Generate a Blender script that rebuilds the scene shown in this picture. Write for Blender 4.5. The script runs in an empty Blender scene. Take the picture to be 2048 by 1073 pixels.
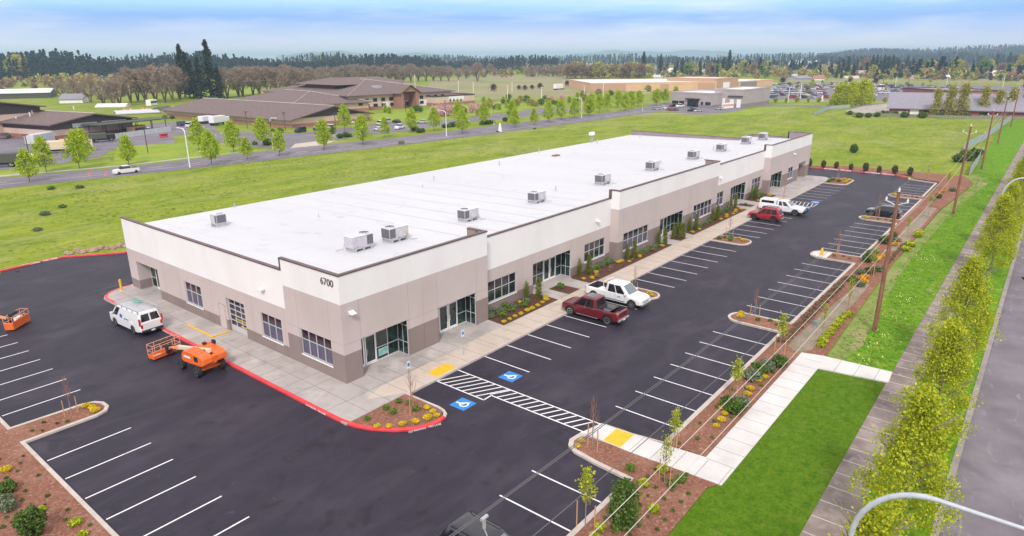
import bpy, math, random
import numpy as np
from mathutils import Vector, Matrix
R = math.radians
S = bpy.context.scene
COL = S.collection
# ------------------------------------------------------------------ camera
CX, CY, CZ = -25.911, -36.042, 22.169
FPX = 1331.485
PITCH, YAW, ROLL = R(17.574), R(38.858), R(-0.256)
FW = Vector((math.cos(YAW)*math.cos(PITCH), math.sin(YAW)*math.cos(PITCH), -math.sin(PITCH)))
_rt = Vector((math.sin(YAW), -math.cos(YAW), 0)); _up = _rt.cross(FW)
RT = _rt*math.cos(ROLL) + _up*math.sin(ROLL); UP = -_rt*math.sin(ROLL) + _up*math.cos(ROLL)
cam_d = bpy.data.cameras.new('camera'); cam = bpy.data.objects.new('camera', cam_d); COL.objects.link(cam)
cam_d.sensor_width = 36; cam_d.lens = FPX/2048*36; cam_d.clip_end = 60000; cam_d.clip_start = 0.3
_m = Matrix((RT, UP, -FW)).transposed().to_4x4(); _m.translation = (CX, CY, CZ)
cam.matrix_world = _m
S.camera = cam
# ------------------------------------------------------------------ world
W = bpy.data.worlds.new("World"); S.world = W; W.use_nodes = True
SUN_EL, SUN_AZ = R(44), R(214)      # azimuth measured from +X, counter-clockwise
nt = W.node_tree; N = nt.nodes; Lk = nt.links; N.clear()
def nd(tree, t, **k):
    n = tree.nodes.new(t)
    for a, b in k.items(): setattr(n, a, b)
    return n
def ramp(tree, stops, interp='LINEAR'):
    n = tree.nodes.new('ShaderNodeValToRGB'); e = n.color_ramp.elements; n.color_ramp.interpolation = interp
    while len(e) < len(stops): e.new(0.5)
    for i, (p, c) in enumerate(stops):
        e[i].position = p; e[i].color = (c[0], c[1], c[2], 1) if hasattr(c, '__len__') else (c, c, c, 1)
    return n
def math_(tree, op, a=None, b=None):
    n = tree.nodes.new('ShaderNodeMath'); n.operation = op
    for i, v in enumerate((a, b)):
        if v is None: continue
        if isinstance(v, (int, float)): n.inputs[i].default_value = v
        else: tree.links.new(v, n.inputs[i])
    return n.outputs[0]
out = nd(nt, 'ShaderNodeOutputWorld'); bg = nd(nt, 'ShaderNodeBackground'); bg.inputs[1].default_value = 0.10
sky = nd(nt, 'ShaderNodeTexSky', sky_type='NISHITA', sun_disc=False)
sky.sun_elevation = SUN_EL; sky.sun_rotation = R(90) - SUN_AZ
sky.air_density = 1.2; sky.dust_density = 1.0; sky.ozone_density = 2.0
tc = nd(nt, 'ShaderNodeTexCoord'); sep = nd(nt, 'ShaderNodeSeparateXYZ'); Lk.new(tc.outputs['Generated'], sep.inputs[0])
mp = nd(nt, 'ShaderNodeMapping'); mp.inputs['Scale'].default_value = (1.3, 1.3, 16); Lk.new(tc.outputs['Generated'], mp.inputs[0])
ns = nd(nt, 'ShaderNodeTexNoise'); ns.inputs['Scale'].default_value = 1.6; ns.inputs['Detail'].default_value = 7; ns.inputs['Roughness'].default_value = .55
Lk.new(mp.outputs[0], ns.inputs['Vector'])
zz = math_(nt, 'ADD', sep.outputs[2], math_(nt, 'MULTIPLY', math_(nt, 'SUBTRACT', ns.outputs['Fac'], .5), .030))
# cloud deck: pale haze at the horizon, a clearer blue band, white sheet of cloud above
band = ramp(nt, [(0.0, (10.6, 10.0, 10.8)), (.07, (9.0, 8.8, 10.2)), (.16, (4.6, 6.0, 9.6)), (.23, (2.1, 4.4, 9.3)),
                 (.30, (3.9, 6.9, 9.4)), (.38, (7.3, 8.9, 9.5)), (.62, (7.2, 7.7, 8.0)), (.80, (8.6, 8.4, 8.6)), (1.0, (10.2, 9.6, 9.7))])
Lk.new(math_(nt, 'MULTIPLY', zz, 4.6), band.inputs[0])
mp2 = nd(nt, 'ShaderNodeMapping'); mp2.inputs['Scale'].default_value = (3, 3, 24); mp2.inputs['Location'].default_value = (4, 1.7, 2); Lk.new(tc.outputs['Generated'], mp2.inputs[0])
ns2 = nd(nt, 'ShaderNodeTexNoise'); ns2.inputs['Scale'].default_value = 2.0; ns2.inputs['Detail'].default_value = 8
Lk.new(mp2.outputs[0], ns2.inputs['Vector'])
cl = ramp(nt, [(.47, 0.0), (.62, .35), (.72, .75)]); Lk.new(ns2.outputs['Fac'], cl.inputs[0])
mx1 = nd(nt, 'ShaderNodeMix', data_type='RGBA'); Lk.new(cl.outputs[0], mx1.inputs[0]); Lk.new(band.outputs[0], mx1.inputs[6]); mx1.inputs[7].default_value = (8.6, 9.0, 9.8, 1)
mx2 = nd(nt, 'ShaderNodeMix', data_type='RGBA'); mx2.inputs[0].default_value = .88
Lk.new(sky.outputs[0], mx2.inputs[6]); Lk.new(mx1.outputs[2], mx2.inputs[7])
Lk.new(mx2.outputs[2], bg.inputs[0]); Lk.new(bg.outputs[0], out.inputs[0])
sd = bpy.data.lights.new('sun', 'SUN'); sd.energy = 1.9; sd.angle = R(10); sd.color = (1, .95, .88)
sun = bpy.data.objects.new('sun', sd); COL.objects.link(sun)
sdir = Vector((math.cos(SUN_AZ)*math.cos(SUN_EL), math.sin(SUN_AZ)*math.cos(SUN_EL), math.sin(SUN_EL)))
sun.rotation_euler = sdir.to_track_quat('Z', 'Y').to_euler(); sun.location = (0, 0, 60)
S.view_settings.view_transform = 'Standard'; S.view_settings.look = 'None'; S.view_settings.gamma = 1
S.view_settings.exposure = 0.31
S.render.engine = 'CYCLES'; S.cycles.volume_bounces = 2; S.cycles.max_bounces = 8
# ------------------------------------------------------------------ helpers
def at(px, py, z=-.15):            # where the photo's ray through (px, py) meets height z
    d = FW*FPX + RT*(px-1024) - UP*(py-536.5)
    t = (z-CZ)/d.z
    return Vector((CX+d.x*t, CY+d.y*t, z))
def hz(p, py):                     # height that stands above ground point p at photo row py
    d = Vector((p[0]-CX, p[1]-CY, -CZ)); k = (536.5-py)/FPX
    return (k*d.dot(FW)-d.dot(UP))/(UP.z-k*FW.z)
ORD = ['first', 'second', 'third', 'fourth', 'fifth', 'sixth', 'seventh', 'eighth', 'ninth', 'tenth', 'eleventh', 'twelfth', 'thirteenth',
       'fourteenth', 'fifteenth', 'sixteenth', 'seventeenth', 'eighteenth', 'nineteenth', 'twentieth', 'twenty-first', 'twenty-second',
       'twenty-third', 'twenty-fourth', 'twenty-fifth', 'twenty-sixth', 'twenty-seventh', 'twenty-eighth', 'twenty-ninth', 'thirtieth']
def tag(o, label=None, cat=None, group=None, kind=None):
    if label: o['label'] = label
    if cat: o['category'] = cat
    if group: o['group'] = group
    if kind: o['kind'] = kind
    return o
def empty(name, loc=(0, 0, 0), rz=0, label=None, cat=None, group=None):
    o = bpy.data.objects.new(name, None); COL.objects.link(o); o.location = loc; o.rotation_euler = (0, 0, rz); o.empty_display_size = .2
    return tag(o, label, cat, group)
def copy_tree(o, parent=None):
    c = o.copy(); COL.objects.link(c); c.parent = parent
    for ch in list(o.children): copy_tree(ch, c)
    return c
class MB:
    def __init__(s): s.v = []; s.f = []; s.m = []
    def add(s, vs, fs, m=0):
        b = len(s.v); s.v += [tuple(v) for v in vs]
        for f in fs: s.f.append(tuple(b+i for i in f)); s.m.append(m)
        return s
    def box(s, x0, x1, y0, y1, z0, z1, m=0, M=None):
        vs = [Vector((x, y, z)) for z in (z0, z1) for y in (y0, y1) for x in (x0, x1)]
        if M is not None: vs = [M @ v for v in vs]
        return s.add(vs, [(0, 2, 3, 1), (4, 5, 7, 6), (0, 1, 5, 4), (2, 6, 7, 3), (0, 4, 6, 2), (1, 3, 7, 5)], m)
    def cyl(s, p0, p1, r0, r1=None, n=8, m=0, caps=True):
        p0 = Vector(p0); p1 = Vector(p1); r1 = r0 if r1 is None else r1
        q = (p1-p0).to_track_quat('Z', 'Y'); vs = []
        for p, r in ((p0, r0), (p1, r1)):
            for i in range(n):
                a = 2*math.pi*i/n; vs.append(p + q @ Vector((math.cos(a)*r, math.sin(a)*r, 0)))
        fs = [(i, (i+1) % n, n+(i+1) % n, n+i) for i in range(n)]
        if caps: fs += [tuple(range(n-1, -1, -1)), tuple(range(n, 2*n))]
        return s.add(vs, fs, m)
    def tube(s, pts, r, n=6, m=0, caps=True):
        pts = [Vector(p) for p in pts]; rr = r if hasattr(r, '__len__') else [r]*len(pts); vs = []
        for k, p in enumerate(pts):
            d = (pts[min(k+1, len(pts)-1)]-pts[max(k-1, 0)]).normalized()
            a = d.cross(Vector((0, 0, 1)))
            if a.length < 1e-3: a = Vector((1, 0, 0))
            a.normalize(); b = a.cross(d)
            for i in range(n):
                t = 2*math.pi*i/n; vs.append(p + (a*math.cos(t)+b*math.sin(t))*rr[k])
        fs = [(k*n+i, k*n+(i+1) % n, (k+1)*n+(i+1) % n, (k+1)*n+i) for k in range(len(pts)-1) for i in range(n)]
        if caps: fs += [tuple(range(n-1, -1, -1)), tuple(range(len(pts)*n-n, len(pts)*n))]
        return s.add(vs, fs, m)
    def prism(s, poly, z0, z1, m=0, ms=None):
        n = len(poly)
        if sum(poly[i][0]*poly[(i+1) % n][1]-poly[(i+1) % n][0]*poly[i][1] for i in range(n)) < 0: poly = poly[::-1]
        vs = [(p[0], p[1], z0) for p in poly]+[(p[0], p[1], z1) for p in poly]
        s.add(vs, [tuple(range(n, 2*n))], m)
        return s.add(vs, [(i, (i+1) % n, n+(i+1) % n, n+i) for i in range(n)], m if ms is None else ms)
    def build(s, name, mats, parent=None, smooth=None, bevel=None, loc=None):
        me = bpy.data.meshes.new(name); me.from_pydata(s.v, [], s.f)
        if not isinstance(mats, (list, tuple)): mats = [mats]
        for m in mats: me.materials.append(m)
        if any(s.m): me.polygons.foreach_set('material_index', s.m)
        if smooth:
            me.polygons.foreach_set('use_smooth', [True]*len(s.f)); me.update(); me.set_sharp_from_angle(angle=R(smooth))
        me.update()
        o = bpy.data.objects.new(name, me); COL.objects.link(o); o.parent = parent
        if loc is not None: o.location = loc
        if bevel:
            b = o.modifiers.new('bevel', 'BEVEL'); b.width = bevel; b.segments = 2; b.limit_method = 'ANGLE'; b.angle_limit = R(35)
        return o
def loft(mb, rings, m=0, close=True, caps=True, skip=None):
    n = len(rings[0]); b = [p for r in rings for p in r]; fs = []
    for k in range(len(rings)-1):
        for i in range(n if close else n-1):
            if skip and skip(k, i): continue
            fs.append((k*n+i, k*n+(i+1) % n, (k+1)*n+(i+1) % n, (k+1)*n+i))
    if caps: fs += [tuple(range(n-1, -1, -1)), tuple(range(len(b)-n, len(b)))]
    mb.add(b, fs, m); return mb
def text_obj(txt, size, M, mat, parent, name='lettering', ext=.01):
    cu = bpy.data.curves.new(name, 'FONT'); cu.body = txt; cu.size = size; cu.extrude = ext; cu.align_x = 'CENTER'; cu.align_y = 'CENTER'
    t = bpy.data.objects.new(name, cu); COL.objects.link(t)
    dg = bpy.context.evaluated_depsgraph_get(); me = bpy.data.meshes.new_from_object(t.evaluated_get(dg))
    bpy.data.objects.remove(t); me.materials.clear(); me.materials.append(mat)
    o = bpy.data.objects.new(name, me); COL.objects.link(o); o.parent = parent; o.matrix_local = M
    return o
# ------------------------------------------------------------------ materials
def mat(name, c, rough=.7, c2=None, sc=1.0, spec=.5, metal=0, bump=0, bsc=None, det=4, lo=.35, hi=.65, c3=None, sc3=.1, lo3=.45, hi3=.7, coat=0, stretch=None, island=None, coords='Object', objc=False):
    m = bpy.data.materials.new(name); m.use_nodes = True; t = m.node_tree; p = t.nodes['Principled BSDF']
    p.inputs['Roughness'].default_value = rough; p.inputs['Metallic'].default_value = metal
    p.inputs['Specular IOR Level'].default_value = spec; p.inputs['Coat Weight'].default_value = coat; p.inputs['Coat Roughness'].default_value = .08
    p.inputs['Base Color'].default_value = (*c, 1); src = None
    tcn = nd(t, 'ShaderNodeTexCoord'); vec = tcn.outputs[coords]
    if stretch:
        mpn = nd(t, 'ShaderNodeMapping'); mpn.inputs['Scale'].default_value = stretch; t.links.new(vec, mpn.inputs[0]); vec = mpn.outputs[0]
    def noise(s, d=det):
        n = nd(t, 'ShaderNodeTexNoise'); n.inputs['Scale'].default_value = s; n.inputs['Detail'].default_value = d; n.inputs['Roughness'].default_value = .6 if 'grass' not in name and name not in ('lawn', 'verge') else .74
        t.links.new(vec, n.inputs['Vector']); return n.outputs['Fac']
    if c2 is not None:
        if island:
            g = nd(t, 'ShaderNodeNewGeometry'); fac = g.outputs['Random Per Island']
            f2 = noise(sc, 2); fac = math_(t, 'ADD', math_(t, 'MULTIPLY', fac, island), math_(t, 'MULTIPLY', f2, 1-island))
        else: fac = noise(sc)
        rp = ramp(t, [(lo, c), (hi, c2)]); t.links.new(fac, rp.inputs[0]); src = rp.outputs[0]
    if c3 is not None:
        rp3 = ramp(t, [(lo3, 0.0), (hi3, 1.0)]); t.links.new(noise(sc3), rp3.inputs[0])
        mx = nd(t, 'ShaderNodeMix', data_type='RGBA'); t.links.new(rp3.outputs[0], mx.inputs[0])
        if src: t.links.new(src, mx.inputs[6])
        else: mx.inputs[6].default_value = (*c, 1)
        mx.inputs[7].default_value = (*c3, 1); src = mx.outputs[2]
    if objc:
        oi = nd(t, 'ShaderNodeObjectInfo'); src = oi.outputs['Color']
    if src: t.links.new(src, p.inputs['Base Color'])
    if bump:
        b = nd(t, 'ShaderNodeBump'); b.inputs['Strength'].default_value = bump; b.inputs['Distance'].default_value = .05
        t.links.new(noise(bsc or sc*4, 3), b.inputs['Height']); t.links.new(b.outputs[0], p.inputs['Normal'])
    return m
def leafmat(name, c, c2, rough=.75, island=.6, sc=.6, trans=.25):
    m = mat(name, c, rough, c2, sc=sc, island=island, lo=.2, hi=.8, spec=.25)
    t = m.node_tree; p = t.nodes['Principled BSDF']; o = [n for n in t.nodes if n.type == 'OUTPUT_MATERIAL'][0]
    tr = nd(t, 'ShaderNodeBsdfTranslucent'); ms = nd(t, 'ShaderNodeMixShader'); ms.inputs[0].default_value = trans
    t.links.new(p.inputs['Base Color'].links[0].from_socket, tr.inputs[0])
    t.links.new(p.outputs[0], ms.inputs[1]); t.links.new(tr.outputs[0], ms.inputs[2]); t.links.new(ms.outputs[0], o.inputs[0])
    return m
M = {}
M['asphalt'] = mat('asphalt', (.021, .017, .031), .62, (.030, .025, .042), sc=.35, det=8, bump=.25, bsc=25, c3=(.066, .054, .076), sc3=.13, lo3=.52, hi3=.78, spec=.35, stretch=(1, 1.6, 1))
M['old_asphalt'] = mat('old_asphalt', (.17, .15, .18), .85, (.23, .205, .235), sc=.15, det=8, c3=(.30, .27, .29), sc3=.04, lo3=.55, hi3=.8, spec=.2)
M['road'] = mat('road', (.165, .145, .165), .85, (.215, .19, .215), sc=.4, det=8, c3=(.33, .30, .33), sc3=.07, lo3=.55, hi3=.85, spec=.2, bump=.2, bsc=30)
M['concrete'] = mat('concrete', (.40, .36, .345), .8, (.50, .455, .43), sc=.45, det=8, c3=(.33, .30, .285), sc3=.25, lo3=.5, hi3=.75, spec=.25, bump=.1, bsc=20)
M['concrete_warm'] = mat('concrete_warm', (.50, .42, .35), .8, (.60, .515, .435), sc=.3, det=8, c3=(.40, .34, .29), sc3=.3, lo3=.55, hi3=.8, spec=.25)
M['concrete_new'] = mat('concrete_new', (.62, .59, .57), .8, (.72, .69, .67), sc=.5, det=6, spec=.25)
M['concrete_old'] = mat('concrete_old', (.23, .18, .165), .9, (.36, .30, .28), sc=.6, det=9, c3=(.17, .14, .13), sc3=.35, lo3=.45, hi3=.7, spec=.15)
M['kerb'] = mat('kerb', (.48, .42, .38), .8, (.58, .52, .475), sc=1.5, det=6, spec=.25)
M['joint'] = mat('joint', (.25, .215, .20), .9)
M['red_paint'] = mat('red_paint', (.66, .035, .05), .55, (.74, .075, .085), sc=1.5, det=6)
M['white_paint'] = mat('white_paint', (.80, .79, .80), .7, (.70, .69, .71), sc=3, det=8, lo=.5, hi=.8)
M['yellow_paint'] = mat('yellow_paint', (.85, .50, .02), .6, (.78, .43, .02), sc=3)
M['blue_paint'] = mat('blue_paint', (.02, .20, .62), .6, (.03, .26, .70), sc=3)
M['mulch'] = mat('mulch', (.20, .085, .055), .95, (.34, .165, .115), sc=7, det=8, lo=.3, hi=.7, c3=(.40, .22, .16), sc3=.5, lo3=.5, hi3=.85, spec=.1, bump=.9, bsc=16)
M['mulch_dark'] = mat('mulch_dark', (.085, .040, .030), .95, (.17, .085, .06), sc=8, det=8, lo=.3, hi=.7, spec=.1, bump=.9, bsc=16)
M['swale'] = mat('swale', (.26, .21, .165), .95, (.38, .31, .25), sc=5, det=8, c3=(.20, .19, .10), sc3=.6, spec=.1, bump=.8, bsc=14)
M['lawn'] = mat('lawn', (.055, .145, .004), .95, (.13, .225, .012), sc=1.6, det=12, c3=(.20, .24, .055), sc3=.55, lo3=.56, hi3=.74, spec=.1, bump=.6, bsc=30)
M['verge'] = mat('verge', (.085, .225, .008), .95, (.19, .34, .02), sc=.9, det=12, c3=(.36, .38, .10), sc3=.28, lo3=.55, hi3=.78, spec=.1, bump=.9, bsc=14)
M['dry_grass'] = mat('dry_grass', (.36, .31, .17), .95, (.28, .30, .09), sc=.8, det=8, c3=(.14, .25, .03), sc3=.35, lo3=.38, hi3=.62, spec=.1, bump=.8, bsc=12)
def ground_mat():
    m = mat('grass_field', (.120, .210, .012), .95, (.31, .345, .040), sc=.10, det=14, lo=.34, hi=.66, c3=(.37, .345, .15), sc3=.045, lo3=.50, hi3=.74, spec=.08, bump=.7, bsc=2.5, stretch=(.7, 1.3, 1))
    return m
M['field'] = ground_mat()
M['bright_grass'] = mat('bright_grass', (.17, .28, .03), .95, (.29, .37, .05), sc=.15, det=9, c3=(.35, .36, .07), sc3=.08, spec=.08, bump=.6, bsc=3)
M['brown_field'] = mat('brown_field', (.27, .24, .13), .95, (.37, .32, .20), sc=.04, det=9, c3=(.20, .26, .07), sc3=.02, spec=.08)
M['gravel'] = mat('gravel', (.36, .32, .29), .9, (.48, .44, .41), sc=.3, det=9, spec=.1)
M['white_wall'] = mat('white_wall', (.84, .82, .825), .85, (.88, .86, .865), sc=.25, det=5, spec=.2)
M['tan_wall'] = mat('tan_wall', (.545, .465, .450), .85, (.580, .497, .480), sc=.3, det=6, spec=.2)
M['dark_wall'] = mat('dark_wall', (.262, .208, .195), .85, (.29, .232, .218), sc=.3, det=6, spec=.2)
M['seam'] = mat('seam', (.40, .325, .315), .9)
M['seam_dark'] = mat('seam_dark', (.18, .135, .128), .9)
M['coping'] = mat('coping', (.115, .072, .072), .5, (.15, .10, .10), sc=1)
M['taupe'] = mat('taupe', (.27, .215, .235), .8, (.31, .25, .27), sc=.5)
M['roof'] = mat('roof', (.59, .59, .62), .7, (.63, .63, .66), sc=.12, det=9, c3=(.545, .545, .585), sc3=.5, lo3=.56, hi3=.82, spec=.25, stretch=(1, .35, 1))
M['roof_seam'] = mat('roof_seam', (.565, .565, .60), .8)
M['glass'] = mat('glass', (.010, .013, .024), .06, (.03, .034, .055), sc=1.2, spec=.8, lo=.45, hi=.7)  # lighter noise imitates reflections and the inside behind the panes
M['glass_blind_reflection'] = mat('glass_blind_reflection', (.075, .068, .125), .25, (.10, .092, .16), sc=.8, spec=.7)  # purple tint paints in blinds and reflections of the lower panes
M['glass_green'] = mat('glass_green', (.010, .028, .026), .06, (.030, .062, .058), sc=.9, spec=.8, lo=.45, hi=.65)  # lighter noise here too imitates reflections and the inside
M['alu'] = mat('alu', (.62, .61, .63), .45, metal=.2)
M['sill'] = mat('sill', (.85, .84, .85), .6)
M['unit'] = mat('unit', (.47, .45, .49), .6, (.55, .53, .57), sc=2)
M['unit_top'] = mat('unit_top', (.74, .73, .77), .6)
M['grille'] = mat('grille', (.10, .095, .11), .6, (.17, .16, .18), sc=9, stretch=(1, 1, 4))
M['galv'] = mat('galv', (.52, .53, .56), .45, metal=.4)
M['lampsteel'] = mat('lampsteel', (.46, .49, .54), .55, (.54, .57, .62), sc=4, metal=.15)
M['white_metal'] = mat('white_metal', (.82, .81, .83), .5)
M['black'] = mat('black', (.02, .02, .022), .5)
M['rubber'] = mat('rubber', (.018, .017, .02), .85, (.03, .028, .03), sc=20)
M['chrome'] = mat('chrome', (.62, .62, .64), .25, metal=.8)
M['paint_white'] = mat('paint_white', (.80, .80, .82), .3, coat=.5)
M['paint_maroon'] = mat('paint_maroon', (.135, .008, .016), .3, coat=.7)
M['paint_red'] = mat('paint_red', (.40, .012, .03), .3, coat=.6)
M['paint_black'] = mat('paint_black', (.012, .012, .018), .25, coat=.8)
M['paint_any'] = mat('paint_any', (.5, .5, .5), .35, coat=.4, objc=True)
M['car_glass'] = mat('car_glass', (.012, .014, .02), .05, spec=.9)
M['windshield'] = mat('windshield', (.16, .20, .22), .05, spec=.9)
M['tail_red'] = mat('tail_red', (.60, .01, .02), .3)
M['head_lamp'] = mat('head_lamp', (.75, .75, .78), .15)
M['bed_dark'] = mat('bed_dark', (.035, .03, .04), .7)
M['orange'] = mat('orange', (.80, .135, .015), .45, (.86, .17, .03), sc=3, coat=.2)
M['orange_pale'] = mat('orange_pale', (.80, .36, .20), .5)
M['cream'] = mat('cream', (.76, .62, .45), .5)
M['wood_pole'] = mat('wood_pole', (.16, .065, .04), .9, (.33, .16, .10), sc=3, stretch=(3, 3, .35), det=8)
M['stake'] = mat('stake', (.55, .30, .16), .85)
M['bark'] = mat('bark', (.12, .085, .065), .95, (.20, .15, .12), sc=3, stretch=(2, 2, .5))
M['bark_pale'] = mat('bark_pale', (.30, .24, .20), .95)
M['twig'] = mat('twig', (.25, .19, .15), .95, (.42, .32, .24), sc=.3, island=.7, lo=.2, hi=.8, spec=.1)
M['twig_red'] = mat('twig_red', (.30, .13, .09), .95, (.42, .22, .15), sc=.3, island=.7, lo=.2, hi=.8, spec=.1)
M['lf_lime'] = leafmat('lf_lime', (.22, .31, .010), (.74, .75, .06), trans=.4)
M['lf_street'] = leafmat('lf_street', (.22, .35, .010), (.64, .73, .04), trans=.35)
M['lf_olive'] = leafmat('lf_olive', (.24, .24, .04), (.62, .56, .16), trans=.3)
M['lf_green'] = leafmat('lf_green', (.045, .10, .015), (.18, .27, .06))
M['lf_mid'] = leafmat('lf_mid', (.08, .16, .02), (.28, .38, .08))
M['lf_dark'] = leafmat('lf_dark', (.010, .026, .014), (.055, .085, .040), trans=.08)
M['lf_hedge'] = leafmat('lf_hedge', (.05, .06, .03), (.17, .15, .08))
M['lf_forest'] = leafmat('lf_forest', (.006, .018, .020), (.022, .044, .040), trans=.05, sc=.03)
M['lf_cypress'] = leafmat('lf_cypress', (.08, .11, .010), (.26, .30, .04))
M['lf_gold'] = leafmat('lf_gold', (.55, .40, .02), (.90, .74, .05))
M['lf_orange'] = leafmat('lf_orange', (.62, .30, .02), (.85, .52, .04))
M['lf_grey'] = leafmat('lf_grey', (.11, .15, .08), (.30, .35, .22))
M['lf_pink'] = leafmat('lf_pink', (.55, .26, .32), (.85, .58, .62))
M['lf_magenta'] = leafmat('lf_magenta', (.6, .08, .2), (.80, .2, .35))
M['lf_plum'] = leafmat('lf_plum', (.06, .012, .025), (.16, .04, .06))
M['lf_brown'] = leafmat('lf_brown', (.20, .13, .08), (.42, .29, .17))
M['tuft'] = leafmat('tuft', (.20, .26, .035), (.44, .46, .13))
M['verge_tuft'] = leafmat('verge_tuft', (.10, .22, .015), (.30, .40, .06))
M['shingle'] = mat('shingle', (.145, .100, .092), .9, (.20, .145, .135), sc=.8, det=8, stretch=(1, 1, 4))
M['fascia'] = mat('fascia', (.075, .055, .062), .8)
M['beige_wall'] = mat('beige_wall', (.64, .47, .39), .9, (.70, .52, .44), sc=.3)
M['brick_band'] = mat('brick_band', (.33, .155, .125), .9, (.40, .20, .16), sc=2)
M['brick_red'] = mat('brick_red', (.30, .085, .085), .9, (.38, .12, .11), sc=2)
M['grey_roof'] = mat('grey_roof', (.25, .235, .28), .9, (.31, .29, .34), sc=.8, stretch=(1, 1, 5))
M['tan2'] = mat('tan2', (.66, .42, .26), .9, (.70, .46, .30), sc=.2)
M['tan3'] = mat('tan3', (.52, .31, .22), .9)
M['greige'] = mat('greige', (.40, .34, .345), .9, (.44, .38, .385), sc=.3)
M['greige_dark'] = mat('greige_dark', (.27, .23, .25), .9)
M['white_roof'] = mat('white_roof', (.82, .80, .80), .8, (.74, .72, .73), sc=.2)
M['olive_roof'] = mat('olive_roof', (.085, .092, .072), .8)
M['container'] = mat('container', (.52, .54, .56), .7, (.60, .62, .64), sc=1)
M['rock'] = mat('rock', (.28, .18, .13), .95, (.45, .32, .25), sc=2, det=8)
M['hill'] = mat('hill', (.03, .06, .05), .95, (.05, .085, .06), sc=.004)
M['number'] = mat('number', (.16, .13, .14), .6)

def spots(m, c, scale, lo, hi, amt, det=6, dist=0, stretch=None):
    """patches of another colour (stains, wear) mixed over the base colour"""
    t = m.node_tree; p = t.nodes['Principled BSDF']; src = p.inputs['Base Color'].links[0].from_socket
    tcn = nd(t, 'ShaderNodeTexCoord'); v = tcn.outputs['Object']
    if stretch: mpn = nd(t, 'ShaderNodeMapping'); mpn.inputs['Scale'].default_value = stretch; t.links.new(v, mpn.inputs[0]); v = mpn.outputs[0]
    n = nd(t, 'ShaderNodeTexNoise'); n.inputs['Scale'].default_value = scale; n.inputs['Detail'].default_value = det; n.inputs['Distortion'].default_value = dist; t.links.new(v, n.inputs['Vector'])
    r = ramp(t, [(lo, 0.0), (hi, amt)]); t.links.new(n.outputs['Fac'], r.inputs[0])
    mx = nd(t, 'ShaderNodeMix', data_type='RGBA'); t.links.new(r.outputs[0], mx.inputs[0]); t.links.new(src, mx.inputs[6]); mx.inputs[7].default_value = (*c, 1); t.links.new(mx.outputs[2], p.inputs['Base Color'])
spots(M['asphalt'], (.012, .010, .014), .55, .60, .68, .6, 3, .6)
spots(M['asphalt'], (.10, .09, .105), 1.3, .68, .78, .5, 8, .4)
spots(M['asphalt'], (.052, .043, .060), .12, .50, .68, .42, 9, 2.0, (1, 3, 1))
spots(M['asphalt'], (.055, .048, .062), 28, .55, .75, .5, 2)
spots(M['concrete'], (.28, .25, .23), .5, .55, .7, .5, 8, 1.0); spots(M['concrete'], (.60, .56, .53), .35, .58, .7, .5, 8, .8)
spots(M['concrete_warm'], (.36, .31, .27), .4, .56, .7, .5, 8, 1.0)
spots(M['concrete_new'], (.50, .47, .45), .35, .55, .75, .5, 8, 1.0)
spots(M['concrete_old'], (.45, .39, .37), 1.1, .56, .7, .6, 9, .5); spots(M['road'], (.38, .34, .36), .5, .60, .75, .5, 9, 1.5, (1, 3, 1)); spots(M['road'], (.12, .105, .13), .3, .58, .7, .4, 8, 1)
spots(M['white_wall'], (.76, .735, .735), .35, .5, .75, .5, 8, .5, (1, 1, .25)); spots(M['dark_wall'], (.21, .165, .155), .5, .5, .75, .5, 8, .5, (1, 1, .3)); spots(M['tan_wall'], (.49, .415, .40), .4, .52, .75, .5, 8, .5, (1, 1, .3))
spots(M['roof'], (.47, .47, .51), .6, .60, .72, .55, 9, .8); spots(M['roof'], (.40, .39, .42), 1.8, .68, .76, .5, 6, .3, (1, .4, 1))
spots(M['white_paint'], (.30, .28, .32), 6, .60, .75, .6, 8)
spots(M['lawn'], (.16, .21, .03), 3.5, .5, .7, .5, 10); spots(M['lawn'], (.030, .085, .004), 9, .5, .65, .5, 8); spots(M['field'], (.34, .35, .11), .5, .52, .68, .45, 10, .5, (.6, 1.5, 1)); spots(M['field'], (.06, .13, .012), 1.6, .52, .68, .45, 8)
spots(M['verge'], (.07, .17, .01), 2.5, .5, .65, .6, 9); spots(M['mulch'], (.46, .29, .22), 5, .56, .66, .6, 8); spots(M['mulch'], (.10, .045, .03), 9, .56, .66, .6, 6)
# ------------------------------------------------------------------ ground and paving
M['kerb_old'] = mat('kerb_old', (.27, .235, .225), .9, (.36, .32, .30), sc=.8, det=8, spec=.15)
def sheet(name, poly, z1, m, z0=None, kind='structure', ms=None, mats=None):
    b = MB(); b.prism(poly, z1-.25 if z0 is None else z0, z1)
    return tag(b.build(name, mats or m), kind=kind)
def rect(x0, x1, y0, y1): return [(x0, y0), (x1, y0), (x1, y1), (x0, y1)]
# one ground sheet, finer near, out to the horizon
b = MB(); GX = [-1200, -900, -600, -150, 0, 150, 400, 900, 2500, 7000, 15200]
vs = [(x, y, -.20) for y in [v-1000 for v in GX] for x in GX]; n_ = len(GX)
b.add(vs, [(j*n_+i, j*n_+i+1, (j+1)*n_+i+1, (j+1)*n_+i) for j in range(n_-1) for i in range(n_-1)])
tag(b.build('ground', M['field']), kind='structure')
lot = [(-16.9, -21.1), (119, -21.1), (119, -16.3), (121.5, -13), (121.5, 48.5), (4.8, 48.5), (2.2, 50.3), (-.4, 52.2), (-1.8, 52.4), (-4.5, 52.0), (-6.9, 51.6), (-16.9, 49.2)]
sheet('parking_lot_asphalt', lot, -.15, M['asphalt'])
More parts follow.
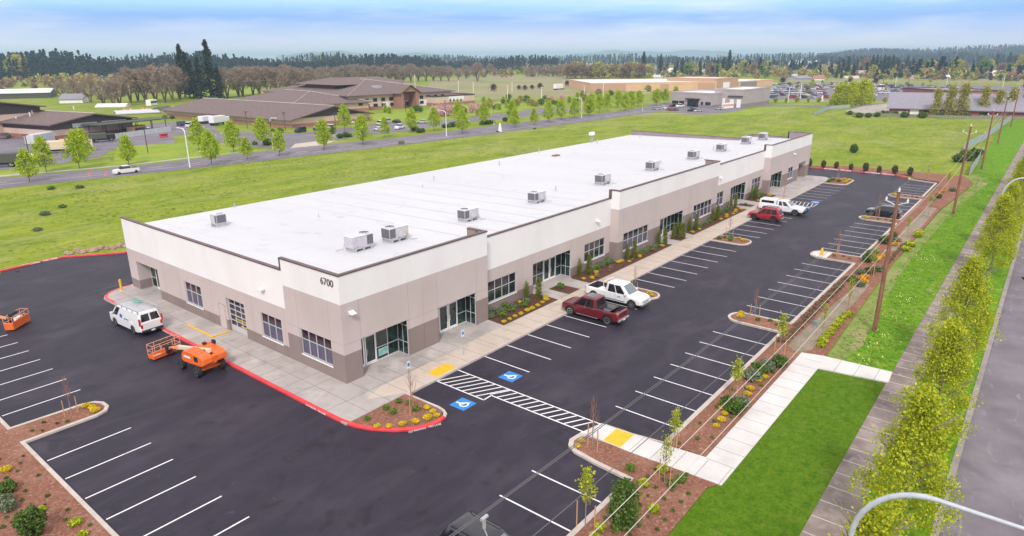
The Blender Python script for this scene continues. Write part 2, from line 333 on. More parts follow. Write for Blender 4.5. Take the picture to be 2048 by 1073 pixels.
# sidewalk slab round the building (top at 0), warm strip in front of the long side
walk = [(-3.45, 33.0), (-3.0, 33.9), (-2.1, 34.8), (-.9, 35.25), (0, 35.3), (1.7, 35.3), (1.7, 2.8), (110.7, 2.8), (110.8, -3.4), (109.2, -4.35), (-3.45, -4.35)]
sheet('sidewalk', walk, 0, M['concrete'])
sheet('sidewalk_strip', rect(9.5, 86, -4.34, -1.95), .004, M['concrete_warm'])
sheet('sidewalk_strip_end', [(-.6, -2.9), (1.8, -4.34), (9.5, -4.34), (9.5, -1.95), (4, -2.2), (1, -2.2)], .004, M['concrete_warm'])
j = MB()
for k in range(24): j.box(-3.2, -.02, 1.6+1.5*k-.02, 1.6+1.5*k+.02, .0, .003) if k % 1 == 0 else 0
for x in (-1.6,): j.box(x-.02, x+.02, -4.2, 34.5, 0, .0035)
for k in range(8): j.box(.3+1.55*k-.02, .3+1.55*k+.02, -4.3, -.02, .001, .006)
j.box(-3.2, 9.5, -2.02, -1.98, .001, .0062)
for k in range(50): j.box(11.7+1.52*k-.02, 11.7+1.52*k+.02, -4.3, -1.96, .003, .008)
for k in range(14): j.box(88.6+1.52*k-.02, 88.6+1.52*k+.02, -4.2, -.02, 0, .003)
tag(j.build('sidewalk_joints', M['joint']), kind='structure')
# kerbs -----------------------------------------------------------
def kerb(name, pts, m, w=.28, closed=False, z1=.005, label=None):
    pts = [Vector((p[0], p[1], 0)) for p in pts]; n = len(pts); rings = []
    for k in range(n):
        a = pts[k-1] if (k or closed) else pts[k]; c = pts[(k+1) % n] if (k < n-1 or closed) else pts[k]
        d1 = (pts[k]-a).normalized() if (pts[k]-a).length > 1e-6 else (c-pts[k]).normalized()
        d2 = (c-pts[k]).normalized() if (c-pts[k]).length > 1e-6 else d1
        d = (d1+d2).normalized(); nn = Vector((-d.y, d.x, 0)); s = w/max(.5, nn.dot(Vector((-d1.y, d1.x, 0))))
        p = pts[k]
        rings.append([p+Vector((0, 0, -.3)), p+Vector((0, 0, z1-.03)), p+nn*.03+Vector((0, 0, z1)), p+nn*(s-.01)+Vector((0, 0, z1)), p+nn*s+Vector((0, 0, -.3))])
    mb = MB()
    if closed: rings.append(rings[0])
    loft(mb, rings, close=False, caps=False)
    if not closed:
        mb.add(rings[0], [(4, 3, 2, 1, 0)]); mb.add(rings[-1], [(0, 1, 2, 3, 4)])
    return tag(mb.build(name, m), kind='structure')
def arc(cx, cy, r, a0, a1, n=10, rx=None):
    return [(cx+(rx or r)*math.cos(R(a0+(a1-a0)*i/n)), cy+r*math.sin(R(a0+(a1-a0)*i/n))) for i in range(n+1)]
# red kerb along the short side, bending round the corner island
isl_curve = [(-3.5, 33), (-3.5, 20), (-3.5, 8), (-3.5, -2), (-3.48, -3.6), (-3.3, -4.9), (-2.85, -6.1), (-2.1, -7.3), (-1.2, -8.2), (-.3, -8.65), (.5, -8.8)]
red_side = [(0.0, 35.3), (-.9, 35.22), (-2.1, 34.8), (-3.0, 33.9), (-3.4, 33.0)]+isl_curve[1:]+[(1.1, -8.7)]
kerb('red_kerb', red_side, M['red_paint'], z1=.006)
kerb('kerb', [(1.1, -8.7), (1.5, -8.45), (1.75, -8.0), (1.85, -7.4), (1.82, -6), (1.8, -4.36)], M['kerb'], w=.22)
sheet('planting_bed', [(p[0]+.14, p[1]) for p in isl_curve[5:8]]+[(-1.0, -8.0), (-.2, -8.4), (.5, -8.55), (1.2, -8.3), (1.6, -7.6), (1.6, -4.36), (-3.3, -4.36)], -.02, M['mulch'])
kerb('red_kerb_outer', [(119.5, -16.2), (121.4, -13), (121.6, -10), (121.6, 47), (120, 48.6), (4.8, 48.6), (2.2, 50.3), (.5, 51.6), (-.4, 52.2), (-1.8, 52.45), (-4.5, 52.0), (-6.9, 51.6), (-16.9, 49.2)][::-1], M['red_paint'], z1=.0)
kerb('kerb_outer', [(119.5, -16.2), (117.9, -16.4), (116.3, -21.0), (101.0, -21.1)], M['kerb'], w=-.28)
kerb('kerb_front', [(1.8, -4.35), (31, -4.35), (110, -4.35)], M['kerb'], w=-.16, z1=.008)
def island(name, x0, x1, ytip, yend, m_bed='mulch', side=1, pave=None):
    """finger island from yend out to ytip with round nose"""
    r = min((x1-x0)/2, 1.25); s = 1 if ytip > yend else -1; xm0, xm1 = x0+r, x1-r
    nose = [(x0, yend)]+[(xm0-r*math.cos(R(a)), ytip-s*r+s*r*math.sin(R(a))) for a in range(0, 91, 18)] + [(xm1+r*math.cos(R(a)), ytip-s*r+s*r*math.sin(R(a))) for a in range(90, -1, -18)] + [(x1, yend)]
    kerb('kerb', nose, M['kerb'], w=(-.22 if s > 0 else .22))
    sheet('planting_bed', [(p[0]+(.12 if p[0] < (x0+x1)/2 else -.12), p[1]-s*.1) for p in nose], -.03, M[m_bed])
island('i2', 28.9, 31.4, -9.1, -4.4); island('i3', 53.4, 56.6, -9.0, -4.4); island('i4', 104.2, 111.2, -8.5, -4.4)
EI = [(28.6, 31.2), (53.6, 56.8), (77.4, 80.1), (98.0, 100.9)]
for x0, x1 in EI: island('e', x0, x1, -16.2, -21.3)
sheet('island_pad', arc(55.2, -17.55, 1.25, 0, 180)+[(53.95, -18.2), (56.45, -18.2)], .002, M['concrete_new'])
# east kerb line between islands
for x0, x1 in ((7.3, 28.6), (31.2, 53.6), (56.8, 77.4), (80.1, 98.0)): kerb('kerb', [(x0, -21.1), (x1, -21.1)], M['kerb'], w=-.26)
# near crosswalk island: kerb, concrete path and ramp
kerb('kerb', [(-17, -21.2), (2.55, -21.2), (2.7, -19), (2.95, -17.4), (3.3, -16.8), (3.9, -16.5), (4.8, -16.6), (5.0, -17.0)], M['kerb'], w=-.26)
kerb('kerb', [(7.2, -21.1), (6.85, -19.0), (6.75, -17.3)], M['kerb'], w=.14)
sheet('planting_bed', [(-30, -21.4), (2.75, -21.4), (3.1, -17.4), (3.9, -16.7), (4.8, -16.9), (5.0, -19), (5.2, -21.3), (5.3, -25.4), (4.6, -24.95), (-1, -25.0), (-30, -25)], -.03, M['mulch'])
sheet('footpath', [(5.0, -17.0), (6.75, -17.3), (6.9, -21.0), (7.2, -23.75), (25.5, -23.75), (25.9, -25.2), (26.1, -30.0), (24.1, -30.1), (23.4, -25.55), (5.2, -25.5), (4.95, -20)], .0, M['concrete_new'])
sheet('crosswalk_apron', [(4.85, -16.55), (6.7, -17.0), (6.75, -17.35), (5.0, -17.1)], -.02, M['concrete_new'])
pj = MB()
for k in range(6): pj.box(5.05, 6.85+.04*k, -18.6-1.35*k, -18.57-1.35*k, .0, .0035)
for k in range(13): pj.box(7.1+1.45*k, 7.13+1.45*k, -25.5, -23.78, .0, .0035)
for k in range(3): pj.box(23.5+.2*k, 26.0, -26.6-1.3*k, -26.57-1.3*k, .0, .0035)
tag(pj.build('footpath_joints', M['joint']), kind='structure')
sheet('planting_strip', [(7.2, -21.3), (118, -21.3), (119.5, -17), (121.7, -16.2), (123.2, -15), (124, 3), (128, -3), (128, -24), (119, -26.3), (91, -24.7), (58, -24.6), (36, -25.1), (26, -25.4), (25.5, -23.75), (7.3, -23.75)], -.04, M['mulch'], z0=-.3)
sheet('planting_strip_end', rect(121.7, 123.4, -14, 48), -.041, M['mulch'])
sheet('drainage_swale', [(25.4, -23.4), (26.6, -24.2), (31, -24.3), (36.4, -24.2), (40.8, -24.3), (47, -24.2), (47, -23.4), (39.7, -22.9), (32.3, -22.6), (27.7, -22.4), (26.2, -22.5)], -.034, M['swale'])
sheet('drainage_swale_far', [(62, -24.2), (76, -24.3), (92, -24.2), (92, -23.0), (76, -22.6), (62, -23.0)], -.034, M['swale'])
sheet('dry_grass_strip', [(26.1, -25.5), (36, -25.2), (58, -24.7), (91, -24.8), (119, -26.4), (128, -24), (133, -26), (122, -28.3), (92, -26.3), (60, -25.9), (40, -26.4), (30, -27.2), (26.1, -26.6)], -.055, M['dry_grass'])
sheet('verge_grass', [(26.1, -30), (26.1, -25.3), (58, -24.6), (119, -26.2), (129, -25), (400, -18), (400, -29.9)], -.065, M['verge'])
sheet('lawn', [(-40, -30.0), (-40, -25), (-1, -25.02), (4.6, -24.97), (5.2, -25.4), (23.3, -25.4), (24, -30.05)], -.05, M['lawn'])
sheet('east_sidewalk', [(-60, -30.05), (400, -29.7), (400, -31.8), (-60, -31.95)], -.02, M['concrete_old'])
j = MB()
for k in range(150): j.box(-30+1.55*k, -29.93+1.55*k, -31.9, -30.02, -.02, -.016)
tag(j.build('east_sidewalk_joints', M['kerb']), kind='structure')
sheet('tree_strip', [(-60, -31.95), (400, -31.8), (400, -34.7), (-60, -35.0)], -.05, M['verge'])
kerb('east_road_kerb', [(-60, -35.0), (60, -34.95), (400, -34.8)], M['kerb_old'], w=-.30, z1=-.01)
sheet('east_road', [(-80, -35.25), (500, -35.0), (500, -60), (-80, -60)], -.15, M['road'])
# left planting area and stall-row island
sheet('planting_bed', [(-60, -30), (-17.05, -30), (-17.05, 9.45), (-12.9, 9.5), (-12.15, 9.9), (-12.0, 10.5), (-12.2, 11.2), (-12.9, 11.7), (-17.1, 12.0), (-17.1, 49), (-60, 49)], -.03, M['mulch'])
kerb('kerb', [(-16.9, -30), (-16.9, 9.3), (-12.9, 9.3), (-12.2, 9.55), (-11.85, 10.1), (-11.85, 10.9), (-12.2, 11.5), (-12.9, 11.8), (-16.9, 12.0), (-16.9, 49)], M['kerb'], w=.24)
# ------------------------------------------------------------------ painted markings
mk = MB(); ZM = -.146
def line(x0, y0, x1, y1, w=.10, mb=mk, z=ZM):
    d = Vector((x1-x0, y1-y0, 0)).normalized(); n = Vector((-d.y, d.x, 0))*w/2; a = Vector((x0, y0, z)); c = Vector((x1, y1, z))
    mb.add([a-n, c-n, c+n, a+n], [(0, 1, 2, 3)])
for x in [9.79, 12.53, 15.28, 18.02, 20.76, 23.5, 26.2, 34.0, 36.75, 39.5, 42.3, 45.1, 47.8, 50.6, 58.65, 61.35, 64.05, 66.8, 69.5, 72.2, 74.9, 77.6, 80.1, 87.75, 90.3, 92.85, 95.5, 98.3, 101.4]: line(x, -4.4, x, -8.9)
for x in [9.35, 12.05, 14.8, 17.5, 20.1, 22.8, 25.55, 33.5, 36.5, 39.35, 42.15, 45.0, 47.8, 50.5, 58.6, 61.3, 64.0, 66.7, 69.4, 72.1, 74.7, 82.6, 85.6, 88.5, 91.4, 94.2, 103.6, 106.4, 109.2, 112.0, 0.05, -2.8, -5.6, -8.4, -11.2]: line(x, -16.5, x, -21.05)
for y in [6.2, 3.4, .6, -2.1, -4.9, -7.6, -10.3, 14.4, 17.05, 19.75, 22.4, 25.0, 27.6, 30.2, 33, 35.8]: line(-16.75, y, -12.1, y)
line(6.75, -4.4, 6.75, -17.2, .11); line(4.5, -4.4, 4.5, -9.05, .11); line(4.5, -9.0, 5.3, -9.0, .11); line(5.3, -9.0, 5.3, -16.95, .11)
k = 0; y = -4.6
while y > -16.2:
    xl = 4.55 if y > -8.6 else 5.35
    line(xl, y+.1, 6.7, y+.1-.55*(6.7-xl), .11); y -= .62
line(82.1, -4.4, 82.1, -8.9); line(84.8, -4.4, 84.8, -8.9); line(82.1, -8.9, 84.8, -8.9)
for k in range(7): line(82.15, -5.0-.6*k, 84.75, -4.6-.6*k)
line(59.5, -36.5, 62.2, -36.6, .18); mk.add([(59.6, -36.05, ZM), (58.2, -36.45, ZM), (59.6, -36.95, ZM)], [(0, 1, 2), (2, 1, 0)]); line(-60, -41.6, 400, -41.4, .12)
tag(mk.build('parking_markings', M['white_paint']), kind='structure')
sheet('yellow_ramp', [(4.75, -4.3), (6.8, -4.3), (6.8, -3.2), (4.8, -3.2)], .0085, M['yellow_paint'], z0=-.05)
sheet('yellow_ramp', [(5.05, -18.15), (6.8, -18.1), (6.85, -19.3), (5.0, -19.35)], .004, M['yellow_paint'], z0=-.05)
sheet('yellow_ramp', [(82.4, -4.3), (84.5, -4.3), (84.5, -3.4), (82.4, -3.4)], .0085, M['yellow_paint'], z0=-.05)
def access_symbol(x, y, w=1.3, h=1.3):
    b = MB(); b.add([(x-w/2, y-h/2, ZM), (x+w/2, y-h/2, ZM), (x+w/2, y+h/2, ZM), (x-w/2, y+h/2, ZM)], [(0, 1, 2, 3)])
    tag(b.build('accessible_bay_panel', M['blue_paint']), kind='structure')
    b = MB(); z = ZM+.004; s = w*.5                 # figure's head towards -Y
    def P(u, v): return (x+s*u, y+s*v, z)
    a = [(math.cos(R(t))*.42, math.sin(R(t))*.42-.16) for t in range(110, 381, 15)]
    for p, q in zip(a[:-1], a[1:]): line(*P(*p)[:2], *P(*q)[:2], .1*w, b, z)
    line(*P(-.08, .52)[:2], *P(-.02, .0)[:2], .12*w, b, z+.0002); line(*P(-.06, .2)[:2], *P(.28, .2)[:2], .08*w, b, z+.0004)
    line(*P(-.02, .0)[:2], *P(.38, .0)[:2], .1*w, b, z+.0006); line(*P(.38, .03)[:2], *P(.52, -.42)[:2], .1*w, b, z+.0008); line(*P(.5, -.4)[:2], *P(.68, -.36)[:2], .08*w, b, z+.001)
    b.add([P(-.1+.15*math.cos(R(t)), .68+.15*math.sin(R(t))) for t in range(0, 360, 30)], [tuple(range(12))])
    tag(b.build('accessible_symbol', M['white_paint']), kind='structure')
for p in ((8.35, -8.25), (3.2, -8.28), (86.1, -8.2), (81.0, -8.2)): access_symbol(*p)
# kerb lettering NO PARKING FIRE LANE
def kerb_text(p, ang, tilt=55, size=.28, txt='NO PARKING   FIRE LANE'):
    Mx = Matrix.Translation(p) @ Matrix.Rotation(ang, 4, 'Z') @ Matrix.Rotation(R(tilt), 4, 'X')
    tag(text_obj(txt, size, Mx, M['white_paint'], None, 'kerb_lettering', .004), kind='structure')
kerb_text(Vector((-.62, -8.58, -.07)), R(-24), 80, .19); kerb_text(Vector((-3.515, -1.2, -.07)), R(-90), 80, .19); kerb_text(Vector((-3.53, 19.5, -.07)), R(-90), 80, .19)
kerb_text(Vector((-3.0, 52.2, -.04)), R(4), 40, .34); kerb_text(Vector((121.45, -2.8, -.04)), R(-90), 50, .45); kerb_text(Vector((121.45, -10.5, -.04)), R(-90), 50, .45)
# yellow painted wheel-guard line by the roll-up door
b = MB(); b.box(-1.78, -1.62, 15.5, 19.9, .0, .09); b.box(-1.62, -.1, 15.5, 15.66, .0, .09)
tag(b.build('floor_guard', M['yellow_paint'], bevel=.03), 'low yellow L-shaped guard strip on the pavement by the roll-up door', 'floor guard')
# ------------------------------------------------------------------ main building
HH, HL, H1, H2, HL1, HL2 = 8.04, 7.12, 5.985, 2.185, 4.077, .93
LX, WY, DD = 110.7, 34.7, 1.07
B = empty('office_building', (0, 0, 0), 0, 'long single-storey concrete office building with white upper walls, taupe base and white flat roof', 'building')
WM = [M['white_wall'], M['tan_wall'], M['dark_wall'], M['seam'], M['seam_dark']]
hi = [(-.3, H2, 2), (H2, H1, 1), (H1, HH, 0)]; lo = [(-.3, HL2, 2), (HL2, HL1, 1), (HL1, HL, 0)]
def wall(mb, axis, pos, a0, a1, bands, ops, out, depth=.18, seams=()):
    """axis 'x': wall runs along x at y=pos. out = outward sign. ops = (a0,a1,z0,z1,depth)"""
    def P(a, z, d=0): return (a, pos-out*d, z) if axis == 'x' else (pos-out*d, a, z)
    flip = (axis == 'x') == (out < 0)
    def q(vs, m): mb.add(vs, [(0, 1, 2, 3) if flip else (3, 2, 1, 0)], m)
    ac = sorted({a0, a1} | {o[0] for o in ops} | {o[1] for o in ops}); ac = [a for a in ac if a0 <= a <= a1]
    for (z0, z1, m) in bands:
        zc = sorted({z0, z1} | {z for o in ops for z in (o[2], o[3]) if z0 < z < z1})
        for i in range(len(ac)-1):
            for k in range(len(zc)-1):
                am, zm = (ac[i]+ac[i+1])/2, (zc[k]+zc[k+1])/2
                if any(o[0] < am < o[1] and o[2] < zm < o[3] for o in ops): continue
                q([P(ac[i], zc[k]), P(ac[i+1], zc[k]), P(ac[i+1], zc[k+1]), P(ac[i], zc[k+1])], m)
    for o in ops:
        d = o[4]
        for (z0, z1, m) in bands:
            u0, u1 = max(z0, o[2]), min(z1, o[3])
            if u1 <= u0: continue
            q([P(o[0], u0, 0), P(o[0], u0, d), P(o[0], u1, d), P(o[0], u1, 0)][::-1], m)
            q([P(o[1], u0, 0), P(o[1], u0, d), P(o[1], u1, d), P(o[1], u1, 0)], m)
        q([P(o[0], o[3], 0), P(o[1], o[3], 0), P(o[1], o[3], d), P(o[0], o[3], d)], 1)
        if o[2] > .1: q([P(o[0], o[2], 0), P(o[1], o[2], 0), P(o[1], o[2], d), P(o[0], o[2], d)][::-1], 2)
    # panel seams 3 mm proud
    for s in seams:
        zt = bands[1][1]
        lows = [o for o in ops if o[0]-.05 < s < o[1]+.05]
        z0 = max([o[3] for o in lows], default=0)
        for (za, zb, m) in ((z0, bands[0][1], 4), (max(z0, bands[0][1]), zt, 3)):
            if zb > za: 
                c = [P(s-.018, za, -.003), P(s+.018, za, -.003), P(s+.018, zb, -.003), P(s-.018, zb, -.003)]
                q(c, m)
def hseam(mb, axis, pos, a0, a1, z, out, ops):
    def P(a, z, d=0): return (a, pos-out*d, z) if axis == 'x' else (pos-out*d, a, z)
    cuts = sorted([a0, a1]+[v for o in ops if o[2] < z < o[3]+.02 for v in o[:2] if a0 < v < a1])
    for i in range(len(cuts)-1):
        am = (cuts[i]+cuts[i+1])/2
        if any(o[0] < am < o[1] and o[2] < z < o[3]+.02 for o in ops): continue
        vs = [P(cuts[i], z-.015, -.003), P(cuts[i+1], z-.015, -.003), P(cuts[i+1], z+.015, -.003), P(cuts[i], z+.015, -.003)]
        mb.add(vs, [(0, 1, 2, 3) if (axis == 'x') == (out < 0) else (3, 2, 1, 0)], 3)
WD = .14
side_ops = [(1.45, 5.2, .93, 2.96, WD), (7.68, 10.57, .93, 2.96, WD), (13.0, 15.83, .02, 3.0, .3), (20.1, 23.07, .93, 2.96, WD), (28.35, 32.9, 0, 2.97, 1.3)]
ent = lambda a, c: (a, c, 0, 3.0, 1.3)
f_ops = {1: [ent(1.53, 6.06), ent(9.35, 13.9)], 2: [(16.7, 20.8, .93, 2.93, WD), ent(23.4, 30.0), (32.6, 36.8, .93, 2.93, WD)],
         3: [(39.05, 45.05, .96, 3.0, WD), ent(48.1, 54.7), (57.9, 64.0, 1.0, 3.0, WD)],
         4: [(68.2, 71.0, .95, 2.96, WD), ent(73.5, 80.0), (82.8, 87.0, .98, 2.96, WD)],
         5: [ent(88.8, 94.6), (98.0, 100.85, .98, 3.0, WD), (104.0, 108.5, 0, 3.1, 1.6)]}
mb = MB()
s_hi = [o for o in side_ops if o[1] < 6.89]; s_lo = [o for o in side_ops if o[0] > 6.89]
wall(mb, 'y', 0, 0, 6.89, hi, s_hi, -1, seams=(1.5, 5.32)); wall(mb, 'y', 0, 6.89, WY, lo, s_lo, -1, seams=(11.8, 18.3, 27.05, 24.0, 7.2))
wall(mb, 'x', 0, 0, 15.44, hi, f_ops[1], -1, seams=(1.55, 6.18, 7.73, 9.25, 13.99)); wall(mb, 'x', DD, 15.44, 37.8, lo, f_ops[2], -1, seams=(21.75, 31.2, 23.3))
wall(mb, 'x', 0, 37.8, 65.7, hi, f_ops[3], -1, seams=(38.9, 46.5, 48.0, 54.8, 56.4, 64.6)); wall(mb, 'x', DD, 65.7, 87.75, lo, f_ops[4], -1, seams=(72.3, 81.4))
wall(mb, 'x', 0, 87.75, LX, hi, f_ops[5], -1, seams=(88.7, 96.3, 102.8))
hseam(mb, 'y', 0, .0, 6.89, 2.95, -1, s_hi)
for k, (a, c) in {1: (0, 15.44), 3: (37.8, 65.7), 5: (87.75, LX)}.items(): hseam(mb, 'x', 0, a, c, 2.95, -1, f_ops[k])
# return walls where the tall bays step forward
for x, o in ((15.44, 1), (37.8, -1), (65.7, 1), (87.75, -1)): wall(mb, 'y', x, 0, DD, hi, [], o)
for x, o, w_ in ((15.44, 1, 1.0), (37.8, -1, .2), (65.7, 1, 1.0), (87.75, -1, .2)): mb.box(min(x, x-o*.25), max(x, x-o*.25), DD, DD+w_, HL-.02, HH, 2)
elo = [(-.3, H2, 2), (H2, H1, 1), (H1, 7.03, 0)]
wall(mb, 'y', LX, 0, 4.5, hi, [], 1); wall(mb, 'y', LX, 4.5, 11.66, elo, [], 1); wall(mb, 'y', 103, 11.66, WY, elo, [], 1); wall(mb, 'x', WY, 0, 103, [(-.3, .93, 2), (.93, 4.077, 1), (4.077, 6.2, 0)], [], 1); wall(mb, 'x', 11.66, 103, LX, elo, [], 1)
mb.build('wall', WM, B)
# parapet backs and roof deck
def rz(y): return 6.86-(y-.25)*.0195
rb = MB()
outl = [(.25, .25), (15.4, .25), (15.4, 1.3), (37.84, 1.3), (37.84, .25), (65.66, .25), (65.66, 1.3), (87.8, 1.3), (87.8, .25), (110.45, .25), (110.45, 11.4), (102.75, 11.4), (102.75, WY), (.25, WY)]
rb.add([(p[0], p[1], rz(p[1])) for p in outl], [tuple(range(len(outl)))])
n = len(outl)
rb.build('roof', M['roof'], B)
rs = MB()
for k in range(1, 34): rs.add([(3.3*k-.03, .3 if not (15 < 3.3*k < 38 or 65 < 3.3*k < 88) else 1.4, rz(.3)+.004), (3.3*k+.03, .3 if not (15 < 3.3*k < 38 or 65 < 3.3*k < 88) else 1.4, rz(.3)+.004), (3.3*k+.03, WY-.1 if 3.3*k < 102 else 11, rz(WY-.1 if 3.3*k < 102 else 11)+.004), (3.3*k-.03, WY-.1 if 3.3*k < 102 else 11, rz(WY-.1 if 3.3*k < 102 else 11)+.004)], [(0, 1, 2, 3)])
rs.build('roof_seam', M['roof_seam'], B)
pb = MB()
def par(x0, y0, x1, y1, z, m=0):           # inner parapet face
    pb.add([(x0, y0, 6.0), (x1, y1, 6.0), (x1, y1, z), (x0, y0, z)], [(0, 1, 2, 3)], m)
par(.25, 6.89, .25, .25, HH); par(.25, WY, .25, 6.89, HL)
for a, c, y, z in ((.25, 15.2, .25, HH), (15.2, 38.05, 1.32, HL), (38.05, 65.45, .25, HH), (65.45, 88.0, 1.32, HL), (88.0, 110.45, .25, HH)): par(a, y, c, y, z)
par(110.45, .25, 110.45, 4.5, HH, 1); par(110.45, 4.5, 110.45, 11.41, 7.03, 1); par(110.45, 11.41, 102.75, 11.41, 7.03, 1); par(102.75, 11.41, 102.75, WY, 7.03, 1)
pb.box(110.45, 110.66, 4.3, 4.5, 6.5, HH-.01, 1)
pb.build('parapet', [M['white_wall'], M['taupe']], B)
cp = MB(); cw, ch = .34, .10
def cop(x0, y0, x1, y1, z, mb=cp):
    mb.box(min(x0, x1)-.05, max(x0, x1)+.05, min(y0, y1)-.05, max(y0, y1)+.05, z, z+ch)
cop(0, -.0, 15.44, .22, HH); cop(0, .33, .22, 6.89, HH); cop(0, 6.89, .05, 6.9, HL+.13) if 0 else None
cp.box(-.05, .27, 6.90, 7.02, HL+ch, HH+ch); cop(0, 7.02, .22, WY, HL)
cop(15.44, DD, 37.8, DD+.22, HL); cop(15.2, .33, 15.44, 2.0, HH)
cop(37.8, 0, 65.7, .22, HH); cop(37.8, .33, 38.04, 1.2, HH); cop(65.46, .33, 65.7, 2.2, HH)
cop(65.7, DD, 87.75, DD+.22, HL); cop(87.75, 0, LX, .22, HH); cop(87.75, .33, 88.0, 1.2, HH); cop(LX-.22, .33, LX, 4.5, HH); cop(LX-.22, 4.6, LX, 11.6, 7.03); cop(102.78, 11.75, 103, WY, 7.03); cop(103.1, 11.44, 110.4, 11.6, 7.035)
for z0, z1, a in ((HL+ch, HH+ch, 37.71), (HL+ch, HH+ch, 87.66)): cp.box(a, a+.09, DD-.06, DD+.27, z0, z1-.005)
cp.build('coping', M['coping'], B)
# windows
def window(axis, pos, a0, a1, z0, z1, nx, out=-1, d=WD, split=.60, upper='glass', lower='glass_blind_reflection', parent=None):
    par_ = parent or B
    def bx(mb, u0, u1, w0, w1, d0, d1, m=0):
        if axis == 'x': mb.box(u0, u1, min(pos-out*d0, pos-out*d1), max(pos-out*d0, pos-out*d1), w0, w1, m)
        else: mb.box(min(pos-out*d0, pos-out*d1), max(pos-out*d0, pos-out*d1), u0, u1, w0, w1, m)
    fr = MB(); t = .055
    zs = z0+(z1-z0)*split; w = (a1-a0)/nx
    for i in range(nx+1):
        c = a0+w*i; u0 = max(a0, c-t/2); u1 = min(a1, c+t/2)
        if i == 0: u1 = a0+t
        if i == nx: u0 = a1-t
        bx(fr, u0, u1, z0+t, z1-t, d-.07, d)
    bx(fr, a0, a1, z1-t, z1, d-.071, d); bx(fr, a0, a1, z0, z0+t, d-.071, d); bx(fr, a0+t, a1-t, zs-t/2, zs+t/2, d-.068, d)
    f = fr.build('window', M['alu'], par_)
    g = MB(); bx(g, a0+.01, a1-.01, zs, z1-.01, d-.02, d-.01); bx(g, a0+.01, a1-.01, z0+.01, zs, d-.02, d-.01, 1)
    g.build('pane', [M[upper], M[lower]], f)
    s = MB(); bx(s, a0-.03, a1+.03, z0-.10, z0-.002, -.05, d-.075); s.build('sill', M['sill'], f)
    return f
for (a, c, nx) in ((1.45, 5.2, 4), (7.68, 10.57, 3), (20.1, 23.07, 3)): window('y', 0, a, c, .93, 2.96, nx)
for (x0, x1, z0, z1, nx, y) in ((16.7, 20.8, .93, 2.93, 4, DD), (32.6, 36.8, .93, 2.93, 4, DD), (39.05, 45.05, .96, 3, 5, 0), (57.9, 64, 1, 3, 5, 0), (68.2, 71, .95, 2.96, 2, DD), (82.8, 87, .98, 2.96, 3, DD), (98, 100.85, .98, 3, 2, 0)):
    window('x', y, x0, x1, z0, z1, nx, upper='glass', lower='glass_blind_reflection' if x0 > 38 else 'glass_green', split=.55)
# recessed entrances
def entrance(axis, pos, a0, a1, nx, door, out=-1, d=1.28, h=2.99, rev=True):
    def bx(mb, u0, u1, w0, w1, d0, d1, m=0):
        if axis == 'x': mb.box(u0, u1, min(pos-out*d0, pos-out*d1), max(pos-out*d0, pos-out*d1), w0, w1, m)
        else: mb.box(min(pos-out*d0, pos-out*d1), max(pos-out*d0, pos-out*d1), u0, u1, w0, w1, m)
    fr = MB(); t = .06; w = (a1-a0)/nx
    for i in range(nx+1):
        c = min(max(a0+w*i, a0+t/2), a1-t/2); bx(fr, c-t/2, c+t/2, .02, h-t, d-.1, d-.02)
    bx(fr, a0, a1, h-t, h, d-.101, d-.02); bx(fr, a0, a1, 2.45, 2.51, d-.098, d-.022)
    for i in range(nx):
        if i not in door: bx(fr, a0+w*i, a0+w*i+w, .0, .12, d-.097, d-.02); bx(fr, a0+w*i, a0+w*i+w, 1.05, 1.11, d-.096, d-.022)
    f = fr.build('storefront', M['alu'], B)
    g = MB(); bx(g, a0+.01, a1-.01, .02, h-.01, d-.05, d-.035); 
    g.build('pane', M['glass_green'], f)
    for i in door:
        dm = MB(); u0, u1 = a0+w*i+.05, a0+w*i+w-.05; s = .1
        bx(dm, u0, u0+s, .03, 2.42, d-.13, d-.09); bx(dm, u1-s, u1, .03, 2.42, d-.13, d-.09); bx(dm, u0+s, u1-s, 2.3, 2.42, d-.129, d-.09); bx(dm, u0+s, u1-s, .03, .26, d-.129, d-.09)
        dd = dm.build('door', M['white_metal'], f)
        hm = MB(); e = u1-.16 if i == door[0] else u0+.12; bx(hm, e, e+.035, .85, 1.35, d-.19, d-.16); bx(hm, e, e+.035, .87, .9, d-.16, d-.131); bx(hm, e, e+.035, 1.3, 1.33, d-.16, d-.131); hm.build('handle', M['chrome'], dd)
    bk = MB(); bx(bk, a0, a1, -.0, h, d-.018, d-.012); bk.build('storefront_back', M['black'], f)
    if rev:                                     # glazed far reveal
        e = MB(); x = a1
        def rbx(mb, d0, d1, z0, z1, tt, m=0):
            if axis == 'x': mb.box(x-tt, x-.004, min(pos-out*d0, pos-out*d1), max(pos-out*d0, pos-out*d1), z0, z1, m)
            else: mb.box(min(pos-out*d0, pos-out*d1), max(pos-out*d0, pos-out*d1), x-tt, x-.004, z0, z1, m)
        rbx(e, .06, d-.11, .02, h-.01, .03, 1)
        for dd0, dd1, z0, z1 in ((.05, .11, .02, h-.01), (d/2-.03, d/2+.03, .02, h-.01)): rbx(e, dd0, dd1, z0, z1, .05)
        for z in (.02, 1.05, 2.45): rbx(e, .11, d-.12, z, z+.06, .048)
        e.build('side_glazing', [M['alu'], M['glass_green']], f)
entrance('x', 0, 1.53, 6.06, 4, (0, 1)); entrance('x', 0, 9.35, 13.9, 4, (1, 2)); entrance('x', DD, 23.4, 30, 6, (3, 4))
entrance('x', 0, 48.1, 54.7, 6, (2, 3)); entrance('x', DD, 73.5, 80, 6, (2, 3)); entrance('x', 0, 88.8, 94.6, 5, (1, 2))
entrance('x', 0, 104, 108.5, 4, (1,), d=1.58, rev=False); entrance('y', 0, 28.35, 32.9, 4, (1, 2), rev=False)
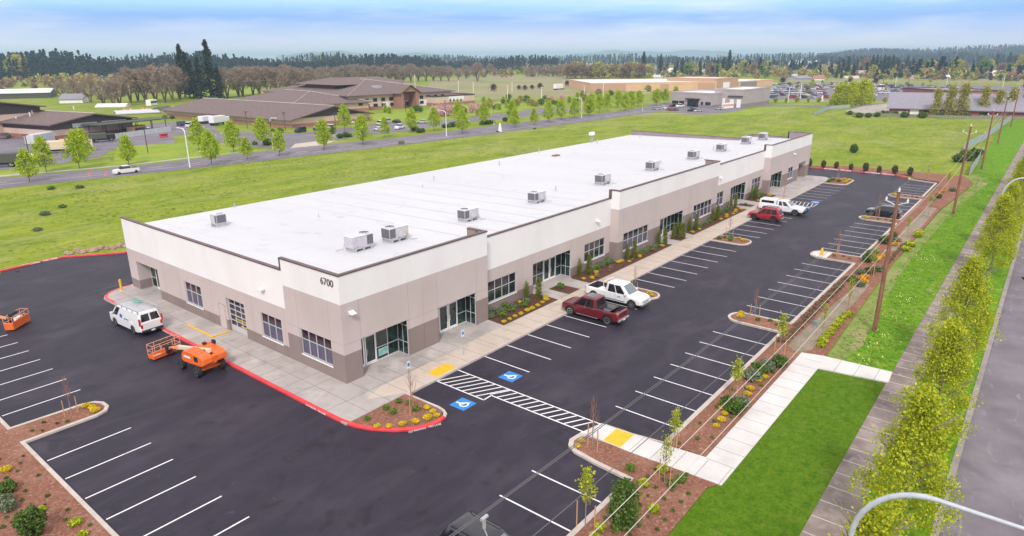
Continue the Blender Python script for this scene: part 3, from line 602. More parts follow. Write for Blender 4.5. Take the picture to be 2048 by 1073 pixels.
# yellow reflection over the first door, painted as a thin panel
b = MB(); b.box(1.62, 2.55, 1.155, 1.16, 2.53, 2.9); b.build('header_reflection', M['yellow_paint'], B)
b = MB(); b.box(3.95, 4.9, 1.16, 1.17, .35, .95); b.build('window_display', mat('display', (.12, .42, .42), .6, (.5, .6, .55), sc=2), B)
# roll-up door on the short side
r = MB(); a0, a1 = 13.0, 15.83
for i in range(4):
    c = a0+.04+(a1-a0-.08)*i/3; r.box(.20, .26, c-.04, c+.04, .03, 2.96)
for k in range(7): z = .03+2.93*k/6; r.box(.195, .262, a0, a1, z-.035 if k else z, z+.035)
r.box(.19, .27, a0+.01, a1-.01, .03, .55)
ru = r.build('rollup_door', M['alu'], B)
g = MB(); g.box(.235, .245, a0+.02, a1-.02, .5, 2.95); g.build('pane', M['glass'], ru)
g = MB(); g.box(.226, .232, 13.05, 14.3, .62, .72); g.box(.226, .232, 13.05, 15.1, 1.16, 1.24); g.build('guard_rail', M['yellow_paint'], ru)
g = MB(); g.box(.27, .3, a0, a1, .0, 3.0); g.build('door_back', M['black'], ru)
d = MB(); d.box(-.012, .0, 16.25, 17.2, .02, 2.17, 0); dm = d.build('service_door', M['tan_wall'], B)
f = MB(); f.box(-.02, .002, 16.17, 16.245, .02, 2.25); f.box(-.02, .002, 17.205, 17.28, .02, 2.25); f.box(-.02, .002, 16.245, 17.205, 2.175, 2.25); f.build('door_frame', M['seam'], dm)
h = MB(); h.cyl((-.012, 17.08, 1.05), (-.09, 17.08, 1.05), .03); h.build('handle', M['chrome'], dm)
# wall packs
def wall_lamp(p, ax):
    b = MB(); o = Vector(p)
    pr = [(0, .0), (.42, .02), (.42, .10), (0, .26)]
    vs = []
    for w in (-.22, .22):
        for (u, z) in pr: vs.append(o+(Vector((-u, w, z)) if ax == 'y' else Vector((w, -u, z))))
    b.add(vs, [(0, 1, 2, 3), (7, 6, 5, 4), (0, 4, 5, 1), (1, 5, 6, 2), (2, 6, 7, 3), (3, 7, 4, 0)])
    b.build('wall_lamp', M['white_metal'], B, bevel=.02)
wall_lamp((0, 9.6, 5.05), 'y'); wall_lamp((.83, 0, 5.1), 'x'); wall_lamp((34.9, DD, 5.05), 'x'); wall_lamp((68.9, DD, 5.1), 'x'); wall_lamp((100.1, 0, 5.2), 'x'); wall_lamp((0, 17.0, 2.75), 'y') if 0 else None
wall_lamp((44.0, 0, 6.6), 'x') if 0 else None
text_obj('6700', .74, Matrix.Translation((-.03, 1.27, 7.38)) @ Matrix.Rotation(R(-90), 4, 'Z') @ Matrix.Rotation(R(90), 4, 'X'), M['number'], B, 'address_number', .02)
# ------------------------------------------------------------------ things on the roof
def ac_unit():
    o = empty('rooftop_air_conditioner')
    b = MB(); b.box(-1.15, 1.15, -.62, .62, .35, 1.3); b.box(-.15, .75, -.78, -.62, .45, .95); b.box(.35, 1.1, .62, .68, .45, 1.2); b.build('cabinet', M['unit'], o, bevel=.02)
    t = MB(); t.box(-1.18, 1.18, -.65, .65, 1.3, 1.35); t.build('top', M['unit_top'], o)
    g = MB(); g.box(-1.165, -1.15, -.56, .56, .45, 1.25); g.box(-1.12, -.45, -.635, -.62, .45, 1.25); g.box(-1.12, -.45, .62, .635, .45, 1.25); g.build('coil', M['grille'], o)
    f = MB(); f.cyl((-.6, 0, 1.35), (-.6, 0, 1.40), .46, n=20); fo = f.build('fan', M['grille'], o)
    g = MB(); g.tube([(-.6+.48*math.cos(R(a)), .48*math.sin(R(a)), 1.41) for a in range(0, 361, 24)], .03, 5, caps=False); g.build('fan_ring', M['unit_top'], fo)
    c = MB()
    for x in (-.95, -.1, .8): c.box(x, x+.14, -.7, .7, .0, .35)
    c.box(-1.1, 1.1, -.6, -.52, .22, .36); c.box(-1.1, 1.1, .52, .6, .22, .36); c.build('stand', M['galv'], o)
    p = MB(); p.tube([(.9, -.64, .6), (.95, -.9, .55), (1.0, -1.0, .1), (1.7, -1.2, .06)], .035); p.build('pipe', M['galv'], o)
    s = MB(); s.box(.78, .98, -.637, -.63, .62, .86); s.build('label_plate', M['yellow_paint'], o)
    return o
u0 = ac_unit()
us = [(8.2, 8.0, R(180), 1.0, 'first rooftop unit from the near corner, turned with its fan away from the corner'), (12.0, 7.75, 0, 1, 'second rooftop unit from the near corner, close behind the turned one'),
      (21.6, 7.8, 0, .92, 'grey rooftop unit behind the end of the first tall parapet'), (32.7, 7.6, 0, .92, 'grey rooftop unit above the first low wall stretch, with a vent pipe behind'),
      (46.7, 7.6, 0, .98, 'grey rooftop unit behind the middle tall parapet, nearest its front end'), (60.3, 7.7, 0, .98, 'grey rooftop unit behind the middle tall parapet, nearest its far end'),
      (74.1, 7.7, 0, 1, 'grey rooftop unit above the second low wall stretch, nearer one'), (85.3, 7.7, 0, .96, 'grey rooftop unit above the second low wall stretch, farther one'),
      (97.7, 8.0, 0, 1, 'second farthest rooftop unit, near the far end parapet'), (105.7, 7.7, 0, 1, 'farthest rooftop unit, against the far end parapet'), (5.9, 26.8, R(90), .82, 'small lone cube-shaped rooftop unit near the left parapet')]
for i, (x, y, rz_, s, lb) in enumerate(us):
    o = u0 if i == 0 else copy_tree(u0)
    o.location = (x, y, rz(y)); o.rotation_euler.z = rz_; o.scale = (s*.95, s*.9, s) if i < 10 else (.5, .82, .95)
    tag(o, lb, 'rooftop unit', 'air conditioning units on the white roof')
vp = MB(); vp.cyl((0, 0, 0), (0, 0, .5), .06, n=8); vp.cyl((0, 0, .0), (0, 0, .06), .16, .08, n=10)
v0 = vp.build('vent_pipe', M['galv'])
for i, (x, y, s) in enumerate([(11.7, 37.2, 1), (14.0, 21.8, .8), (37.1, 28.2, 1.3), (39.5, 9.8, 1.3), (52.7, 29.7, 1.4), (32.5, 25.6, .8), (66.7, 9.6, 1.3), (86.6, 9.6, 1.5), (85.1, 32.2, 1.6), (68, 33.5, 1.5), (14.5, 10.5, .8), (98, 30, 1.4)]):
    y = min(y, 34.2); o = v0 if i == 0 else v0.copy()
    if i: COL.objects.link(o)
    o.location = (x, y, rz(y)); o.scale = (s, s, s)
    tag(o, 'thin grey vent pipe standing on the white roof membrane', 'vent pipe', 'vent pipes on the white roof')
b = MB(); b.box(-.7, .7, -.35, .35, 0, .16); b.box(-.75, .75, -.4, .4, .16, .2)
tag(b.build('roof_hatch', mat('hatch_red', (.33, .12, .13), .7), loc=(66.2, 28.6, rz(28.6))), 'low dark red hatch lying on the white roof', 'roof hatch')
o = empty('roof_ladder', (85.6, 33.8, rz(33.8)), 0, 'white box on a steel frame ladder at the back roof edge', 'roof ladder')
b = MB(); 
for x in (-.3, .3): b.cyl((x, 0, -1.0), (x, 0, 1.5), .04)
for k in range(7): b.cyl((-.3, 0, -.6+.33*k), (.3, 0, -.6+.33*k), .03)
b.cyl((.3, 0, 1.0), (1.1, -.3, 0), .03); b.build('ladder_frame', M['galv'], o)
b = MB(); b.box(-.6, .6, -.3, .3, 1.5, 2.1); b.build('box', M['white_metal'], o)
# ------------------------------------------------------------------ vehicles (front towards +X)
def wheel_meshes():
    ty = MB(); n = 20
    prof = [(.24, -.11), (.385, -.125), (.40, -.09), (.40, .09), (.385, .125), (.24, .11)]
    rings = [[(r*math.cos(2*math.pi*i/n), y, r*math.sin(2*math.pi*i/n)) for (r, y) in prof] for i in range(n+1)]
    loft(ty, rings, close=False, caps=False)
    rm = MB(); rm.cyl((0, -.06, 0), (0, .06, 0), .245, n=20, m=1)
    for s in (-1, 1):
        rm.cyl((0, s*.06, 0), (0, s*.115, 0), .07, n=10)
        for k in range(6):
            a = 2*math.pi*k/6; c = Vector((math.cos(a), 0, math.sin(a))); t = Vector((-math.sin(a), 0, math.cos(a)))*.035; y = Vector((0, s*.105, 0))
            rm.add([c*.05-t+y, c*.24-t*1.2+y, c*.24+t*1.2+y, c*.05+t+y], [(0, 1, 2, 3), (3, 2, 1, 0)])
        rings = [[(r*math.cos(2*math.pi*i/n), s*.113, r*math.sin(2*math.pi*i/n)) for r in (.205, .25)] for i in range(n+1)]
        loft(rm, rings, close=False, caps=False)
    a = ty.build('tyre', M['rubber'], smooth=40); c = rm.build('rim', [M['chrome'], M['black']]); me = (a.data, c.data)
    bpy.data.objects.remove(a); bpy.data.objects.remove(c); return me
TYRE, RIM = wheel_meshes()
RIMB = RIM.copy(); RIMB.materials[0] = M['bed_dark']
def put_wheel(parent, x, y, r, w=1.0, rim=None):
    wh = bpy.data.objects.new('wheel', TYRE); COL.objects.link(wh); wh.parent = parent; wh.location = (x, y, r); s = r/.40; wh.scale = (s, w*s, s)
    ri = bpy.data.objects.new('rim', rim or RIM); COL.objects.link(ri); ri.parent = wh
def interp(tab, x):
    tab = sorted(tab)
    if x <= tab[0][0]: return tab[0][1]
    for (a, u), (c, v) in zip(tab[:-1], tab[1:]):
        if x <= c: return u+(v-u)*(x-a)/(c-a)
    return tab[-1][1]
def vehicle(name, label, cat, paint, L, Wd, top, cab, loc, rz_, wr=.38, clear=.32, axles=(1.8, -1.8), bed=None, sidewin=((.06, .48), (.54, .93)), rearwin=True, wind='windshield', rim=None, bumper='chrome', roofrack=False, base='same', grp=None):
    o = empty(name, loc, rz_, label, cat, grp)
    hl = L/2; hw = Wd/2; body = MB(); xs = sorted(set([round(-hl+L*i/56, 3) for i in range(57)]))
    ra = wr*1.22
    def zb(x):
        z = clear+(.10 if x > hl-.5 or x < -hl+.5 else 0)
        for a in axles:
            if abs(x-a) < ra: z = max(z, wr+math.sqrt(ra*ra-(x-a)**2)*.93)
        return z
    def hwf(x):
        e = min((hl-x), (x+hl)); f = .86+.14*min(1, max(0, e)/.45)**.5 if e < .45 else 1.0
        return hw*f
    rings = []
    for x in xs:
        z0, z1, h = zb(x), interp(top, x), hwf(x); z0 = min(z0, z1-.12); zm = z0+(z1-z0)*.55
        c = .07
        right = [(x, -h*.93, z0), (x, -h*.985, z0+.04), (x, -h, zm), (x, -h*.975, z1-c), (x, -h*.90, z1)]
        left = [(x, -p[1], p[2]) for p in right][::-1]
        rings.append(right+[(x, 0, z1+(.025 if not bed or x > bed[1] else 0))]+left)
    inb = lambda k, i: bed is not None and i in (4, 5) and xs[k] >= bed[0]-.01 and xs[k+1] <= bed[1]+.01
    loft(body, rings, skip=inb)
    bo = body.build('body', M[paint], o, smooth=38)
    un = MB(); un.box(-hl+.3, hl-.3, -hw*.82, hw*.82, clear-.06, clear+.35); un.build('underbody', M['black'], o)
    if bed:
        x0 = min(x for x in xs if x >= bed[0]-.01); x1 = max(x for x in xs if x <= bed[1]+.01)
        bd = MB(); z1 = interp(top, (x0+x1)/2); zf = z1-.5; w1 = hw*.90; w0 = hw*.86
        bd.add([(x0, -w1, z1), (x1, -w1, z1), (x1, w1, z1), (x0, w1, z1), (x0+.04, -w0, zf), (x1, -w0, zf), (x1, w0, zf), (x0+.04, w0, zf)],
               [(4, 5, 6, 7), (0, 1, 5, 4), (2, 3, 7, 6), (1, 2, 6, 5), (3, 0, 4, 7)])
        for s in (-1, 1): bd.box(axles[1]-.45, axles[1]+.45, s*w0-.12 if s > 0 else s*w0, s*w0 if s > 0 else s*w0+.12, zf, zf+.22)
        bd.build('bed', M['bed_dark'], o)
    # cabin
    (f0, r0, f1, r1, zc0, zc1, wb, wt) = cab; cb = MB()
    def ring(xf, xr, w, z, c=.12): return [(xf, -w+c, z), (xf-c, -w, z), (xr+c, -w, z), (xr, -w+c, z), (xr, w-c, z), (xr+c, w, z), (xf-c, w, z), (xf, w-c, z)]
    loft(cb, [ring(f0, r0, wb, zc0-.12, .1), ring(f0, r0, wb, zc0, .1), ring(f1, r1, wt, zc1-.07, .12), ring(f1-.12, r1+.10, wt-.09, zc1-.01, .12), ring(f1-.5, r1+.4, wt-.4, zc1+.02, .12)], caps=True)
    cb.build('cabin', M[paint], o, smooth=40)
    def face(name_, c, u0, u1, v0, v1, m, off=.012, nrm=None):
        c = [Vector(p) for p in c]
        P = lambda u, v: (c[0]*(1-u)+c[1]*u)*(1-v)+(c[3]*(1-u)+c[2]*u)*v
        n = (c[1]-c[0]).cross(c[3]-c[0]).normalized(); q = [P(u0, v0), P(u1, v0), P(u1, v1), P(u0, v1)]
        b = MB(); b.add([p+n*off for p in q]+[p-n*.01 for p in q], [(0, 1, 2, 3), (0, 4, 5, 1), (1, 5, 6, 2), (2, 6, 7, 3), (3, 7, 4, 0)]); return b.build(name_, m, o)
    zt = zc1-.07
    rside = [(r0+.1, -wb, zc0), (f0-.1, -wb, zc0), (f1-.12, -wt, zt), (r1+.12, -wt, zt)]
    lside = [(f0-.1, wb, zc0), (r0+.1, wb, zc0), (r1+.12, wt, zt), (f1-.12, wt, zt)]
    for (a, c) in sidewin:
        face('window', rside, a, c, .04, .93, M['car_glass']); face('window', lside, 1-c, 1-a, .04, .93, M['car_glass'])
    fr = [(f0, -wb+.1, zc0), (f0, wb-.1, zc0), (f1, wt-.12, zt), (f1, -wt+.12, zt)]
    face('windshield', fr, .04, .96, .06, .94, M[wind])
    if rearwin:
        rr = [(r0, wb-.1, zc0), (r0, -wb+.1, zc0), (r1, -wt+.12, zt), (r1, wt-.12, zt)]
        if rearwin == 'pair': face('rear_window', rr, .05, .46, .18, .9, M['car_glass']); face('rear_window', rr, .54, .95, .18, .9, M['car_glass'])
        else: face('rear_window', rr, .08, .92, .12, .88, M['car_glass'])
    zf, zr = interp(top, hl), interp(top, -hl)
    g = MB(); g.box(hl-.03, hl+.03, -hw*.50, hw*.50, clear+.28, zf-.12); g.build('grille', M['grille' if bumper != 'chrome' else 'chrome'], o, bevel=.02)
    for s in (-1, 1):
        g = MB(); g.box(hl-.16, hl+.012, s*hw*.84-.16 if s > 0 else s*hw*.84, s*hw*.84 if s > 0 else s*hw*.84+.16, zf-.36, zf-.10); g.build('headlight', M['head_lamp'], o, bevel=.02)
        g = MB(); y = s*hw*.885; g.box(-hl-.012, -hl+.12, min(y, y-s*.17), max(y, y-s*.17), zr-.42, zr-.08); g.build('tail_light', M['tail_red'], o, bevel=.02)
        g = MB(); y = s*(wb+.02); x = f0-.30; g.box(x-.10, x+.08, min(y, y+s*.2), max(y, y+s*.2), zc0+.02, zc0+.2); g.build('mirror', M['black' if paint != 'paint_white' else 'paint_white'], o, bevel=.03)
    g = MB(); g.box(hl-.05, hl+.12, -hw*.9, hw*.9, clear+.02, clear+.24); g.build('front_bumper', M[bumper], o, bevel=.04)
    g = MB(); g.box(-hl-.14, -hl+.04, -hw*.88, hw*.88, clear+.06, clear+.26); g.build('rear_bumper', M[bumper], o, bevel=.04)
    g = MB(); g.box(-hl-.152, -hl-.14, -.16, .16, clear+.09, clear+.23); g.build('number_plate', M['white_metal'], o)
    for a in axles:
        for s in (-1, 1): put_wheel(o, a, s*(hw-.13), wr, rim=rim)
    return o
def handles(o, hw, pts, m='chrome'):
    for x, z in pts:
        for s in (-1, 1):
            b = MB(); b.box(x-.1, x+.1, min(s*hw, s*(hw+.035)), max(s*hw, s*(hw+.035)), z, z+.04); b.build('door_handle', M[m], o)
def door_lines(o, hw, xs, z0, z1, m='black'):
    b = MB()
    for x in xs:
        for s in (-1, 1): b.box(x-.009, x+.009, min(s*(hw-.02), s*(hw+.003)), max(s*(hw-.02), s*(hw+.003)), z0, z1)
    b.build('door_gap', M[m], o)
GZ = -.15
top_pk = [(-2.95, 1.19), (-2.7, 1.23), (.65, 1.21), (1.2, 1.22), (2.6, 1.10), (2.85, 1.03), (2.95, .9)]
cab_pk = (1.72, -.72, .95, -.58, 1.16, 2.0, .95, .80)
mt = vehicle('pickup_truck', 'dark maroon crew cab pickup parked nose-in at the sidewalk, with a dark bed cover', 'pickup truck', 'paint_maroon', 5.85, 2.0, top_pk, cab_pk, (22.2, -6.75, GZ), R(90), wr=.41, clear=.36, axles=(1.98, -1.88), bed=(-2.75, -.8), sidewin=((.08, .46), (.51, .90)), wind='car_glass')
handles(mt, .99, [(.35, 1.08), (-.5, 1.08)]); door_lines(mt, .995, [.4, 1.4, -.65], .5, 1.1)
b = MB(); b.box(-2.05, -.8, -.9, .9, 1.215, 1.245); b.box(-1.4, -1.38, -.9, .9, 1.245, 1.25); b.build('bed_cover', M['car_glass'], mt)
b = MB(); b.box(-.05, .6, -.5, .5, 2.018, 2.03); b.build('sunroof', M['windshield'], mt)
b = MB(); 
for s in (-1, 1): b.box(-.95, 1.3, min(s*.93, s*1.03), max(s*.93, s*1.03), .33, .39)
b.build('side_step', M['chrome'], mt)
wt_ = vehicle('pickup_truck', 'white crew cab pickup backed in towards the sidewalk, beside the maroon pickup', 'pickup truck', 'paint_white', 6.1, 2.02, [(x*1.03, z) for x, z in top_pk], (1.75, -.85, .95, -.7, 1.18, 2.04, .96, .81), (26.95, -6.35, GZ), R(-91), wr=.41, clear=.38, axles=(2.1, -2.05), bed=(-2.85, -.95), sidewin=((.10, .47), (.52, .90)))
door_lines(wt_, 1.005, [.35, 1.35, -.8], .5, 1.1, 'grille')
b = MB(); b.tube([(-.98, -.9, 1.22), (-1.03, -.88, 2.0), (-1.03, .88, 2.0), (-.98, .9, 1.22)], .035); b.build('ladder_rack', M['white_metal'], wt_)
b = MB()
for s in (-1, 1): b.box(-1.0, 1.3, min(s*.99, s*1.013), max(s*.99, s*1.013), .50, .56)
b.build('side_stripe', M['black'], wt_)
b = MB()
for dx in (0, .16): b.box(.62+dx, .68+dx, -1.016, -1.008, .80, .95); b.box(.66+dx, .74+dx, -1.016, -1.008, .90, .95)
b.build('door_emblem', M['black'], wt_)
rs_ = vehicle('sport_utility_vehicle', 'bright red sport utility vehicle parked nose-in at the sidewalk', 'SUV', 'paint_red', 4.5, 1.85, [(-2.25, 1.05), (-2.1, 1.12), (.75, 1.13), (1.9, 1.04), (2.2, .95), (2.25, .8)], (1.0, -2.15, .35, -1.85, 1.06, 1.88, .90, .76), (68.95, -6.1, GZ), R(90), wr=.42, clear=.42, axles=(1.4, -1.4), sidewin=((.70, .94), (.40, .66), (.08, .35)), rim=RIMB, bumper='grille', wind='car_glass')
b = MB()
for s in (-1, 1): b.tube([(.2, s*.6, 1.88), (.1, s*.6, 1.98), (-1.5, s*.6, 1.98), (-1.6, s*.6, 1.88)], .03)
for x in (0, -.45, -.9, -1.4): b.cyl((x, -.6, 1.97), (x, .6, 1.97), .025)
b.build('roof_rack', M['black'], rs_)
wc = vehicle('pickup_truck', 'long white pickup with a white canopy over its bed, beside the red vehicle', 'pickup truck', 'paint_white', 6.5, 2.05, [(-3.25, 1.22), (-3.0, 1.27), (.8, 1.26), (1.3, 1.27), (2.9, 1.15), (3.15, 1.05), (3.25, .9)], (1.6, -.55, .85, -.5, 1.24, 1.98, .95, .78), (75.0, -6.4, GZ), R(-90), wr=.44, clear=.45, axles=(2.2, -2.1), sidewin=((.12, .40), (.50, .86)), rearwin=False, bumper='black')
b = MB(); loft(b, [[(-3.1, -.93, 1.24), (-3.1, .93, 1.24), (-3.05, .78, 1.95), (-3.05, -.78, 1.95)][::-1]]+[[(-2.6, -.96, 1.24), (-2.6, .96, 1.24), (-2.6, .8, 2.0), (-2.6, -.8, 2.0)][::-1]]+[[(-.7, -.96, 1.24), (-.7, .96, 1.24), (-.7, .8, 2.0), (-.7, -.8, 2.0)][::-1]]); b.build('canopy', M['paint_white'], wc, bevel=.05)
for s in (-1, 1):
    b = MB(); b.add([(-2.8, s*.925, 1.45), (-.95, s*.925, 1.45), (-.95, s*.85, 1.80), (-2.8, s*.85, 1.80)], [(0, 1, 2, 3), (3, 2, 1, 0)]); b.build('window', M['car_glass'], wc)
b = MB(); b.tube([(3.3, -.9, .55), (3.48, -.85, .75), (3.5, -.6, 1.1), (3.5, .6, 1.1), (3.48, .85, .75), (3.3, .9, .55)], .05); b.box(3.3, 3.5, -1.0, 1.0, .42, .68); b.build('bull_bar', M['black'], wc)
bs = vehicle('sport_utility_vehicle', 'black sport utility vehicle with bronze wheels parked across the lot by an island', 'SUV', 'paint_black', 4.5, 1.85, [(-2.25, .98), (-2.1, 1.05), (.75, 1.05), (1.9, .98), (2.2, .88), (2.25, .7)], (1.2, -2.1, .35, -1.7, 1.02, 1.66, .87, .69), (81.5, -18.8, GZ), R(90), wr=.36, clear=.3, axles=(1.4, -1.4), sidewin=((.66, .92), (.36, .62), (.08, .32)), bumper='grille')
b2 = vehicle('sport_utility_vehicle', 'glossy black sport utility vehicle cut off by the lower edge, beside a utility pole', 'SUV', 'paint_black', 4.9, 1.95, [(-2.45, 1.02), (-2.3, 1.1), (.7, 1.1), (2.0, 1.02), (2.35, .9), (2.45, .75)], (1.25, -2.3, .4, -1.9, 1.06, 1.74, .92, .74), (-7.05, -19.4, GZ), R(-90), wr=.38, clear=.3, axles=(1.5, -1.5), sidewin=((.66, .92), (.36, .62), (.08, .32)), bumper='grille')
for s in (-1, 1):
    b = MB(); b.tube([(.2, s*.68, 1.74), (.1, s*.68, 1.80), (-1.6, s*.68, 1.80), (-1.7, s*.68, 1.74)], .025); b.build('roof_rail', M['black'], b2)
vn = vehicle('cargo_van', 'white cargo van with a ladder rack on its roof, parked along the red kerb', 'van', 'paint_white', 5.6, 2.02, [(-2.8, 1.15), (-2.7, 1.18), (1.5, 1.18), (2.3, 1.05), (2.7, .92), (2.8, .75)], (2.2, -2.76, 1.45, -2.55, 1.12, 2.02, .985, .84), (-4.45, 23.35, GZ), R(93), wr=.36, clear=.30, axles=(1.72, -1.45), sidewin=((.80, .95),), rearwin='pair', wind='car_glass', bumper='black')
b = MB()
for s in (-1, 1):
    b.box(-2.6, 1.3, s*.88-.03, s*.88+.03, 2.2, 2.26)
    for k in range(5): b.box(-2.5+.9*k-.03, -2.5+.9*k+.03, s*.86-.03, s*.86+.03, 1.95, 2.2)
for k in range(14): b.box(-2.6+.3*k, -2.57+.3*k, -.88, .88, 2.19, 2.23)
for y in (-.3, .3): b.box(-2.6, 1.3, y-.015, y+.015, 2.2, 2.235)
b.build('roof_rack', M['galv'], vn)
b = MB(); 
for y in (.45, .8):
    b.box(-.9, .5, y-.035, y+.035, 2.27, 2.36)
for k in range(5): b.box(-.8+.3*k, -.76+.3*k, .45, .8, 2.29, 2.33)
b.box(-.9, .5, .5, .75, 2.275, 2.29)
tag(b.build('stepladder', mat('ladder_green', (.22, .42, .36), .6), loc=(0, 0, 0)), 'folded green stepladder lying on the roof rack of the white van', 'stepladder')
bpy.data.objects['stepladder'].matrix_world = Matrix.Translation((-4.45, 23.35, GZ)) @ Matrix.Rotation(R(93), 4, 'Z') @ Matrix.Translation((.3, -1.0, 0))
b = MB(); b.cyl((.35, 1.012, 1.28), (.35, 1.018, 1.28), .19, n=16); b.build('logo_disc', mat('logo_blue', (.10, .13, .42), .5), vn)
text_obj('painting', .24, Matrix.Translation((-.55, 1.016, 1.18)) @ Matrix.Rotation(R(180), 4, 'Z') @ Matrix.Rotation(R(90), 4, 'X'), mat('logo_text', (.16, .40, .45), .5), vn)
for s in (-1, 1):
    b = MB(); b.box(-2.80, -2.70, min(s*.88, s*.99), max(s*.88, s*.99), 1.0, 1.6); b.build('tail_light', M['tail_red'], vn)
# ------------------------------------------------------------------ boom lifts
def basket(o, Mx, pale='orange_pale'):
    """work platform, long side along local y, attached at -x"""
    bk = empty('work_platform'); bk.parent = o; bk.matrix_local = Mx
    f = MB(); f.box(-.35, .42, -1.15, 1.15, .0, .06); f.box(-.35, -.30, -1.15, 1.15, .06, .30); f.box(.37, .42, -1.15, 1.15, .06, .30); f.box(-.30, .37, -1.15, -1.10, .06, .30); f.box(-.30, .37, 1.10, 1.15, .06, .30)
    fl = f.build('floor', M['orange'], bk, bevel=.03)
    g = MB(); g.box(-.25, .32, -1.05, -.2, .062, .09); g.box(-.25, .32, .2, 1.05, .062, .09); g.build('tread_plate', M['container'], fl)
    r = MB()
    for z in (.62, 1.12): r.tube([(-.33, -1.13, z), (.40, -1.13, z), (.40, 1.13, z), (-.33, 1.13, z), (-.33, -1.13, z)], .026)
    for x, y in [(-.33, -1.13), (.4, -1.13), (.4, 1.13), (-.33, 1.13), (.4, 0), (-.33, -.5), (-.33, .5), (.4, -.56), (.4, .56)]: r.cyl((x, y, .25), (x, y, 1.12), .026)
    r.build('rail', M[pale], bk)
    c = MB(); c.box(-.30, -.05, -.42, .42, .95, 1.22); c.build('control_box', M['bed_dark'], bk, bevel=.03)
    return bk
def boom_lift(loc, rz_, boom_ang, label, blen=3.3, tw=0):
    o = empty('boom_lift', loc, rz_, label, 'boom lift')
    b = MB(); b.box(-1.2, 1.2, -.42, .42, .45, .78); b.box(-1.32, -1.0, -.85, .85, .38, .55); b.box(1.0, 1.32, -.85, .85, .38, .55); b.cyl((0, 0, .78), (0, 0, .95), .45, n=20); b.build('chassis', M['orange'], o, bevel=.03)
    for x in (-1.15, 1.15):
        for y in (-.92, .92): put_wheel(o, x, y, .42, 1.25)
    t = empty('turret'); t.parent = o; t.rotation_euler.z = boom_ang; t.location = (0, 0, 0)
    for s in (-1, 1):
        b = MB()
        pr = [(-1.55, .85), (-1.78, 1.02), (-1.72, 1.42), (-1.45, 1.62), (-.2, 1.80), (.45, 1.76), (.74, 1.45), (.80, 1.05), (.6, .85)]
        y0, y1 = (.14, 1.02) if s > 0 else (-1.02, -.14)
        rings = [[(x, y, z) for x, z in pr] for y in (y0, y1)]
        ins = [[(x*.93-.03, y+(.12 if y > 0 else -.12)*(1 if abs(y) > .5 else 0), z*.94+.07) for x, z in pr] for y in (y0, y1)]
        loft(b, [rings[0], rings[1]] if s > 0 else [rings[0], rings[1]])
        b.build('engine_hood' if s > 0 else 'tank_hood', M['orange'], t, bevel=.05)
        v = MB(); ye = s*1.025
        for x in (-.95,): v.box(x-.22, x+.22, min(ye, ye-s*.02), max(ye, ye-s*.02), 1.15, 1.55)
        v.build('vent_panel', M['black'], t)
        g = MB(); g.box(-.3, .45, min(ye, ye-s*.02), max(ye, ye-s*.02), 1.25, 1.42); g.build('decal', M['white_metal'], t)
        g = MB(); 
        for x in (-.9, -.2): g.box(x-.02, x+.02, .16 if s > 0 else -1.0, 1.0 if s > 0 else -.16, 1.853, 1.868)
        g.build('hood_seam', mat('seam_orange', (.5, .05, .01), .6), t)
    b = MB(); b.box(-1.8, -1.45, -.13, .13, .9, 1.5); b.build('counterweight', M['orange'], t, bevel=.04)
    b = MB(); b.box(-.55, -.2, -1.06, -.9, 1.75, 2.05); b.box(-.25, 0, -.5, -.25, 1.86, 2.02); b.build('ground_control', M['black'], t, bevel=.02)
    p0 = Vector((-1.3, 0, 1.75)); p1 = Vector((.9+blen*.55, 0, 1.15)); p2 = Vector((.9+blen, 0, .75))
    q = (p1-p0); L_ = q.length; Mx = Matrix.Translation(p0) @ q.to_track_quat('X', 'Z').to_matrix().to_4x4()
    b = MB(); b.box(0, L_, -.12, .12, -.14, .14, 0, Mx); bo = b.build('boom', M['cream'], t, bevel=.015)
    q = p2-p1; Mx = Matrix.Translation(p1) @ q.to_track_quat('X', 'Z').to_matrix().to_4x4()
    b = MB(); b.box(-.15, q.length, -.09, .09, -.10, .10, 0, Mx); b.box(-.1, .25, -.15, .15, -.16, .16, 0, Mx); b.build('jib', M['orange_pale'], t, bevel=.015)
    b = MB(); b.cyl(p1+Vector((-1.0, .05, -.25)), p2+Vector((-.3, .05, -.2)), .05); b.cyl(p1+Vector((.2, .0, .1)), p2+Vector((0, 0, .25)), .035); b.tube([p0+Vector((.4, .16, 0)), p1+Vector((0, .2, -.2)), p2+Vector((-.1, .12, .1))], .03); b.build('hose', M['black'], t)
    b = MB(); b.box(p2.x-.1, p2.x+.2, -.2, .2, .35, .95); b.build('platform_mount', M['black'], t, bevel=.02)
    basket(t, Matrix.Translation((p2.x+.6, 0, .12)) @ Matrix.Rotation(tw, 4, 'Z'))
    return o
boom_lift((-5.0, 10.9, GZ), R(90), R(8), 'orange boom lift with lowered empty basket parked beside the red kerb', blen=3.1)
l2 = boom_lift((-14.2, 35.2, GZ), R(-35), R(-12), 'orange boom lift cut off by the left edge, mainly its basket in view', blen=3.3, tw=0)

pf = [c for c in l2.children_recursive if c.name.startswith('work_platform')][0]
b = MB(); b.box(-.30, .37, -1.09, 1.09, .31, .34); b.box(.38, .43, -1.14, 1.14, .30, .70); b.box(-.34, .42, -1.16, -1.12, .30, .62); b.build('side_panel', M['orange'], pf, bevel=.02)
b = MB(); b.box(-.1, .25, -.2, .55, .35, .75); b.build('tool_box', M['white_metal'], pf, bevel=.03)
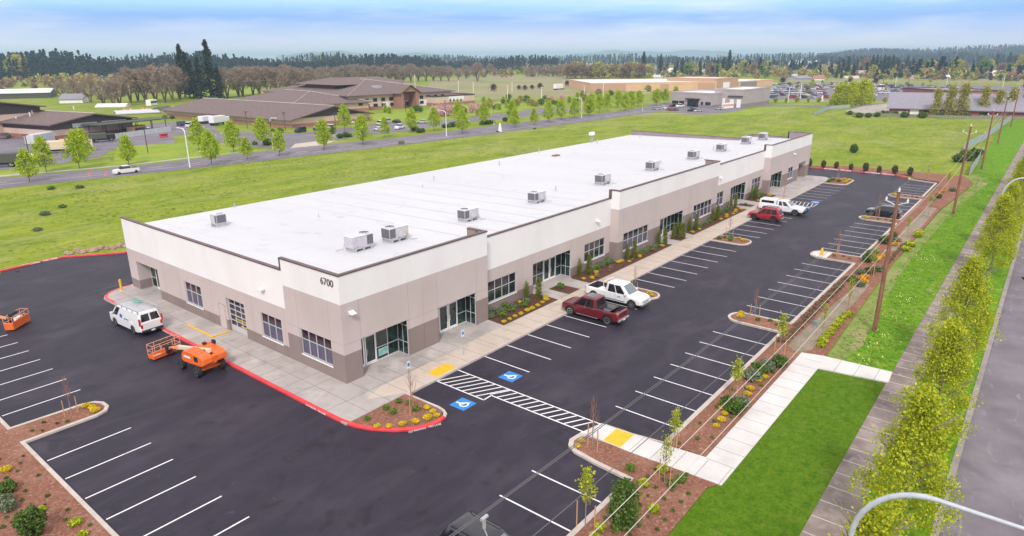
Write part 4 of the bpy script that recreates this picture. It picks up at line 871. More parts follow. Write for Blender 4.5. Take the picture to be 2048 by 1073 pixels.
# ------------------------------------------------------------------ vegetation kit
rng = np.random.default_rng(7); rnd = random.Random(11)
def leaves(name, pts, size, m, seed=0, parent=None, up=.0, aspect=1.0, tri=False, lay=0):
    """many small leaf faces at pts (N,3)"""
    g = np.random.default_rng(seed); N_ = len(pts); sz = size*(.6+.8*g.random(N_))
    a = g.normal(size=(N_, 3)); a[:, 2] *= (1-up); a /= np.linalg.norm(a, axis=1)[:, None]
    b = g.normal(size=(N_, 3)); b -= (b*a).sum(1)[:, None]*a; b /= np.linalg.norm(b, axis=1)[:, None]
    if lay: a[:, 2] *= 1-lay; b[:, 2] *= 1-lay
    a = a*sz[:, None]*.5*aspect; b = b*sz[:, None]*.5
    k = 3 if tri else 4
    q = np.stack([pts-a-b*.6, pts+a*.2-b, pts+a+b*.5, pts-a*.3+b], 1) if not tri else np.stack([pts-a-b, pts+a-b*.3, pts+b], 1)
    me = bpy.data.meshes.new(name); me.vertices.add(N_*k); me.vertices.foreach_set('co', q.reshape(-1)); me.loops.add(N_*k); me.polygons.add(N_)
    me.loops.foreach_set('vertex_index', np.arange(N_*k)); me.polygons.foreach_set('loop_start', np.arange(N_)*k); me.polygons.foreach_set('loop_total', np.full(N_, k))
    me.materials.append(m); me.update(calc_edges=True)
    o = bpy.data.objects.new(name, me); COL.objects.link(o); o.parent = parent; return o
def clumps(n, cl, r, prof, H, z0, seed, shell=.55, flat=1.0, n_in=None):
    """n points in cl clumps spread through a crown: prof(t) = radius at height fraction t"""
    g = np.random.default_rng(seed); out = []
    for k in range(cl):
        t = g.random()**.9; a = g.random()*2*math.pi; rad = prof(t)*(shell+(1-shell)*g.random())**1.0*(.35+.65*math.sqrt(g.random()))
        c = np.array([rad*math.cos(a), rad*math.sin(a), z0+H*t]); m = max(3, int(n/cl*(.5+g.random())))
        d = g.normal(size=(m, 3))*r*(.6+.7*g.random()); d[:, 2] *= flat; out.append(c+d)
    return np.concatenate(out)
def limbs(mb, H, r0, n, spread, z0f=.25, seed=1, up=.9, forks=2, m=0, top=True):
    g = random.Random(seed)
    if top: mb.tube([(0, 0, -.1), (g.uniform(-.02, .02)*H, g.uniform(-.02, .02)*H, H*.45), (g.uniform(-.03, .03)*H, 0, H*.92)], [r0, r0*.65, r0*.15], 7, m)
    for k in range(n):
        t = z0f+(.85-z0f)*k/n; a = k*2.4+g.uniform(-.4, .4); s = spread*(1.05-t*.5)*g.uniform(.7, 1.1); z = H*t; zz = z+s*up*g.uniform(.7, 1.2)
        p = [(0, 0, z), (s*.5*math.cos(a), s*.5*math.sin(a), z+(zz-z)*.6), (s*math.cos(a), s*math.sin(a), zz)]
        mb.tube(p, [r0*.45*(1-t*.5), r0*.28*(1-t*.5), r0*.08], 5, m, caps=False)
        for f in range(forks):
            b = a+g.uniform(-.9, .9); l = s*g.uniform(.35, .6); q = Vector(p[1])
            mb.tube([q, q+Vector((l*math.cos(b), l*math.sin(b), l*g.uniform(.5, 1.2)))], [r0*.16, r0*.04], 4, m, caps=False)
    return mb
def tree_proto(name, H, prof, z0, leaf, size, n, cl, cr, seed, trunk_r=.12, bark='bark', nl=10, spread=1.5, up=.8, flat=1, tri=False, forks=2, second=None, z0f=.25):
    o = empty(name)
    mb = MB(); limbs(mb, H, trunk_r, nl, spread, seed=seed, up=up, forks=forks, z0f=z0f); mb.build('trunk', M[bark], o)
    p = clumps(n, cl, cr, prof, H-z0, z0, seed, flat=flat)
    p[:, 2] = np.maximum(p[:, 2], z0*.8)
    c = leaves('crown', p, size, M[leaf], seed, o, tri=tri)
    return o
USED = set()
def place(proto, x, y, s=1, rz_=None, label=None, cat='tree', group=None, z=-.2, sz=None):
    if proto.name not in USED: o = proto; USED.add(proto.name)
    else: o = copy_tree(proto)
    o.location = (x, y, z); o.rotation_euler = (0, 0, rnd.uniform(0, 6.28) if rz_ is None else rz_); o.scale = (s, s, sz or s)
    return tag(o, label, cat, group)
# --- big verge trees along the east road
def prof_col(t): return 2.75*min(1, .45+2.2*t)*(1-t)**.75+.12
VT = [tree_proto('verge_tree', 8.0, prof_col, .9, 'lf_lime', .10, 17000, 330, .22, 31+i, .13, 'bark_pale', 20, 2.1, 1.1) for i in range(3)]
vx = [(-12.5, -33.9, .9), (-3.0, -33.4, .93), (6.2, -33.4, 1.0), (17.0, -33.3, .97), (29.8, -33.0, 1.05), (58.5, -33.0, 1.05), (70, -33.2, 1.0), (91, -33.3, 1.08), (106, -33.4, 1.0), (120, -33.3, 1.0)]
for i, (x, y, s) in enumerate(vx):
    place(VT[i % 3], x, y-.35, s, label='lime-green tree on the east verge, '+ORD[i]+' of that row from the front', group='lime-green trees on the strip beside the east road', z=-.1)
# --- street trees by the far road (teardrop crowns)
def prof_tear(t): return 2.55*(min(1, t/.22))**.6*(1-t)**.62*1.15
ST = [tree_proto('street_tree', 6.4, prof_tear, 1.35, 'lf_street', .24, 2600, 130, .27, 51+i, .085, 'bark', 9, 1.2, 1.3) for i in range(3)]
near_row = [(60, 365), (93, 345), (171, 325), (258, 330), (424, 330), (495, 320), (560, 312), (648, 300), (770, 275), (925, 268), (1030, 256), (1068, 251), (1097, 245), (1122, 240), (1149, 237), (1176, 232), (1250, 222), (1262, 218), (1277, 214)]
hts = {0: .82, 1: .95, 3: .85, 5: .68, 6: .8, 8: .75, 10: .85, 11: .75}
for i, (px, py) in enumerate(near_row):
    p = at(px, py); place(ST[i % 3], p.x, p.y, 1.15*hts.get(i, .98), label='bright green street tree, '+ORD[i]+' from the left on the near side of the far road', group='street trees on the near side of the far road')
far_row = [(160, 338), (398, 300), (468, 305), (526, 292), (726, 290), (824, 265), (868, 262), (916, 246), (968, 250), (1024, 246), (690, 262), (1350, 205), (1180, 232), (1199, 226), (1214, 223), (1235, 216), (1312, 212), (1330, 208)]
for i, (px, py) in enumerate(sorted(far_row)):
    p = at(px, py); place(ST[(i+1) % 3], p.x, p.y, 1.08+.15*rnd.random(), label='bright green tree, '+ORD[i]+' from the left in the row beyond the far road', group='street trees on the far side of the far road')
# --- shrubs and saplings
def shrub(name, r, h, leaf, size, n, seed, stems=0, z0=.0, tri=False, spiky=False):
    g = np.random.default_rng(seed)
    if spiky:
        a = g.random(n)*2*math.pi; e = g.random(n)**.7; rad = g.random(n)**.6
        p = np.stack([np.cos(a)*rad*r*(.4+.6*e), np.sin(a)*rad*r*(.4+.6*e), h*e*(1-.45*rad)], 1)
    else:
        d = g.normal(size=(n, 3)); d /= np.linalg.norm(d, axis=1)[:, None]; rad = g.random(n)**.35
        lump = 1+.22*np.sin(d[:, 0]*5+seed)*np.cos(d[:, 1]*4+d[:, 2]*3)
        p = d*rad[:, None]*lump[:, None]; p = np.stack([p[:, 0]*r, p[:, 1]*r, (p[:, 2]*.5+.5)*h+z0], 1)
    return leaves(name, p, size, M[leaf], seed, None, tri=tri)
GOLD = [shrub('golden_shrub', .30, .34, 'lf_gold', .11, 420, 3+i, spiky=True) for i in range(2)]
ORNG = shrub('orange_shrub', .30, .38, 'lf_orange', .12, 420, 8, spiky=True)
GRN = [shrub('green_shrub', .42, .55, 'lf_mid', .12, 600, 10+i) for i in range(2)]
GRY = shrub('grey_green_shrub', .48, .55, 'lf_grey', .12, 650, 14)
DRK = shrub('dark_shrub', .55, .8, 'lf_green', .13, 800, 15)
HDG = shrub('olive_shrub', .5, .8, 'lf_hedge', .12, 700, 21)
LIM = shrub('lime_shrub', .38, .42, 'lf_lime', .12, 450, 16)
TIN = shrub('seedling_plant', .16, .16, 'lf_green', .08, 60, 17, spiky=True)
TBR = shrub('rusty_seedling', .22, .26, 'lf_brown', .08, 120, 18, spiky=True)
def cyp(seed):
    o = empty('columnar_evergreen'); t = MB(); t.tube([(0, 0, -.05), (0, 0, .5), (.02, 0, 1.7)], [.05, .04, .01], 6); t.build('trunk', M['bark'], o)
    p = clumps(2200, 120, .085, lambda t: .30*min(1, .6+t*2)*(1-t**7)+.03, 1.9, .05, seed, shell=.8, flat=1.5); leaves('crown', p, .085, M['lf_cypress'], seed, o, aspect=.6); return o
CYP = [cyp(61), cyp(62)]
def put(protos, pts, label, cat, group, s=(.68, 1.05), z=-.03, sz=None):
    protos = protos if isinstance(protos, list) else [protos]
    for k, p in enumerate(pts):
        sc = rnd.uniform(*s); place(protos[k % len(protos)], p[0], p[1], sc, label=label, cat=cat, group=group, z=z, sz=(sz*sc if sz else None))
# beds in front of the long facade: dark mulch
for nm, pl in (('a', [(15.3, -1.9), (23.5, -1.9), (23.6, .05), (23.3, 1.05), (15.45, 1.05), (15.46, -.02)]), ('b', rect(25.4, 27.35, -1.85, .6)), ('c', [(29.5, -1.8), (48.3, -1.8), (48.0, -.02), (37.75, -.02), (37.75, 1.05), (30.1, 1.05), (29.6, .7)]), ('d', rect(50.5, 52.4, -1.8, -.2)),
               ('e', [(54.3, -1.8), (73.4, -1.8), (74.2, 0), (73.4, 1.05), (65.8, 1.05), (65.8, -.02), (54.8, -.02)]), ('f', rect(75.5, 77.3, -1.6, .6)), ('g', [(79.8, -1.6), (87, -1.8), (87.6, -.02), (87.6, 1.05), (80.2, 1.05)])):
    sheet('planting_bed', pl, .012, M['mulch_dark'], z0=-.1)
Bz = .01
put(GOLD, [(15.8, -1.5), (16.6, -1.5), (17.4, -1.5), (18.2, -1.5), (19.2, -1.45), (19.9, -1.5), (20.8, -1.45), (21.7, -1.3), (22.5, -1.2), (23.1, -.7), (20.5, .4)], 'small golden shrub along the front of the first planting bed on the long side', 'shrub', 'golden shrubs of the first facade bed', z=Bz)
put([GRY, GRN[0]], [(15.9, .2), (16.8, -.5), (17.7, .3), (18.3, -.4), (19.2, .1), (19.9, -.5), (20.8, -.1), (18.8, .8), (17.2, .7)], 'leafy green shrub under the window of the first facade bed', 'shrub', 'green shrubs of the first facade bed', z=Bz)
put(GRN, [(26.3, -.2)], 'small pointed green plant in the square bed before the third entrance', 'shrub', None, z=Bz)
put(GOLD, [(30.1, -.5), (30.8, -1.1), (32.0, -.9), (32.7, -.4), (37.4, -.4), (38.1, -.5), (38.5, -1.2), (40.9, -1.2), (46.6, -1.2)], 'small golden shrub in the second planting bed on the long side', 'shrub', 'golden shrubs of the second facade bed', z=Bz)
put(TBR, [(31.5+.85*k, -.95+.35*((k*7) % 3-1)) for k in range(17)], 'low rusty-leaved plant in the second planting bed on the long side', 'plant', 'rusty plants of the second facade bed', s=(1, 1.6), z=Bz)
put([GRY, GRN[1]], [(33.0, .4), (34.0, .3), (35.0, .4), (36.0, .3), (36.9, .5), (41.6, -.9), (42.6, -.9), (43.6, -.8), (44.8, -.9), (45.8, -.8)], 'leafy green shrub against the wall in the second planting bed', 'shrub', 'green shrubs of the second facade bed', z=Bz)
put(GOLD, [(55.2, -1.3), (57.3, -1.3), (64.5, -1.3), (66.3, -1.4), (67.5, -1.0), (69.0, -1.4), (70.4, -1.2), (71.5, -.8), (72.6, -1.2)], 'small golden shrub in the third planting bed on the long side', 'shrub', 'golden shrubs of the third facade bed', z=Bz)
put([GRY, GRN[0]], [(58.5, -.7), (59.6, -.8), (60.6, -.7), (61.7, -.7), (66.8, .4), (68, .2), (69.2, .4), (70.4, .2), (71.6, .4)], 'leafy green shrub against the wall in the third planting bed', 'shrub', 'green shrubs of the third facade bed', z=Bz)
put(GRN, [(76.4, -.5)], 'tiny green plant in the square bed before the fifth entrance', 'shrub', None, s=(.6, .6), z=Bz)
put(GOLD, [(80.6, -1.0), (85.4, -1.0), (86.3, -1.1), (86.9, -.6)], 'small golden shrub in the fourth planting bed on the long side', 'shrub', 'golden shrubs of the fourth facade bed', z=Bz)
put([GRY, GRN[1]], [(82.9, 0), (84, -.2), (85, .1), (86, .2)], 'leafy green shrub in the fourth planting bed on the long side', 'shrub', 'green shrubs of the fourth facade bed', z=Bz)
cyps = [([(21.4, .35), (22.4, -.35)], 'dark columnar evergreen at the end of the first facade bed, near the third entrance'), ([(30.7, .45), (31.9, .0)], 'columnar evergreen at the near end of the second facade bed'),
        ([(39.2, -.5), (40.0, -.9)], 'columnar evergreen in the middle of the second facade bed, before the wide window'), ([(47.0, -.5), (47.5, -1.1)], 'columnar evergreen at the far end of the second facade bed'),
        ([(50.95, -.55), (51.35, -1.3), (51.85, -.6), (52.15, -1.4)], 'columnar evergreen of the tight cluster before the fourth entrance'), ([(55.9, -.5), (56.9, -1.0)], 'columnar evergreen at the near end of the third facade bed'),
        ([(62.8, -.8), (63.8, -1.0), (64.3, -.9)], 'columnar evergreen in the middle of the third facade bed'), ([(72.5, .4), (73.2, .0)], 'columnar evergreen at the far end of the third facade bed'), ([(81.2, .4), (81.7, -.2), (82.1, .2)], 'columnar evergreen at the near end of the fourth facade bed')]
for i, (pts, lb) in enumerate(cyps):
    for j, (x, y) in enumerate(pts): place(CYP[j % 2], x, y, [.74, .88, .78][j % 3], label=lb, group='evergreens '+str(i+1)+' along the facade', cat='evergreen', z=Bz, sz=[.95, 1.1, 1.0][j % 3])
# corner island
put(GOLD, [(-2.5, -6.2), (-2.0, -6.8), (-1.3, -7.3), (-.6, -7.7), (.2, -8.0), (1.0, -7.7), (.8, -8.2), (1.1, -7.0)], 'spiky golden shrub on the red-kerbed corner island', 'shrub', 'golden shrubs of the corner island', z=-.02)
put(GRN, [(.5, -4.9), (.8, -5.6), (-.6, -4.9), (-.7, -5.7), (.5, -6.6), (-2.3, -5.0)], 'small dark green plant on the red-kerbed corner island', 'shrub', 'green plants of the corner island', s=(.5, .65), z=-.02)
put(GOLD, [(-12.9, 11.1), (-12.7, 10.5), (-12.8, 9.9)], 'golden shrub at the tip of the left kerbed island', 'shrub', 'golden shrubs of the left island', z=-.03)
put(TIN, [(-14.9, 10.2), (-15.4, 11.0), (-16.2, 10.4), (-15.8, 9.9), (-14.4, 9.9)], 'sparse seedling on the left kerbed island', 'plant', 'seedlings of the left island', z=-.03)
put([GRY, DRK], [(-19.5, 3.3), (-19.2, 4.3), (-19.6, 2.5)], 'dark rounded shrub in the mulch at the left edge', 'shrub', 'dark shrubs at the left edge', s=(.7, .85), z=-.03)
BIG = shrub('tall_round_shrub', .8, 1.9, 'lf_green', .13, 3200, 19)
put(BIG, [(-19.5, -.7)], 'tall dense green shrub with a stake in the left mulch bed', 'shrub', None, s=(.8, .8), z=-.05)
put(LIM, [(-17.9, -1.5), (-18.0, -2.7), (-18.6, 1.0)], 'loose lime-green shrub in the left mulch bed', 'shrub', 'lime shrubs of the left mulch bed', s=(.5, .8), z=-.03)
put(GOLD, [(-18.6, 6.6)], 'single golden shrub in the left mulch bed', 'shrub', None, z=-.03)
put(TIN, [(-17.5-(k*37 % 29)*.12, 8.3-.36*k+.35*((k*13) % 5-2)) for k in range(32)], 'sparse seedling in the mulch left of the parking rows', 'plant', 'seedlings of the left mulch bed', z=-.03)
# crosswalk island
put(GOLD, [(4.1, -17.2), (3.5, -17.3)], 'golden shrub at the tip of the crosswalk island', 'shrub', 'golden shrubs of the crosswalk island', z=-.03)
EV = [tree_proto('young_evergreen', 2.6, lambda t: .95*(min(1, .35+t*2))*(1-t)**.4, .1, 'lf_green', .13, 4200, 170, .13, 71, .04, 'bark', 4, .3)]
place(EV[0], -1.0, -23.0, 1.0, label='dense conical evergreen with a stake in the near mulch strip', cat='evergreen', z=-.05)
put([LIM, GRN[0]], [(-1.9, -22.2), (-1.4, -22.9), (-2.6, -22.3), (3.5, -23.4), (2.6, -22.2), (4.2, -23.6), (1.0, -23.6), (3.4, -20.9), (4.4, -22.4)], 'loose yellow-green shrub in the mulch below the crosswalk island', 'shrub', 'loose shrubs below the crosswalk island', s=(.6, 1.0), z=-.03)
put(TIN, [(-2+.9*(k % 8)+.3*(k // 8), -22.0-.8*(k // 8)) for k in range(30)], 'sparse seedling in the mulch below the crosswalk island', 'plant', 'seedlings below the crosswalk island', z=-.03)
# east planting strip
put(GOLD, [(10.8, -22.9), (11.7, -22.9), (12.6, -22.7), (13.2, -22.3), (13.8, -22.1), (16.1, -22.9), (17.0, -22.8), (18.6, -22.8), (19.4, -22.9)], 'golden shrub in the strip beside the white footpath', 'shrub', 'golden shrubs beside the white footpath', z=-.04)
put(ORNG, [(47.0, -23.7), (47.8, -23.2), (48.6, -23.4), (56.3, -22.9), (57.1, -22.9), (58.0, -23.1), (64.6, -23.3), (67.1, -23.4), (105, -22.6), (107, -23.2), (111, -24.8)], 'orange-yellow shrub in the far part of the east strip', 'shrub', 'orange shrubs of the east strip', s=(1, 1.5), z=-.04)
put([DRK, GRY], [(13.3, -23.1), (14.4, -23.1), (13.6, -22.6), (18.6, -22.3), (19.6, -22.4), (20.9, -22.6), (22.0, -23.1), (45.5, -23.6), (46.6, -22.6), (49.8, -22.6), (50.8, -23.4), (52.2, -23.9), (55.3, -22.3), (58.5, -22.1), (64.9, -22.1), (66.5, -22.9), (69.2, -22.3), (98, -22.7), (101, -23.2), (109, -24.2)], 'dark green shrub in the mulch strip along the east stalls', 'shrub', 'dark shrubs of the east strip', s=(.8, 1.3), z=-.04)
put(TBR, [(26.6+.72*k, -21.75-.12*(k % 3)) for k in range(30)]+[(27+.9*k, -22.15) for k in range(20)], 'low rusty plant in the row against the east kerb', 'plant', 'rusty plants in a row along the east kerb', s=(1.1, 1.8), z=-.04)
put(TBR, [(52+.8*k, -24.1-.12*(k % 2)) for k in range(18)], 'low rusty plant in the row at the grass edge of the east strip', 'plant', 'rusty plants at the grass edge', s=(1, 1.5), z=-.04)
put(LIM, [(27.7, -24.6), (28.5, -24.5), (29.3, -24.4), (30.0, -24.45), (30.8, -24.5), (31.8, -24.45), (32.8, -24.5), (33.9, -24.5), (35.1, -24.4), (35.9, -24.6), (36.7, -24.7)], 'lime-green tuft in the row along the swale', 'shrub', 'lime tufts along the swale', s=(.75, 1.05), z=-.04)
put(LIM, [(63, -24.8), (65.5, -24.8), (71, -24.8), (72.5, -24.7)], 'lime-green tuft at the far swale', 'shrub', 'lime tufts at the far swale', s=(1.2, 1.6), z=-.04)
put(GRN, [(7.6+.93*k+.2*(k % 2), -21.9-.8*(k % 3)*.8) for k in range(17)], 'tiny green seedling in the strip beside the near east stalls', 'plant', 'green seedlings beside the near east stalls', s=(.25, .4), z=-.04)
# islands of the lot
for (x, nm) in ((30.3, 'first island of the east stalls'), (55.4, 'hydrant island'), (78.7, 'third island of the east stalls'), (99.5, 'farthest island of the east stalls')):
    put(GOLD, [(x-.5, -17.3), (x+.3, -17.0)] if x != 55.4 else [], 'golden shrub at the tip of the '+nm, 'shrub', 'golden shrubs, '+nm, s=(.9, 1.2), z=-.03)
    put(TIN, [(x-.2, -18.7), (x+.3, -19.6), (x-.3, -20.4)], 'sparse seedling on the '+nm, 'plant', 'seedlings, '+nm, s=(1.2, 1.8), z=-.03)
put(GOLD, [(30.4, -8.0), (30.0, -8.4)], 'golden shrub on the island beside the white pickup', 'shrub', 'golden shrubs beside the white pickup', z=-.03)
put(GOLD, [(55.4, -8.0), (56.0, -7.2)], 'golden shrub on the second island of the front row', 'shrub', 'golden shrubs, second front island', z=-.03)
put(GRN, [(54.5, -5.2), (55.3, -5.6), (54.6, -6.6), (55.8, -6.2)], 'small green shrub on the second island of the front row', 'shrub', 'green shrubs, second front island', s=(.6, .8), z=-.03)
put(GRN, [(105.6, -5.2), (107, -5.3), (108.3, -5.4), (106.8, -6.6)], 'green shrub on the island at the far end of the building', 'shrub', 'green shrubs, far end island', s=(.8, 1.1), z=-.03)
put(GOLD, [(107, -7.8), (108.6, -7.6), (110, -6.9), (109.2, -7.9)], 'golden shrub on the island at the far end of the building', 'shrub', 'golden shrubs, far end island', s=(1, 1.4), z=-.03)
# saplings with stakes
def sapling(h, leaf=None, n=0, size=.07, seed=1, stakes=2, st_h=1.35, twigs=26, tw=.012, mm='twig_red'):
    o = empty('staked_sapling'); g = random.Random(seed); t = MB(); t.tube([(0, 0, -.05), (.02, .01, h*.5), (0, 0, h)], [.03, .022, .006], 5); t.build('trunk', M['bark_pale'], o)
    w = MB(); pts = []
    for k in range(twigs):
        z = h*(.38+.6*k/twigs); a = g.uniform(0, 6.28); l = .14*h*(1.15-(z/h))*g.uniform(1.1, 2.2)+.05; e = Vector((l*.5*math.cos(a), l*.5*math.sin(a), z+l*1.3)); w.tube([(0, 0, z), (e.x*.7, e.y*.7, z+l*.5), e], [tw, tw*.8, tw*.5], 3, caps=False); pts += [e, e*.9+Vector((0, 0, z*.1)), (e+Vector((0, 0, z)))*.5]
    w.build('twigs', M[mm], o)
    if leaf:
        g2 = np.random.default_rng(seed); p = np.array([pts[i % len(pts)] for i in range(n)])+g2.normal(size=(n, 3))*.11; leaves('crown', p, size, M[leaf], seed, o)
    for k in range(stakes):
        s = MB(); x = (-.42, .42)[k]; s.cyl((x, .0, -.1), (x, .0, st_h), .032, n=6); s.build('stake', M['stake'], o)
    return o
SP = sapling(3.1, seed=5); SL = sapling(3.0, 'lf_lime', 420, .10, 6, mm='twig'); SG = sapling(2.9, 'lf_lime', 260, .08, 9, twigs=40, mm='twig')
spl = [((-13.9, 10.7), SP, 'bare reddish sapling with two stakes on the left island'), ((.1, -6.6), SP, 'bare sapling with two stakes on the red-kerbed corner island'), ((3.9, -18.1), SP, 'russet-budded sapling with two stakes by the crosswalk ramp'),
       ((30.7, -18.2), SP, 'bare sapling with two stakes on the first island of the east stalls'), ((55.8, -18.9), SP, 'bare sapling with two stakes on the hydrant island'), ((80.0, -18.3), SP, 'bare sapling with two stakes on the island by the black vehicle'),
       ((29.9, -6.6), SP, 'bare sapling with two stakes on the island beside the white pickup'), ((56.0, -5.9), SP, 'bare sapling with two stakes on the second island of the front row'), ((84.9, -3.6), SP, 'bare sapling with stakes beside the far access aisle'),
       ((108.4, -6.0), SP, 'bare sapling with two stakes on the island at the building end'), ((3.4, -23.0), SG, 'thin leafing sapling with two stakes below the white footpath'), ((-2.3, -21.6), SL, 'green-leaved sapling at the kerb near the lower edge'),
       ((6.6, -22.0), SL, 'green-leaved sapling between the crosswalk path and the east strip'), ((14.8, -22.5), SL, 'green-leaved sapling with two stakes beside the footpath, by a tan stake pair'), ((24.0, -22.5), SL, 'green-leaved sapling with stakes at the corner of the white footpath'),
       ((30.3, -24.0), SG, 'thin sapling with one stake pair in the swale'), ((37.9, -24.2), SG, 'round-topped thin sapling with stakes at the far end of the swale'), ((49.9, -23.7), SG, 'thin sapling with stakes beside the orange shrubs and pole'), ((70.0, -23.7), SG, 'thin sapling with stakes near the far swale'),
       ((85.5, -23.9), SG, 'thin sapling with stakes left of the second utility pole'), ((109.3, -23.3), SL, 'leafy sapling with stakes at the far corner of the strip'), ((118.8, -19.0), SP, 'bare sapling with stakes at the far corner of the lot')]
for i, ((x, y), pr, lb) in enumerate(spl): place(pr, x, y, 1.0+.1*((i*7) % 3-1), rz_=.6*(i % 4), label=lb, cat='sapling', group='staked saplings', z=-.05)
hedge = [(121.9, 2.9), (122.3, .2), (122.7, -2.2), (122.2, -5.1), (122.2, -7.8), (122.0, -10.3), (122.3, -13.0), (122.4, -15.6), (123.0, 6.0)]
put([HDG], hedge, 'upright dark shrub in the row beyond the far red kerb', 'shrub', 'dark shrubs beyond the far red kerb', s=(.85, 1.15), z=-.05, sz=2.1)
put(BIG, [(151.5, 1.0)], 'lone round dark bush standing in the far green field', 'shrub', None, s=(1.1, 1.1), z=-.2)
put([GRY, GRN[0]], [(18.2, 100.3), (14.5, 103), (6.4, 80.2), (10, 84), (2.3, 70), (150, 96), (136, 100)], 'rough bush in the open field before the far road', 'bush', 'rough bushes in the open field', s=(1.1, 1.6), z=-.2, sz=.7)
# rough grass tufts over the open field
g = np.random.default_rng(5); n = 22000
x = g.uniform(-30, 330, n); y = g.uniform(50, 107, n); k = (x > 124) & (g.random(n) < .75); y[k] = g.uniform(-16, 60, k.sum())
n1 = np.sin(x*.21+np.cos(y*.17)*2)*np.cos(y*.13+x*.05); keep = (n1+g.normal(size=n)*.5 > .15)
pts = np.stack([x, y, np.full(n, -.14)+g.random(n)*.05], 1)[keep]
tag(leaves('grass_tufts', pts, .45, M['tuft'], 5, None, lay=.8), 'rough tufts of yellow-green grass over the open field', 'grass', kind='stuff')
n = 4000; x = g.uniform(26, 135, n); y = g.uniform(-29.8, -25.6, n); z = np.full(n, -.03)+g.random(n)*.07
tag(leaves('verge_tufts', np.stack([x, y, z], 1), .2, M['verge_tuft'], 6, None, lay=.75), 'longer grass tufts on the east verge around the utility poles', 'grass', kind='stuff')
n = 260; cx = g.choice([27.5, 30.5, 33, 38, 44, 51, 60], n); x = cx+g.normal(size=n)*.8; y = -28.0+g.normal(size=n)*.7+.02*(cx-30)
tag(leaves('wild_flowers', np.stack([x, y, np.full(n, .05)+g.random(n)*.12], 1), .09, mat('flower', (.72, .72, .30), .8), 7, None, up=.3), 'pale yellow wild flowers in the verge grass around the nearest pole', 'flowers', kind='stuff')
# ------------------------------------------------------------------ street furniture
def sign(x, y, label):
    o = empty('parking_sign', (x, y, 0), 0, label, 'sign', 'accessible parking signs'); b = MB(); b.cyl((0, 0, -.05), (0, 0, 2.1), .03, n=6); b.build('post', M['galv'], o)
    b = MB(); b.box(-.15, .15, -.05, -.03, 1.55, 2.1); p = b.build('sign_plate', M['white_metal'], o)
    b = MB(); b.box(-.10, .10, -.055, -.051, 1.72, 1.98); b.build('sign_symbol', M['blue_paint'], p); return o
sign(2.3, -4.0, 'white and blue parking sign on a thin post at the near corner bay'); sign(8.7, -3.2, 'white and blue parking sign on a post before the second entrance')
sign(81.2, -3.9, 'white and blue parking sign behind the far white pickup'); sign(86.3, -3.7, 'white and blue parking sign beyond the far access aisle')
o = empty('bollard', (-1.4, 34.0, 0), 0, 'tall yellow bollard at the rounded end of the side pavement', 'bollard')
b = MB(); b.cyl((0, 0, 0), (0, 0, 1.15), .11, n=14); b.cyl((0, 0, 1.15), (0, 0, 1.22), .11, .04, n=14); b.build('post', M['yellow_paint'], o)
b = MB(); b.cyl((0, 0, 0), (0, 0, .03), .2, n=14); b.build('base', M['concrete_new'], o)
o = empty('fire_hydrant', (54.9, -17.4, 0), 0, 'yellow fire hydrant on the rounded concrete tip of an island', 'fire hydrant')
b = MB(); b.cyl((0, 0, 0), (0, 0, .06), .2, n=12); b.cyl((0, 0, .06), (0, 0, .62), .14, .13, n=12); b.cyl((0, 0, .62), (0, 0, .8), .16, .06, n=12); b.build('body', M['yellow_paint'], o, smooth=40)
for s in (-1, 1): b = MB(); b.cyl((0, 0, .45), (.0, s*.26, .45), .07, n=8); b.build('outlet', M['yellow_paint'], o)
b = MB(); b.cyl((.18, 0, .4), (0, 0, .4), .09, n=8); b.build('front_outlet', M['yellow_paint'], o)
def rk(seed):
    g = random.Random(seed); b = MB(); n = 9; rings = []
    for k, (z, r) in enumerate(((-.1, .5), (.15, .62), (.42, .5), (.6, .2))): rings.append([(r*math.cos(6.283*i/n)*g.uniform(.75, 1.2), r*math.sin(6.283*i/n)*g.uniform(.75, 1.2), z*g.uniform(.85, 1.1)) for i in range(n)])
    loft(b, rings); return b.build('rock', M['rock'])
RK = [rk(1), rk(2)]
for k in range(16): place(RK[k % 2], 3.4+3.6*(k/15-.5)*1.6+rnd.uniform(-.4, .4), 53.6+rnd.uniform(-.7, .9)-.25*k*.35, rnd.uniform(.45, .95), label='brown boulder in the heap beyond the red kerb, left of the building', cat='rock', group='boulders heaped beyond the red kerb', z=-.2)
for i, (x, y) in enumerate(((32.6, -22.9), (85.0, -23.5))):
    b = MB(); b.cyl((0, 0, -.04), (0, 0, .10), .35, .3, n=14); b.cyl((0, 0, .10), (0, 0, .14), .22, n=14)
    tag(b.build('drain_cover', mat('drain'+str(i), (.12, .28, .24), .6), loc=(x, y, 0)), ['green domed drain cover in the near swale', 'green domed drain cover in the far swale'][i], 'drain cover')
b = MB(); b.cyl((0, 0, 0), (0, 0, .012), .38, n=18)
tag(b.build('manhole_cover', M['joint'], loc=(48.5, -29.2, -.06)), 'round manhole cover in the verge grass beside the east pavement', 'manhole cover')
